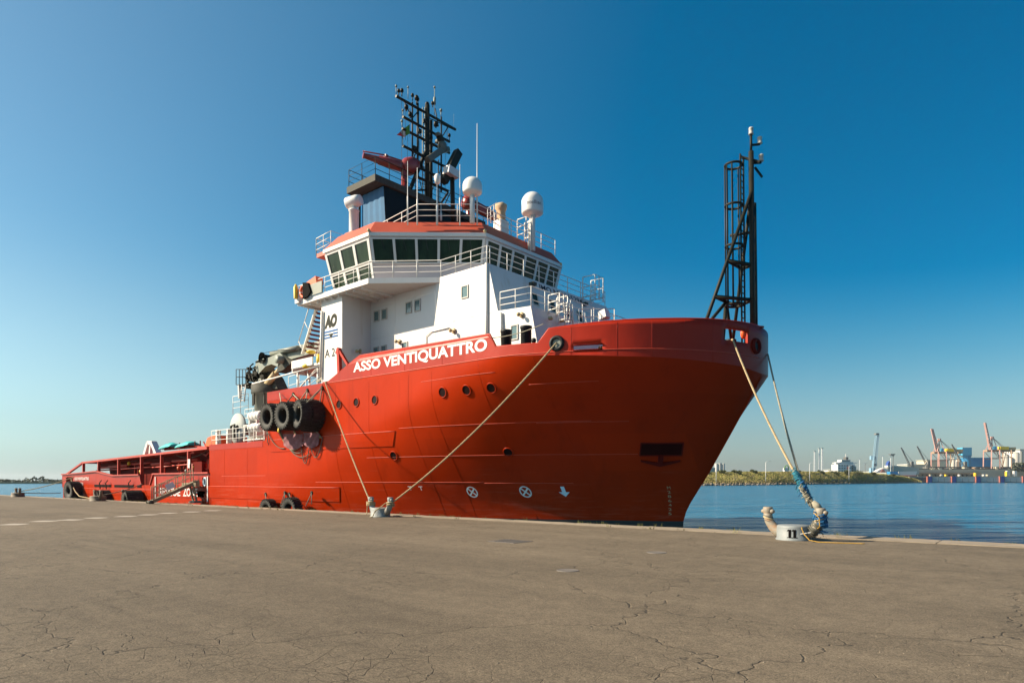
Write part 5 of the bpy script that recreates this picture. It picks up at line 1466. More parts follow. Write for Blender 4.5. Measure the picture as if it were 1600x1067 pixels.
for dx in range(4): k.tube([C(369 + dx * 5, 601), C(369 + dx * 5, 577)], .03, 5)
for yy in (577, 589, 601): k.tube([C(369, yy), C(384, yy), C(384, yy, .9), C(369, yy, .9)], .03, 5)
k.box(C(374, 601).x, C(388, 601).x, YC, YC + 1, C(374, 601).z - .1, C(374, 601).z); k.build('crane_basket', 'dark_grey', cr)
k = MB()
for px in (376, 382): k.tube([C(px, 628), C(px + 2, 601)], .045, 5)
for i in range(6): k.tube([C(376 + i * .3, 625 - i * 4), C(382 + i * .3, 625 - i * 4)], .03, 4)
k.bar(C(374, 602), C(375, 622), .2); k.build('crane_ladder', 'alu', cr)
# big drum and dark gear on the boat deck
k = MB(); p = S(372, 668, 24.6); k.lathe([(.3, -.07), (1.2, -.06), (1.2, .06), (.45, .08), (.45, 1.4), (1.2, 1.42), (1.2, 1.54), (.001, 1.54)], Vector((p.x, 24.6, p.z - .1)), (0, 1, 0), 28); k.build('hose_reel', 'port_pale', ship)
k = MB(); k.tube([p + Vector((-.3, -.4, -.9)), p + Vector((-.3, -.4, .1)), p + Vector((.2, -.4, .2)), p + Vector((.25, -.4, -.9))], .1, 6); k.build('reel_frame', 'dark_grey', ship)
k = MB(); k.box(-47.0, -43.2, 25.6, 28, 3.6, 6.2); k.build('reel_house', 'port_grey', ship)
k = MB(); q = S(330, 690, 24.0); k.prism([S(320, 697, 24), S(324, 684, 24), S(332, 680, 24), S(344, 680, 24), S(344, 697, 24)], (0, 2.2, 0)); k.build('boat_cover', 'orange', ship)

# ================================================================== THINGS ON AND AROUND THE SHIP
# ---- life raft canisters
def raft(p, lab):
    root = empty('life_raft', p, lab, 'life raft', 'white life raft canisters')
    k = MB(); L2, r = .78, .36
    k.lathe([(.001, -L2 - .06), (r * .6, -L2 - .04), (r * .92, -L2 + .06), (r, -L2 + .2), (r, L2 - .2), (r * .92, L2 - .06), (r * .6, L2 + .04), (.001, L2 + .06)], p, (1, 0, 0), 18); k.build('canister', 'dome_white', root)
    k = MB()
    for a in (-.45, 0, .45): k.lathe([(r + .004, a - .03), (r + .02, a - .03), (r + .02, a + .03), (r + .004, a + .03)], p, (1, 0, 0), 18)
    k.build('strap', 'frame_grey', root)
    k = MB()
    for a in (-.5, .5): k.box(p.x + a - .05, p.x + a + .05, p.y - .3, p.y + .3, p.z - .62, p.z - .30)
    k.build('cradle', 'white_rail', root)
for px, py, lab in ((401, 650, 'upper white life raft canister behind the hanging tyres'), (401, 668, 'lower white life raft canister beside the boat deck railing'),
                    (412, 655, 'upper white canister half hidden by the first tyre'), (412, 672, 'lower white canister half hidden by the first tyre')):
    raft(S(px, py, 23.6 if px < 405 else 24.5), lab)
k = MB(); k.box(-45.6, -42.6, 23.4, 25.1, 5.62, 5.70); k.box(-45.6, -42.6, 23.4, 25.1, 4.58, 4.66)
for X in (-45.5, -44.1, -42.7):
    for Y in (23.45, 25.0): k.box(X - .04, X + .04, Y - .04, Y + .04, 3.6, 5.62)
k.build('raft_rack', 'white_rail', ship)
# ---- teal covers, life ring, flag
for (px0, px1, py0, py1, lab) in ((257, 275, 695.5, 701.5, 'teal tarpaulin bundle lying on the cargo rail, the one nearer the stern'), (283, 303, 692.5, 699.5, 'longer teal tarpaulin bundle lying on the cargo rail beside the red block')):
    a_, b_ = S(px0, py1, 24.0), S(px1, py0, 24.0); rb3 = random.Random(px0); k = MB(); n = 9; prof = []
    zb = min(a_.z, b_.z) - .05; h = .46
    A = []
    for i in range(n + 1):
        x = lerp(a_.x, b_.x, i / n); hh_ = h * (math.sin(math.pi * min(1, max(0.06, (i + .4) / (n + .8)))) ** .35) * rb3.uniform(.8, 1.05)
        A.append([(x, 24.0 + .55 * math.cos(t) + rb3.uniform(-.05, .05), zb + .02 + i * .02 + hh_ * math.sin(t)) for t in [math.pi * j / 8 for j in range(9)]])
    k.add([p for c in A for p in c], [(i * 9 + j, (i + 1) * 9 + j, (i + 1) * 9 + j + 1, i * 9 + j + 1) for i in range(n) for j in range(8)], True)
    k.add(A[0], [tuple(range(9))]); k.add(A[-1], [tuple(range(9))])
    o = k.build('tarpaulin_bundle', 'teal', loc=((a_.x + b_.x) / 2, 24, zb)); tag(o, lab, 'tarpaulin', 'teal tarpaulins on the cargo rail')
p = S(475, 455, 22.7); k = MB(); N1 = 24
vs = []
for i in range(N1):
    a = 2 * math.pi * i / N1
    for j in range(8):
        bq = 2 * math.pi * j / 8; rr0 = .36 + .09 * math.cos(bq); vs.append(p + Vector((rr0 * math.cos(a), .09 * math.sin(bq), rr0 * math.sin(a))))
for i in range(N1):
    k.cur = 1 if i % 6 == 0 else 0
    for j in range(8): k.f.append((i * 8 + j, ((i + 1) % N1) * 8 + j, ((i + 1) % N1) * 8 + (j + 1) % 8, i * 8 + (j + 1) % 8)); k.sm.append(True); k.mi.append(k.cur)
k.v = [tuple(q) for q in vs]
tag(k.build('life_ring', ['orange', 'white_cloth'], loc=p), 'orange life ring hanging on the wing railing of the bridge', 'life ring')
fl = empty('flag', F(640, 193, -34.4), 'small green, white and red flag flying from the mast', 'flag')
for nm, t0, t1, m_ in (('green_band', 0, .38, 'green_cloth'), ('white_band', .38, .68, 'white_cloth'), ('red_band', .68, 1, 'red_cloth')):
    k = MB(); n = 6; vs = []
    A0, A1, B0, B1 = F(640, 194, -34.4), F(640, 211, -34.4), F(619, 209, -34.6), F(627, 215, -34.6)
    for i in range(n + 1):
        t = lerp(t0, t1, i / n); dx = .10 * math.sin(t * 9)
        vs += [A0.lerp(B0, t) + Vector((dx, 0, -.1 * t)), A1.lerp(B1, t) + Vector((dx * 1.3, 0, .05 * math.sin(t * 8)))]
    k.add(vs, [(2 * i, 2 * i + 2, 2 * i + 3, 2 * i + 1) for i in range(n)], True); k.build(nm, m_, fl, fixn=False)
k = MB(); k.tube([F(640, 190, -34.4), F(640, 214, -34.4)], .012, 4); k.build('halyard', 'rope_grey', fl)

# ---- tyres
def tyre(c, axis, R0, wdt, lab, lugs=26, group=None, rf=.52):
    axis = Vector(axis).normalized()
    root = empty('tyre_fender', c, lab, 'tyre', group)
    h = wdt / 2; ri = R0 * rf
    k = MB()
    prof = [(ri, -h * .62), (ri * 1.08, -h * .8), (R0 * .78, -h), (R0 * .92, -h * .92), (R0 * .955, -h * .75), (R0 * .96, 0), (R0 * .955, h * .75), (R0 * .92, h * .92), (R0 * .78, h), (ri * 1.08, h * .8), (ri, h * .62), (ri * 1.05, 0)]
    k.lathe(prof, c, axis, 36, True, closed=True); k.build('tyre_body', 'rubber', root)
    u = Vector((0, 0, 1)) if abs(axis.z) < .9 else Vector((1, 0, 0)); a = axis.cross(u).normalized(); b_ = axis.cross(a)
    k = MB()
    for i in range(lugs):
        for sd in (-1, 1):
            th = 2 * math.pi * (i + (.25 if sd > 0 else -.25)) / lugs; rd = a * math.cos(th) + b_ * math.sin(th); tg = axis.cross(rd)
            k.obox(c + rd * R0 * .965 + axis * sd * h * .5, tg * (R0 * .062) + axis * sd * .05, axis * h * .46, rd * R0 * .055)
            k.obox(c + rd * R0 * .90 + axis * sd * h * .93, tg * (R0 * .07), axis * h * .09, rd * R0 * .085)
    k.build('tread_lugs', 'rubber', root)
    return root
TY = [((422, 652), 21.75, .86, .56, 'worn tractor tyre hanging on the red hull, outermost on the stern side', (0, -1, 0)), ((446.5, 650), 21.75, .86, .56, 'tractor tyre with a yellow paint spot, middle one of the outer row on the hull', (0, -1, 0)),
      ((472, 648), 21.9, .87, .62, 'tractor tyre turned a little aside at the bow end of the outer row', (-.22, -1, .05)), ((428, 652), 22.55, .9, .55, 'inner tyre against the hull behind the first hanging tyre', (0, -1, 0)),
      ((458, 650), 22.55, .9, .55, 'inner tyre against the hull behind the middle hanging tyre', (0, -1, 0)), ((484, 649), 22.5, .98, .85, 'large dark tyre lying flat on the hull nearest the mooring line', (.05, -1, 0))]
for (px, py), Y, R0, w, lab, ax in TY: tyre(S(px, py, Y), ax, R0, w, lab, group='tyres hanging high on the ship side')
k = MB(); p = S(435, 672, 21.42); k.ball(p, .11, 7, 1, .4, 1.3)
k.build('paint_spot', 'yellow', [o for o in bpy.data.objects if o.name == 'tyre_fender.001'][0])
tyre(Vector((-40.6, 22.6, -.30)), (0, -1, 0), .80, .5, 'half hidden tyre between ship and quay, left one of the pair near midships', group='tyres between ship and quay')
tyre(Vector((-37.7, 22.55, -.22)), (0, -1, 0), .88, .55, 'half hidden tyre between ship and quay, right one of the pair near midships', group='tyres between ship and quay')
tyre(S(114, 767, 22.3), (.12, -1, 0), 1.0, 1.0, 'tall tyre fender at the stern corner under the small ship name', rf=.32, group='tyres between ship and quay')
tyre(Vector((S(160, 775, 22.4).x, 22.4, -.05)), (-.05, -1, 0), .85, 1.1, 'tyre fender behind the rusty bollard near the stern', rf=.32, group='tyres between ship and quay')
tyre(Vector((S(207, 778, 22.2).x, 22.2, .0)), (-.05, -1, 0), .86, 1.3, 'tyre fender alone between the stern bollard and the gangway', rf=.32, group='tyres between ship and quay')
# ---- ropes that carry the tyres and the net below them
def rope_thing(name, paths, m, lab, cat, r=.03, group=None, n=5, twist=False):
    k = MB()
    for pth in paths: (helix_rope(k, pth, r) if twist else k.tube(pth, r, n))
    p0 = Vector(paths[0][0]); o = k.build(name, m, loc=p0); tag(o, lab, cat, group); return o
def H(px, py, Y=22.9): return S(px, py, Y)
hooks = [(437, 637), (458, 616), (480, 610), (503, 606)]
k = MB()
for px, py in hooks + [(415, 772), (445, 770), (452, 772), (487, 770)]:
    p = S(px, py, 22.96); k.ball(p, .14, 8, 1, .5, 1)
k.build('rope_pad', 'machine_dark', hull_o)
rope_thing('tyre_sling', [[H(458, 616), H(440, 640, 22.4), H(432, 632, 21.9)], [H(437, 637), H(442, 632, 22.2), H(452, 640, 21.7)], [H(437, 614), H(441, 640, 21.6)]], 'rope_grey', 'grey rope slings from the upper edge down to the first hanging tyre', 'rope', .035)
rope_thing('tyre_sling', [[H(480, 610), H(462, 635, 22.2), H(448, 632, 21.7)], [H(458, 616), H(470, 628, 22.2)], [H(480, 612), H(477, 632, 22.1)]], 'rope_grey', 'grey rope slings over the middle hanging tyre', 'rope', .035)
rope_thing('tyre_sling', [[H(503, 606), H(486, 625, 22.1), H(466, 637, 21.7)], [H(503, 606), H(500, 628), H(496, 645)], [H(503, 606), H(492, 616, 22.2), H(478, 630, 21.9)]], 'rope_grey', 'grey rope slings at the bow end of the tyre row', 'rope', .035)
rope_thing('net_rope', [sag(H(418, 675), H(445, 700), .35), sag(H(437, 672), H(470, 707), .5), sag(H(452, 700), H(484, 708), .4), sag(H(484, 690), H(504, 683), 1.1), sag(H(470, 693), H(484, 690), 1.3), [H(418, 672), H(418, 690), H(420, 695)]], 'rope_dark', 'thin dark ropes looping below the hanging tyres', 'rope', .03)
rope_thing('tyre_chain', [sag(H(436, 672), H(472, 692), .8, 14), sag(H(459, 672), H(475, 692), .2, 14), sag(H(475, 692), H(500, 681), .4, 14), [H(487, 662), H(493, 672), H(502, 684)]], 'rope', 'pale twisted rope hanging in a loop below the tyres', 'rope', .06, twist=True)
k = MB(); rn = random.Random(9)
for ox, oy, w_, h_ in ((458, 690, 15, 12), (486, 688, 12, 12)):
    m_ = 9
    g_ = [[S(ox - w_ + 2 * w_ * i / m_ + rn.uniform(-.5, .5), oy - h_ + 2 * h_ * j / m_ * (1 - .25 * ((i - m_ / 2) / (m_ / 2)) ** 2), 22.82 + .05 * math.sin(i * 1.7 + j)) for j in range(m_ + 1)] for i in range(m_ + 1)]
    k.add([p for c in g_ for p in c], [(i * (m_ + 1) + j, (i + 1) * (m_ + 1) + j, (i + 1) * (m_ + 1) + j + 1, i * (m_ + 1) + j + 1) for i in range(m_) for j in range(m_)], True)
tag(k.build('cargo_net', 'net', loc=S(470, 690, 22.8)), 'faded purple net sagging on the red hull below the tyres', 'net')
rope_thing('fender_rope', [[S(415, 772, 22.9), S(417, 790, 22.5)], [S(445, 770, 22.9), S(438, 790, 22.5)], [S(445, 770, 22.9), S(444, 785, 22.6)]], 'rope_dark', 'dark ropes holding the left half hidden tyre near midships', 'rope', .03)
rope_thing('fender_rope', [[S(452, 772, 22.9), S(458, 790, 22.5)], [S(487, 770, 22.9), S(478, 790, 22.5)], [S(487, 770, 22.9), S(487, 788, 22.7)]], 'rope_dark', 'dark ropes holding the right half hidden tyre near midships', 'rope', .03)

# ---- bollards
def bollard(c, matb, math_, number, lab, nm='mooring_bollard', num_px=None, R0=.46):
    root = empty(nm, c, lab, 'bollard', 'mooring bollards on the quay')
    k = MB(); k.lathe([(R0 * 1.06, 0), (R0 * 1.06, .035), (R0, .05), (R0 * .99, .36), (R0 * .965, .405), (R0 * .90, .425), (R0 * .5, .437), (.001, .44)], c, n=40); k.build('base', matb, root)
    for sd in (-1, 1):
        k = MB(); path = [Vector((sd * .30, 0, .14)), Vector((sd * .46, 0, .22)), Vector((sd * .60, 0, .36)), Vector((sd * .70, 0, .52)), Vector((sd * .73, 0, .66)), Vector((sd * .735, 0, .79))]
        k.tube([c + p for p in path], [.17, .155, .14, .13, .125, .125], 18)
        t = c + Vector((sd * .735, 0, .74)); k.lathe([(.125, 0), (.135, .03), (.14, .07), (.138, .17), (.12, .19), (.001, .195)], t, n=18)
        for s2 in (-1, 1): k.tube([t + Vector((0, 0, .07)), t + Vector((s2 * .15, -.05 * s2, .06)), t + Vector((s2 * .195, -.06 * s2, .05))], [.07, .068, .05], 10)
        k.build('horn', math_, root)
    if number:
        va = Vector((-c.x, -c.y, 0)); ph = math.atan2(va.y, va.x); rr0 = R0 * .997
        def wr(u, v_, off, z0):
            a = ph + off + u / rr0; return c + Vector((math.cos(a), math.sin(a), 0)) * (rr0 + .004) + ZV * (z0 + v_)
        if number == '11':
            for i, o_ in enumerate((-.30, -.02)):
                k = MB(); w_ = .072; zz0 = .075; 
                def q4(u0, u1, z0, z1): k.quad(wr(u0, z0, o_, zz0), wr(u1, z0, o_, zz0), wr(u1, z1, o_, zz0), wr(u0, z1, o_, zz0))
                q4(.0, w_, 0, .24); q4(-.035, w_ + .035, 0, .025); k.quad(wr(-.045, .19, o_, zz0), wr(0, .20, o_, zz0), wr(0, .24, o_, zz0), wr(-.02, .235, o_, zz0))
                k.build('painted_digit', 'void_black', root, fixn=False)
        else:
            text('painted_number', number, lambda u, v_: wr(u, v_, -.62, .10), .26, .24, 'mark_white', root, bold=.02)
    return root
B11 = far(1240, 19.1); B12 = far(594.5, 31.3); B13 = far(153, 55.6); B14 = far(28, 70.0)
bollard(B11, 'bollard', 'horn', '11', 'light grey two horned bollard painted with the number 11')
for sd in (-1, 1):
    for z, m_ in ((.52, 'rope_dark'), (.60, 'tan'), (.66, 'rope_dark')):
        k = MB(); x = pl(z, [(.36, .60), (.52, .70), (.66, .73), (.79, .735)]) * sd
        k.tube([B11 + Vector((x + .137 * math.cos(a), .137 * math.sin(a), z + .04 * sd * math.cos(a))) for a in [2 * math.pi * i / 18 for i in range(19)]], .009 if m_ != 'tan' else .02, 5); k.build('worn_band', m_, bpy.data.objects['mooring_bollard'])
k = MB(); p = B11 + Vector((.30, -.36, .20)); k.bar(p, p + Vector((.28, -.02, .06)), .022); k.build('steel_pin', 'alu', bpy.data.objects['mooring_bollard'])
bollard(B12, 'bollard_12', 'bollard_12', '12', 'weathered grey two horned bollard painted with the number 12')
bollard(B13, 'bollard_old', 'bollard_old', None, 'rusty brown bollard on the quay in front of the stern', R0=.6)
bollard(B14, 'bollard_old', 'bollard_old', None, 'farthest brown bollard beyond the stern at the end of the quay', R0=.6)

# ---- mooring lines
h12l = B12 + Vector((-.735, 0, .62)); h12r = B12 + Vector((.735, 0, .62)); h11r = B11 + Vector((.735, 0, .62))
def turns(c, n, r, z0, dz):
    return [c + Vector((r * math.cos(a * .5236), r * math.sin(a * .5236), z0 + dz * a / (12 * n))) for a in range(12 * n + 1)]
la = Vector((-34.55, 22.9, 7.66))
rope_thing('mooring_line', [[la + Vector((0, .5, .05))] + sag(la, h12l, .22), turns(h12l, 3, .19, -.12, .2)], 'rope', 'pale mooring line from the upper red side down to the left horn of bollard 12', 'rope', .042, twist=True)
lb = pf + nf * .08
rope_thing('mooring_line', [[pf - nf * .6] + sag(lb, h12r, .42), turns(h12r, 2, .18, -.1, .18)], 'rope', 'long pale mooring line from the round fairlead to the right horn of bollard 12', 'rope', .042, twist=True)
tail = [h12r + Vector((-.1, -.2, .05)), h12r + Vector((-.25, -.3, -.1)), B12 + Vector((.25, -.5, .3)), B12 + Vector((.2, -.62, .02)), B12 + Vector((.1, -.7, .02))]
rope_thing('rope_tail', [tail, [h12l + Vector((0, -.2, 0)), h12l + Vector((-.05, -.2, -.4)), B12 + Vector((-.6, -.35, .1))]], 'rope', 'loose rope ends hanging down the front of bollard 12', 'rope', .028, twist=True)
lc = F(1145, 530.5, -11.70); ld = Vector((-11.28, 32.0, 7.75))
knot = h11r + Vector((0, 0, .02))
def at_(px, py, dep): return far(px, dep, py)
rope_thing('mooring_line', [[lc + Vector((-.3, .5, .1)), lc] + [lc.lerp(at_(1272, 790, 19.3), t) - ZV * (.35 * 4 * t * (1 - t)) for t in [i / 20 for i in range(1, 21)]]], 'rope', 'pale bow mooring line from the bulwark cut-out to bollard 11', 'rope', .045, twist=True)
rope_thing('mooring_line', [[ld + Vector((-.2, .3, .1)), ld] + [ld.lerp(at_(1262, 783, 19.25), t) - ZV * (.30 * 4 * t * (1 - t)) for t in [i / 20 for i in range(1, 21)]]], 'rope_grey', 'grey bow mooring line from the far side of the bow to bollard 11', 'rope', .042, twist=True)
def lash(name, m, lab, a, b_, r0, r1, n, seed, cat='lashing'):
    k = MB(); rl_ = random.Random(seed); d = (b_ - a); L = d.length; t = d.normalized(); u = t.cross(ZV).normalized(); w_ = t.cross(u)
    for i in range(n):
        f = rl_.random(); c = a + d * f; rr0 = lerp(r0, r1, f) * rl_.uniform(.7, 1.1); ph = rl_.uniform(0, 6.28); pts = []
        turn = rl_.uniform(.6, 1.6); sl_ = rl_.uniform(-.12, .12)
        for q in range(9):
            aa = ph + q / 8 * 6.283 * turn; pts.append(c + (u * math.cos(aa) + w_ * math.sin(aa)) * rr0 * rl_.uniform(.85, 1.12) + t * sl_ * q / 4)
        if rl_.random() < .3: pts.append(pts[-1] + Vector((rl_.uniform(-.12, .12), rl_.uniform(-.12, .12), rl_.uniform(-.25, -.05))))
        k.tube(pts, rl_.uniform(.007, .017), 5)
    o = k.build(name, m, loc=a); return tag(o, lab, cat)
lash('rope_lashing', 'rope_teal', 'frayed teal lashing binding the two bow lines together', at_(1243, 739, 19.8), at_(1262, 774, 19.5), .085, .10, 74, 1)
lash('rope_lashing', 'rope_blue', 'bright blue frayed lashing just beneath the teal one on the bow lines', at_(1252, 752, 19.6), at_(1266, 780, 19.4), .075, .045, 40, 2)
lash('rope_lashing', 'rope_grey', 'grey worn lashing on the bow lines just above bollard 11', at_(1254, 765, 19.4), at_(1272, 792, 19.3), .06, .09, 34, 3)
lash('rope_lashing', 'rope_blue', 'dark blue rope turns knotted round the right horn of bollard 11', h11r + Vector((.02, .05, -.18)), h11r + Vector((.0, -.02, .08)), .155, .165, 38, 4)
lash('rope_lashing', 'rope_dark', 'dark chafed rope turns at the foot of the right horn of bollard 11', B11 + Vector((.52, -.02, .24)), B11 + Vector((.70, 0, .5)), .17, .15, 26, 5)
k = MB(); k.tube([at_(1270, 783, 19.25), at_(1276, 790, 19.2), at_(1281, 797, 19.15)], [.06, .11, .10], 10); tag(k.build('chafe_sleeve', 'rope_grey', loc=at_(1275, 788, 19.2)), 'grey chafe sleeve round the bow lines at bollard 11', 'sleeve')
yl = [h11r + Vector((-.1, -.2, .16)), h11r + Vector((.03, -.24, .05)), h11r + Vector((.05, -.26, -.2)), h11r + Vector((-.02, -.24, -.26))]
p0 = at_(1264, 830, 18.7)
yl2 = [B11 + Vector((.36, -.38, .40)), B11 + Vector((.36, -.46, .38)), B11 + Vector((.44, -.52, .22)), B11 + Vector((.62, -.62, .06)), B11 + Vector((.85, -.60, .02)), B11 + Vector((1.25, -.50, .02)), B11 + Vector((1.7, -.32, .02)), B11 + Vector((1.92, -.26, .02))]
rope_thing('yellow_line', [yl, yl2], 'rope_yellow', 'thin yellow line from bollard 11 trailing along the coping', 'rope', .015, twist=True)
# stern lines
s1 = S(115, 745, 22.8)
rope_thing('mooring_line', [sag(s1, B14 + Vector((.735, 0, .6)), .18)], 'rope', 'pale stern line running aft to the farthest bollard', 'rope', .05, twist=True)
rope_thing('mooring_line', [sag(S(95, 770, 23.4), B14 + Vector((.735, 0, .45)), .05)], 'rope_dark', 'dark low stern line running aft to the farthest bollard', 'rope', .04)
hg = [S(111, 748, 22.7), S(114, 760, 22.2), S(118, 768, 21.6), S(124, 775, 20.9), B13 + Vector((-1.5, .55, .03)), B13 + Vector((-.5, .1, .1))]
rope_thing('mooring_line', [hg], 'rope', 'slack pale line drooping from the stern to the rusty bollard', 'rope', .05, twist=True)
rope_thing('mooring_line', [sag(S(222, 756, 22.9), B13 + Vector((.735, 0, .5)), .12)], 'rope_grey', 'grey line from the bulwark gap aft to the rusty bollard', 'rope', .045, twist=True)
k = MB(); p = S(192, 767, 21.0); k.ball(p, .14, 8); tag(k.build('line_stopper', 'rope_dark', loc=p), 'dark knot on the grey line near the rusty bollard', 'knot')

# ---- gangway
g0 = Vector((S(236, 790, 20.0).x, 20.0, .05)); g0 = far(234.5, 49.0, z=.10); g1 = S(303, 754, 22.6); g1 = Vector((g1.x, 22.6, g1.z))
gw = empty('gangway', g0, 'weathered wooden gangway sloping from the quay up to the ship rail', 'gangway')
d = (g1 - g0); t = d.normalized(); sd = t.cross(ZV).normalized()
for s_ in (-.42, .42):
    k = MB(); k.bar(g0 + sd * s_ - t * .2, g1 + sd * s_ + t * .3, .12, .24); k.build('side_beam', 'gang_wood', gw)
nt_ = 14
for i in range(nt_):
    c = g0.lerp(g1, (i + .5) / nt_); k = MB(); k.bar(c - sd * .36 + ZV * .1, c + sd * .36 + ZV * .1, d.length / nt_ * .8, .04, up=t.cross(sd)); k.build('tread_plank', 'gang_wood', gw)
for s_ in (-.45, .45):
    k = MB(); tops = []
    for i in range(6):
        c = g0.lerp(g1, .06 + i * .18) + sd * s_; tp = c + Vector((-.10, 0, 1.05)); k.tube([c, tp], .03, 5); tops.append(tp)
    for a_, b_ in zip(tops, tops[1:]): k.tube(sag(a_, b_, .06, 6), .025, 4); k.tube(sag(a_ - ZV * .5, b_ - ZV * .5, .06, 6), .02, 4)
    k.build('rope_handrail', 'gang_wood', gw)
k = MB(); c = g0 + sd * .46
for i in range(11): k.bar(c + d * (.038 * i) + ZV * .1, c + d * (.038 * i) + ZV * 1.0, .022); k.bar(c + ZV * (.1 + i * .09), c + d * .38 + ZV * (.1 + i * .09), .022)
k.build('side_net', 'net', gw)
k = MB(); c = g0.lerp(g1, .42) + sd * .5 + ZV * .6; k.obox(c, t * .3, sd * .01, t.cross(sd) * .22); k.build('notice_board', 'mark_blue_white', gw)
k = MB(); k.bar(S(287, 757, 22.5), S(309, 757, 22.5), .3, .3); k.build('cross_beam', 'gang_wood', gw)
k = MB(); k.lathe([(.16, -.55), (.16, .55), (.001, .56)], g0 + Vector((0, 0, .0)), sd, 10); k.build('roller', 'dark_grey', gw)
lad = empty('boarding_steps', far(304, 50.8), 'narrow boarding steps standing on the quay against the red side', 'steps')
a_, b_ = far(305, 50.5, z=.02), S(299, 756, 22.4)
k = MB()
for s_ in (-.3, .3): k.bar(a_ + Vector((s_, 0, 0)), b_ + Vector((s_, 0, 0)), .09, .12)
k.build('stringer', 'gang_wood', lad)
for i in range(7):
    p = a_.lerp(b_, (i + .7) / 7.4); k = MB(); k.box(p.x - .28, p.x + .28, p.y - .1, p.y + .1, p.z - .025, p.z + .025); k.build('tread', 'gang_wood', lad)
k = MB()
for i in range(3): k.box(a_.x - .5 + i * .1, a_.x + .5, a_.y - .3, a_.y + .3, .01 + i * .06, .06 + i * .06)
k.build('foot_boards', 'grey', lad)
# doorway frame at the ship end of the gangway
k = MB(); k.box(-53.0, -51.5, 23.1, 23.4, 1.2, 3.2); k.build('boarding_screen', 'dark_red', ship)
k = MB(); q = S(296, 724, 23.05); k.box(q.x - .25, q.x + .25, 23.02, 23.06, q.z - .35, q.z + .35); k.build('notice', 'mark_white', ship)
k = MB(); q = S(299, 731, 23.05); k.box(q.x - .25, q.x + .25, 23.02, 23.06, q.z - .3, q.z + .3); k.build('notice', 'fender_red', ship)
k = MB(); k.tube([S(298, 740, 23.0), S(298, 709, 23.0), S(301, 707, 23.0), S(305, 709, 23)], .06); k.build('boarding_post', 'dark_red', ship)

# ---- foremast
fm = empty('foremast', (-11.6, CL, 6.6)); fm.parent = ship; fm.location = Vector((-11.6, CL, 6.6)) - wloc(ship)
top = Vector((-11.72, 31.0, 17.25)); foot = Vector((-11.62, 31.0, 6.6))
k = MB(); k.tube([foot, top], .12, 10); k.build('mast_pole', 'mast_black', fm)
k = MB(); k.tube([foot + Vector((.0, .42, 0)), foot.lerp(top, .78) + Vector((0, .35, 0))], .1, 8); k.build('mast_pole', 'mast_black', fm)
ap = Vector((-11.68, 30.95, 15.3)); l1 = Vector((-13.9, 28.75, 6.6)); l2 = Vector((-13.75, 33.1, 6.6))
for l_ in (l1, l2): k = MB(); k.tube([l_, ap], .085, 8); k.build('mast_leg', 'mast_black', fm)
def lev(z): return [l_.lerp(ap, (z - l_.z) / (ap.z - l_.z)) for l_ in (l1, l2)] + [foot.lerp(top, (z - 6.6) / 11.0)]
for z in (12.05, 10.35):
    a_, b_, c_ = lev(z); k = MB(); k.tube([a_, b_], .085); k.tube([b_, c_], .085); k.tube([a_, c_], .085); k.build('mast_brace', 'mast_black', fm)
a_, b_, c_ = lev(9.9); m2 = (lev(10.35)[0] + lev(10.35)[1]) / 2
k = MB(); k.tube([l1.lerp(ap, .25), m2], .08); k.tube([l2.lerp(ap, .22), m2], .08); k.tube([m2, Vector((m2.x - .3, m2.y, 7))], .09); k.build('mast_brace', 'mast_black', fm)
k = MB(); z = 13.65; c_ = foot.lerp(top, (z - 6.6) / 11); k.tube([c_, c_ + Vector((-.95, -.25, 0))], .07); k.build('mast_brace', 'mast_black', fm)
lx = Vector((-.40, -.12, 0))
k = MB()
for s_ in (-.19, .19): k.tube([foot + lx + Vector((0, s_, 0)), top + lx + Vector((0, s_, -.1))], .045, 5)
for i in range(36):
    p = foot.lerp(top, (i + .5) / 36) + lx; k.tube([p + Vector((0, -.19, 0)), p + Vector((0, .19, 0))], .03, 4)
k.build('ladder', 'mast_black', fm)
k = MB(); cen = lambda z: foot.lerp(top, (z - 6.6) / 11.0) + lx + Vector((-.38, -.06, 0))
for z in (17.1, 15.1, 13.1, 10.2): k.tube([cen(z) + Vector((.40 * math.cos(a), .40 * math.sin(a), 0)) for a in [2 * math.pi * i / 18 for i in range(19)]], .055, 6)
for a in (1.4, 2.1, 2.8, 3.5, 4.2, 4.9): k.tube([cen(10.2) + Vector((.4 * math.cos(a), .4 * math.sin(a), 0)), cen(17.1) + Vector((.4 * math.cos(a), .4 * math.sin(a), 0))], .038, 5)
k.build('safety_cage', 'mast_black', fm)
k = MB(); k.tube([top, top + ZV * .8], .06, 6); k.bar(top + Vector((-.5, 0, -.1)), top + Vector((.35, .15, -.55)), .10); k.bar(top + ZV * .3, top + Vector((.3, .3, .35)), .08); k.bar(top - ZV * .55, top + Vector((.35, .35, -.5)), .1); k.bar(top + Vector((.1, .2, -.7)), top + Vector((.35, .5, -1.15)), .08); k.build('lamp_bracket', 'mast_black', fm)
for o_ in (Vector((0, 0, .8)), Vector((.3, .3, .38)), Vector((.35, .35, -.45))):
    k = MB(); k.lathe([(.001, 0), (.12, 0), (.12, .04), (.1, .06), (.1, .24), (.12, .26), (.1, .32), (.001, .33)], top + o_, n=10); k.build('mast_light', 'frame_grey', fm)

# ================================================================== ACROSS THE WATER
def fz(py, D): return CAMZ + (HOR - py) * D / FPX
def fw(px, D): return px / FPX * D
def fbox_(mb, px0, px1, py0, py1, D, dep):
    a_, b_ = far(px0, D), far(px1, D); z0, z1 = fz(py1, D), fz(py0, D)
    return mb.prism([Vector((a_.x, a_.y, z0)), Vector((b_.x, b_.y, z0)), Vector((b_.x, b_.y, z1)), Vector((a_.x, a_.y, z1))], VV * dep)
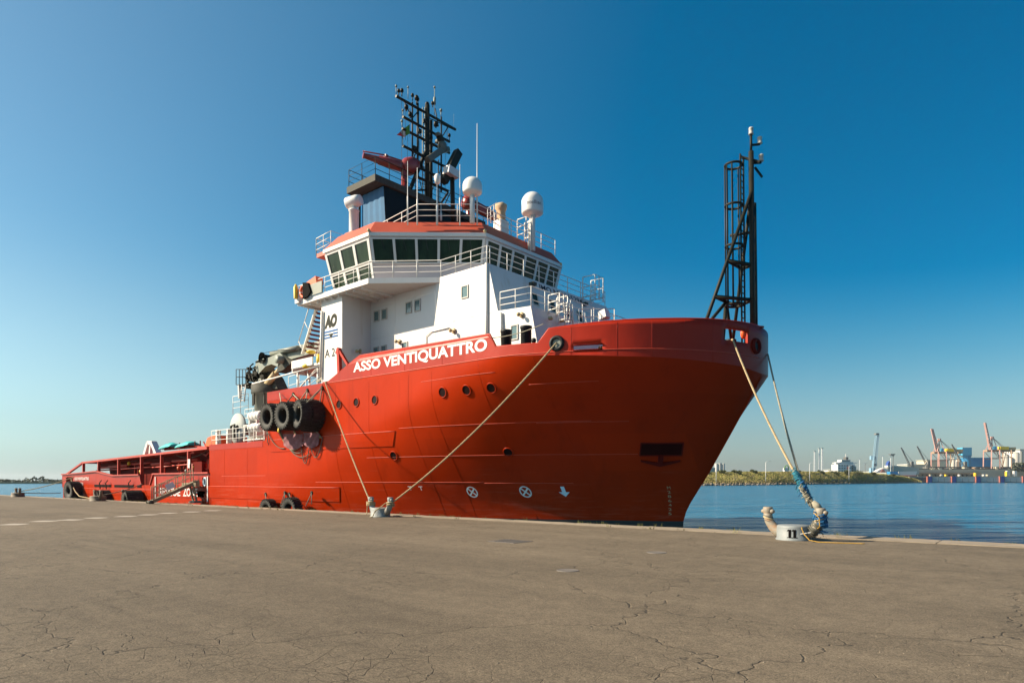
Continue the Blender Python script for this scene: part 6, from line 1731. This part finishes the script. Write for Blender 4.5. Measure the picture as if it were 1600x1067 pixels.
# street lamps on the bank
for px, y0, y1, lab in ((1119, 724, 751, 'thin street lamp nearest the bow, in front of the white silos'), (1196.5, 721, 751, 'thin street lamp on the bank left of the mooring lines'), (1265, 723, 750, 'thin street lamp on the bank just right of the mooring lines'), (1326.5, 727, 748, 'thin street lamp on the bank in front of the white ship')):
    D = bd(px) + 9; zb = WZ + 1.2; b0 = far(px, D, z=zb); t0 = far(px, D, z=fz(y0 + 1.5, D))
    root = empty('street_lamp', b0, lab, 'street lamp', 'street lamps along the bank')
    k = MB(); k.tube([b0, t0], [.22, .16], 6); k.build('pole', 'lamp_grey', root)
    k = MB(); k.tube([t0, t0 + RV * .8 + ZV * .8, t0 + RV * 2.6 + ZV * 1.0], .12, 5); k.build('arm', 'lamp_grey', root)
    k = MB(); k.obox(t0 + RV * 3.0 + ZV * 1.0, RV * .6, VV * .25, ZV * .14); k.build('lamp_head', 'far_white', root)
# silos behind the bank, left
D = 700
for px, w_, y0, lab in ((1119, 4.6, 724.5, 'white cylindrical silo nearest the bow behind the bank'), (1124.5, 5, 724.5, 'white cylindrical silo, middle one of three behind the bank'), (1130, 5, 725, 'white cylindrical silo at the right of three behind the bank')):
    b0 = far(px, D, z=1.0); r = fw(w_ / 2, D); root = empty('storage_silo', b0, lab, 'silo', 'white silos behind the bank')
    k = MB(); h = fz(y0, D) - 1.0; k.lathe([(r, 0), (r, h), (r * .7, h + .5), (.001, h + .8)], b0, n=18); k.build('tank', 'silo', root)
    k = MB(); k.lathe([(r * 1.02, h - .3), (r * 1.02, h + .5), (r * .98, h + .5)], b0, n=18); k.build('rim_rail', 'port_grey', root)
k = MB(); fbox_(k, 1100, 1117, 731, 740, D, 15); wb = empty('silo_shed', far(1110, D, z=1), 'low pale shed left of the white silos', 'building'); k.build('wall', 'port_grey', wb); k = MB(); fbox_(k, 1099.5, 1117.5, 730.3, 731, D - 1, 17); k.build('roof', 'far_white', wb)
# green and white digger cab behind the bank
D = 620; root = empty('green_loader', far(1228, D, z=4), 'green and white loader showing above the bank crest', 'machine')
k = MB(); k.tube([far(1225, D, 734), far(1227, D, 728), far(1230, D, 726.5), far(1232, D, 729), far(1232.5, D, 734)], fw(.7, D), 6); k.build('boom', 'green_cloth', root)
k = MB(); fbox_(k, 1226, 1232.5, 731, 737, D, 4); k.build('body', 'far_white', root)
# lattice light masts
def lattice(mb, p, h, w0, w1, seg, r):
    pr = None
    for i in range(seg + 1):
        w_ = lerp(w0, w1, i / seg); z = h * i / seg; c = [p + RV * sx * w_ + VV * sy * w_ + ZV * z for sx, sy in ((-1, -1), (1, -1), (1, 1), (-1, 1))]
        for j in range(4): mb.bar(c[j], c[(j + 1) % 4], r)
        if pr:
            for j in range(4): mb.bar(pr[j], c[j], r * 1.3); mb.bar(pr[j], c[(j + 1) % 4], r)
        pr = c
for px, y0, D, m_, lab in ((1273, 705, 850, 'lamp_grey', 'pale lattice mast behind the bank, leftmost of three'), (1280, 700.5, 850, 'lamp_grey', 'tall pale lattice mast, middle one of three behind the bank'), (1284.5, 700, 880, 'lamp_grey', 'tall lattice mast with a platform, rightmost of three behind the bank')):
    b0 = far(px, D, z=2); h = fz(y0, D) - 2; root = empty('lattice_mast', b0, lab, 'mast', 'lattice masts behind the bank')
    k = MB(); lattice(k, b0, h, fw(1.0, D), fw(.6, D), 9, .22); k.build('lattice', m_, root)
    k = MB(); k.obox(b0 + ZV * h, RV * fw(1.6, D), VV * 1.2, ZV * .3); k.obox(b0 + ZV * (h * .02 + 1), RV * fw(2, D), VV * 2, ZV * 1); k.build('head', 'port_grey', root)
# white merchant ship
D = 900; ms = empty('white_ship', far(1322, D, z=2), 'white merchant ship superstructure rising behind the bank', 'ship')
for px0, px1, y0, y1, dep, m_, nm in ((1309, 1336, 725, 741, 18, 'far_white', 'accommodation'), (1312, 1333, 721.5, 725, 15, 'far_white', 'upper_deck'), (1315, 1329, 718, 721.5, 12, 'far_white', 'bridge'), (1306, 1340, 722.3, 723.3, 10, 'far_white', 'bridge_wing'), (1322, 1325.5, 714, 718, 8, 'port_dark', 'funnel'), (1330, 1338, 728, 741, 20, 'port_grey', 'engine_casing')):
    k = MB(); fbox_(k, px0, px1, y0, y1, D + (2 if nm == 'funnel' else 0), dep); k.build(nm, m_, ms)
for j in range(3):
    for i in range(6):
        k = MB(); fbox_(k, 1311 + i * 4, 1313 + i * 4, 726.5 + j * 4, 728 + j * 4, D - .25, .3); k.build('window', 'glass', ms)
k = MB(); fbox_(k, 1316, 1328, 719, 720.2, D - .25, .3); k.build('window', 'glass', ms)
k = MB(); p = far(1321.5, D + 5); k.bar(Vector((p.x, p.y, fz(719, D))), Vector((p.x, p.y, fz(709, D))), .8); k.bar(far(1319, D + 5, 714), far(1324, D + 5, 714), .6); k.bar(far(1320, D + 5, 711.5), far(1323, D + 5, 711.5), .5); k.build('mast', 'far_white', ms)
k = MB(); fbox_(k, 1323.5, 1326, 729, 733, D - .4, .4); k.build('red_mark', 'fender_red', ms)
# pale blue harbour crane
D = 1000; b0 = far(1363.5, D, z=4); bc = empty('harbour_crane', b0, 'pale blue harbour crane with a tall lattice boom almost upright', 'crane')
a_, b_ = far(1365, D, 735), far(1371, D, 677.5); k = MB(); n = 14; pr = None
for i in range(n + 1):
    c = a_.lerp(b_, i / n); w_ = fw(2.3, D) * (1 - .4 * abs(i / n - .4)); q = [c - RV * w_ - VV * w_, c + RV * w_ - VV * w_, c + RV * w_ + VV * w_, c - RV * w_ + VV * w_]
    for j in range(4): k.bar(q[j], q[(j + 1) % 4], .3)
    if pr:
        for j in range(4): k.bar(pr[j], q[j], .55); k.bar(pr[j], q[(j + 1) % 4], .3)
    pr = q
k.build('boom', 'crane_blue', bc)
k = MB(); k.bar(far(1364, D, 737), far(1364.5, D, 712), fw(1.6, D)); fbox_(k, 1361.5, 1367.5, 712, 718, D, 5); fbox_(k, 1361, 1367, 731, 740, D, 6); k.build('tower', 'crane_blue', bc)
k = MB(); fbox_(k, 1369, 1373.5, 676.5, 679, D - 3, 6); k.bar(far(1373, D, 678), far(1370, D, 725), .25); fbox_(k, 1367.5, 1370.5, 724, 728, D - 2, 3); k.build('hoist', 'crane_grey', bc)
# thin masts
for px, y0, y1, lab in ((1343, 717, 736, 'thin lamp post right of the white ship'), (1352, 724, 738, 'short dark signal post between white ship and blue crane'), (1379, 712, 735, 'thin double headed lamp post right of the blue crane'), (1391.5, 714, 735, 'thin faint lamp post left of the dark light mast')):
    D = 950; b0 = far(px, D, y1 + 3); root = empty('lamp_post', b0, lab, 'lamp post', 'lamp posts in the port')
    k = MB(); k.bar(b0, far(px, D, y0), fw(.55, D)); k.build('pole', 'crane_grey' if px == 1352 else 'lamp_grey', root)
    k = MB(); k.bar(far(px - 2, D, y0), far(px + 2, D, y0), fw(.6, D)); k.build('lamp_head', 'lamp_grey', root)
D = 900; b0 = far(1395.5, D, 738); root = empty('light_mast', b0, 'dark high light mast with a broad lamp ring behind the grey vessel', 'light mast')
k = MB(); k.bar(b0, far(1395.5, D, 709), fw(.9, D)); k.build('pole', 'port_dark', root)
k = MB(); fbox_(k, 1392, 1399, 709, 710.4, D - 3, 6); fbox_(k, 1393.5, 1397.5, 711, 712, D - 2, 4); k.build('lamp_ring', 'port_dark', root)
# ---- port quay with blue and red fenders
DQ = 1000
pq = kind(MB().build('port_quay', 'port_grey', loc=far(1500, DQ, z=0)), 'structure')
k = MB(); a_, b_ = far(1424, DQ), far(1760, DQ)
for px0, px1, y0, y1, m_, nm in ((1424, 1760, 745.2, 760, 'port_dark', 'quay_face'), (1421, 1760, 744.2, 745.4, 'port_grey', 'quay_beam'), (1400, 1760, 735, 745, 'port_grey', 'quay_apron')):
    k = MB(); fbox_(k, px0, px1, y0, y1, DQ + (30 if nm == 'quay_apron' else (-1 if nm == 'quay_beam' else 0)), 250 if nm != 'quay_beam' else 3); k.build(nm, m_, pq)
for i, px in enumerate((1449, 1487, 1525, 1562, 1598, 1636, 1673)):
    k = MB(); fbox_(k, px, px + 1.6, 744, 753.6, DQ - 3, 3); k.build('fender_panel', 'fender_red', pq)
    k = MB(); fbox_(k, px + 1.6, px + 7.2, 744, 753.6, DQ - 3, 3); k.build('fender_panel', 'fender_blue', pq)
    for q in range(3):
        k = MB(); fbox_(k, px + 8 + q * 9.6, px + 17 + q * 9.6, 745.5, 752.9, DQ - 1.4, 1.4); k.build('wall_panel', 'port_pale', pq)
for px, m_ in ((1454, 'port_tan'), (1478, 'yellow'), (1471, 'far_white'), (1524, 'yellow'), (1537, 'far_white'), (1573, 'yellow'), (1585, 'far_white'), (1543, 'port_tan'), (1499, 'far_white'), (1574, 'far_white')):
    h = {1524: 5, 1573: 7, 1585: 8, 1574: 8}.get(px, 2.4); k = MB(); fbox_(k, px, px + (4 if h > 6 else 2.4), 743.5 - h, 743.6, DQ + 4, 4); k.build('quay_post', m_, pq)
k = MB(); fbox_(k, 1433, 1533, 738.2, 740.6, DQ + 8, 20); k.build('pipe_deck', 'crane_brown', pq)
for i in range(14): k = MB(); fbox_(k, 1435 + i * 7, 1436 + i * 7, 740.6, 743.8, DQ + 9, 3); k.build('deck_leg', 'port_dark', pq)
k = MB(); fbox_(k, 1450, 1620, 729, 734, DQ + 60, 14); o = k.build('conveyor', 'port_dark', loc=far(1530, DQ + 60, z=10)); tag(o, 'long dark conveyor gallery running below the salmon cranes', 'conveyor')
# long low vessel at the berth
D = DQ + 45; lv = empty('bulk_carrier', far(1500, D, z=6), 'long grey bulk carrier lying along the port berth', 'ship')
k = MB(); fbox_(k, 1405, 1660, 733.5, 744, D, 25); k.build('hull', 'port_grey', lv)
k = MB(); fbox_(k, 1432, 1620, 731.8, 733.5, D + 3, 18); k.build('hatch_coaming', 'port_dark', lv)
rv = random.Random(14)
for i in range(30):
    px = rv.uniform(1440, 1610); k = MB(); fbox_(k, px, px + rv.uniform(2, 6), 733.5 - rv.uniform(1.5, 5), 733.5, D + rv.uniform(2, 6), 6); k.build('deck_house', rv.choice(['port_grey', 'port_tan', 'port_dark', 'crane_brown']), lv)
# grey vessel with blue funnel
D = 960; gv = empty('grey_ferry', far(1402, D, z=4), 'grey vessel with a small dark blue funnel left of the bulk carrier', 'ship')
k = MB(); k.prism([far(1385, D, 741), far(1436, D, 741), far(1436, D, 731), far(1418, D, 728.5), far(1398, D, 727.5), far(1392, D, 730), far(1385, D, 733)], VV * 18); k.build('hull', 'port_grey', gv)
k = MB(); k.prism([far(1387, D - 1, 728.5), far(1393, D - 1, 728.5), far(1392, D - 1, 722), far(1390, D - 1, 720), far(1388, D - 1, 723)], VV * 6); k.build('funnel', 'fender_blue', gv)
k = MB(); fbox_(k, 1387, 1393.5, 727, 729.5, D - 1.5, 8); k.build('funnel_base', 'far_white', gv)
# small craft and container at the end of the bank
D = 880; k = MB(); k.prism([far(1404, D, 743), far(1431, D, 743), far(1433, D, 736), far(1404, D, 736.5)], VV * 9); sb = empty('white_barge', far(1418, D, z=0), 'white low hull moored at the tip of the bank', 'boat'); k.build('hull', 'far_white', sb)
k = MB(); fbox_(k, 1404, 1431, 742.2, 744, D - .4, 9); k.build('waterline_band', 'fender_red', sb)
k = MB(); fbox_(k, 1391, 1403.5, 736.5, 744, D - 6, 8); tag(k.build('blue_container', 'ware_blue', loc=far(1397, D - 6)), 'blue container at the tip of the bank left of the white hull', 'container')
k = MB(); k.prism([far(1368, D + 20, 738), far(1388, D + 20, 738), far(1388, D + 20, 733), far(1381, D + 20, 731), far(1374, D + 20, 734)], VV * 10); wt = empty('white_tent', far(1378, D + 20, z=5), 'white sloping tent roof with a red mark behind the bank', 'tent'); k.build('canvas_roof', 'far_white', wt)
k = MB(); k.prism([far(1376, D + 18, 738), far(1383, D + 18, 738), far(1382, D + 18, 733.5), far(1379, D + 18, 733.5)], VV * 1.0); k.build('red_panel', 'fender_red', wt)
for px0, px1, y0, m_, lab in ((1340, 1356, 735.6, 'port_tan', 'low tan shed left of the pale blue crane base'), (1448, 1482, 718, 'port_tan', 'long tan warehouse behind the left salmon crane'), (1418, 1450, 725, 'port_grey', 'grey warehouse left of the salmon cranes'), (1298, 1308, 733, 'far_white', 'small white shed left of the white ship'), (1585, 1640, 727, 'port_tan', 'tan warehouse at the right edge of the port')):
    D = 1190; wb = empty('warehouse', far((px0 + px1) / 2, D, z=2), lab, 'building', 'port warehouses')
    k = MB(); fbox_(k, px0, px1, y0 + 1, 745, D, 30); k.build('wall', m_, wb); k = MB(); fbox_(k, px0 - .5, px1 + .5, y0, y0 + 1, D - 1, 32); k.build('roof', 'port_grey' if m_ != 'port_grey' else 'far_white', wb)
D = 1150; wb = empty('blue_warehouse', far(1530, D, z=2), 'bright blue warehouse between the two salmon cranes', 'building')
k = MB(); fbox_(k, 1516, 1549, 715.5, 745, D, 40); k.build('wall', 'ware_blue', wb); k = MB(); fbox_(k, 1515.5, 1549.5, 714.6, 715.5, D - 1, 42); k.build('roof', 'light_blue', wb)
D = 1120; tw = empty('blue_tower', far(1511, D, z=2), 'bright blue loading tower with a wide top beside the blue warehouse', 'tower')
k = MB(); fbox_(k, 1504, 1518.5, 699, 711, D, 14); k.build('tower_head', 'light_blue', tw); k = MB(); p = far(1511, D + 8, z=2); k.lathe([(fw(5, D), 0), (fw(5, D), fz(714, D) - 2), (fw(6.8, D), fz(711, D) - 2)], p, n=16); k.build('tower_shaft', 'ware_blue', tw)
for px, y0, w_, D, lab in ((1488.5, 717, 7.5, 1130, 'tan silo standing left of the blue tower'), (1497.5, 718.5, 7.5, 1135, 'tan silo right beside the blue tower'), (1571, 711, 9.5, 1160, 'tan silo under the right salmon crane'), (1586.5, 708, 11, 1160, 'tall pale silo near the right edge of the port')):
    b0 = far(px, D, z=2); r = fw(w_ / 2, D); root = empty('grain_silo', b0, lab, 'silo', 'silos in the port'); h = fz(y0, D) - 2
    k = MB(); k.lathe([(r, 0), (r, h), (r * .6, h + 2), (.001, h + 2.6)], b0, n=20); k.build('tank', 'silo', root); k = MB(); k.lathe([(r * 1.02, h - .6), (r * 1.03, h), (r * .9, h + .4)], b0, n=20); k.build('rim_rail', 'port_grey', root)
D = 1170; wb = empty('white_plant', far(1606, D, z=2), 'tall white plant building at the right edge of the picture', 'building')
k = MB(); fbox_(k, 1594, 1632, 703, 745, D, 40); k.build('wall', 'far_white', wb); k = MB(); fbox_(k, 1593.5, 1632, 701.5, 703, D - 1, 42); k.build('roof', 'port_grey', wb)
for i in range(5): k = MB(); fbox_(k, 1596 + i * 6, 1598.5 + i * 6, 705, 722, D - .6, .6); k.build('wall_rib', 'port_grey', wb)
# ---- dark luffing cranes
for (x0, y0), (x1, y1), lab in (((1424.5, 731), (1408, 699), 'dark derrick crane leaning left, leftmost of the three'), ((1450.5, 730), (1433, 697), 'dark derrick crane leaning left, middle of the three'), ((1508, 731), (1487, 694), 'dark derrick crane leaning left in front of the blue tower')):
    D = 1055; b0 = far(x0 + 1, D, 745); root = empty('derrick_crane', b0, lab, 'crane', 'dark derrick cranes on the berth')
    k = MB(); a_, b_ = far(x0 - 1, D, y0), far(x1, D, y1)
    for s_ in (-1, 1): k.bar(a_ + RV * fw(1.4, D) * s_, b_ + RV * fw(.5, D) * s_, fw(.8, D))
    for i in range(9): c0 = a_.lerp(b_, i / 9); c1 = a_.lerp(b_, (i + 1) / 9); k.bar(c0 - RV * fw(1.3, D), c1 + RV * fw(1.1, D), .5)
    k.build('boom', 'crane_grey', root)
    k = MB(); fbox_(k, x0, x0 + 3.4, y0 - 10, 745, D, 5); fbox_(k, x0 - 1.5, x0 + 4, y0 - 3, y0 + 5, D - 1, 6); k.build('post', 'crane_grey', root)
    k = MB(); k.bar(far(x1, D, y1), far(x0 + 2.5, D, y0 - 9), .25); k.bar(far(x1 + 1, D, y1 + 1), far(x0 + 2, D, y0 - 9), .25); k.build('hoist_wire', 'crane_grey', root)
# ---- ship to shore cranes, boom raised
def sts(x0, yt, yg, yb, D, lab):
    root = empty('gantry_crane', far(x0 + 10, D, z=6), lab, 'crane', 'salmon gantry cranes with raised booms')
    def Q(dx, y, w_=0): return far(x0 + dx, D, y) + VV * w_
    W = 9.0; th = 1.5
    for w_ in (-W, W):
        k = MB(); k.bar(Q(9.5, yg, w_), Q(9, yb, w_), th); k.build('leg', 'salmon', root)
        k = MB(); k.bar(Q(22, yg, w_), Q(22, yb, w_), th); k.build('leg', 'salmon', root)
        k = MB(); k.bar(Q(40, yg, w_), Q(40, yb, w_), th); k.build('leg', 'crane_brown', root)
        k = MB(); k.bar(Q(9, yg + 14, w_), Q(22, yg + 14, w_), .9); k.bar(Q(9.2, yg, w_), Q(22, yg + 14, w_), .6); k.bar(Q(22, yg + 12, w_), Q(40, yg + 12, w_), .9); k.bar(Q(22, yg, w_), Q(40, yg + 12, w_), .6); k.build('portal_brace', 'salmon', root)
        # raised boom half
        k = MB(); a_, b_ = Q(10 + (w_ > 0) * 5, yg, w_ * .4), Q(2 + (w_ > 0) * 5, yt, w_ * .4)
        k.bar(a_, b_, 1.8, 2.2)
        c_ = (b_ - a_); off = RV * 4.2
        k.bar(a_ + off, b_ + off * .55, .8)
        for i in range(10): k.bar(a_ + c_ * (i / 10), a_ + c_ * ((i + 1) / 10) + off * lerp(1, .55, (i + 1) / 10), .55)
        k.build('raised_boom', 'salmon', root)
    k = MB(); ap = Q(16.5, yg - 20)
    for w_ in (-W * .6, W * .6): k.bar(Q(10, yg, w_), ap + VV * w_ * .3, 1.0); k.bar(Q(22, yg, w_), ap + VV * w_ * .3, 1.0)
    k.bar(ap - RV * 2, ap + RV * 2.5, 2.0); k.build('apex_frame', 'salmon', root)
    k = MB(); k.bar(ap, Q(33, yg - 4), .6); k.bar(ap + ZV * .6, Q(37, yg - 3.5), .4); k.build('stay', 'crane_grey', root)
    k = MB(); fbox_(k, x0 + 9, x0 + 53, yg - .5, yg + 2.5, D - 4, 8); k.build('main_girder', 'crane_brown', root)
    k = MB()
    for i in range(8): k.bar(Q(24 + i * 3.6, yg + 2.5), Q(26 + i * 3.2, yg + 5.5), .9)
    k.build('girder_truss', 'crane_brown', root)
    k = MB(); fbox_(k, x0 + 30, x0 + 43, yg - 5.5, yg - .6, D - 5, 10); k.build('machine_house', 'yellow', root)
    k = MB(); fbox_(k, x0 + 43.2, x0 + 54, yg - 4.5, yg - .6, D - 4, 8); k.build('counterweight', 'tan', root)
    k = MB(); fbox_(k, x0 + 20.5, x0 + 24.5, yg - 6, yg - .8, D - 5, 4); k.build('cabin', 'light_blue', root)
    k = MB(); k.bar(Q(25, yg + 4), Q(38, yb), .7); k.bar(Q(38, yg + 4), Q(30, yb), .7); k.build('stair_brace', 'crane_brown', root)
sts(1451, 670, 706, 745, 1080, 'salmon gantry crane with raised boom left of the blue tower')
sts(1533.5, 660.5, 703, 745, 1060, 'salmon gantry crane with raised boom nearest the right edge')
rx = random.Random(77)
kk = MB()
for i in range(900):
    px = rx.uniform(1582, 1640); c = far(px, 1010 + rx.uniform(0, 10), 730 + rx.uniform(-7, 6)); a_ = Vector((rx.gauss(0, 1), rx.gauss(0, 1), rx.gauss(0, 1))).normalized(); bb = a_.cross(Vector((rx.gauss(0, 1), rx.gauss(0, 1), 1))).normalized(); s_ = rx.uniform(.8, 2.0)
    kk.add([c - a_ * s_, c + bb * s_, c + a_ * s_, c - bb * s_], [(0, 1, 2, 3)])
root = empty('port_tree', far(1605, 1015, z=9), 'dark broad tree at the right edge before the white plant', 'tree'); kk.build('crown', 'far_tree', root, fixn=False)
k = MB(); k.tube([far(1605, 1015, 745), far(1605, 1015, 731)], .8, 6); k.build('trunk', 'crane_brown', root)

# ------------------------------------------------------------------ summer haze over the harbour
hm = bpy.data.materials.new('haze'); hm.use_nodes = True
ht = hm.node_tree; ht.nodes.clear()
pv = ht.nodes.new('ShaderNodeVolumePrincipled'); ho = ht.nodes.new('ShaderNodeOutputMaterial')
pv.inputs['Color'].default_value = (0.80, 0.88, 0.95, 1); pv.inputs['Density'].default_value = 0.00005; pv.inputs['Anisotropy'].default_value = 0.2
ht.links.new(pv.outputs[0], ho.inputs['Volume'])
M['haze'] = hm
k = MB(); k.box(-14200, 14200, -14200, 14200, -8.5, 102.0)
kind(k.build('haze', 'haze', loc=(0, 0, 0)), 'stuff')
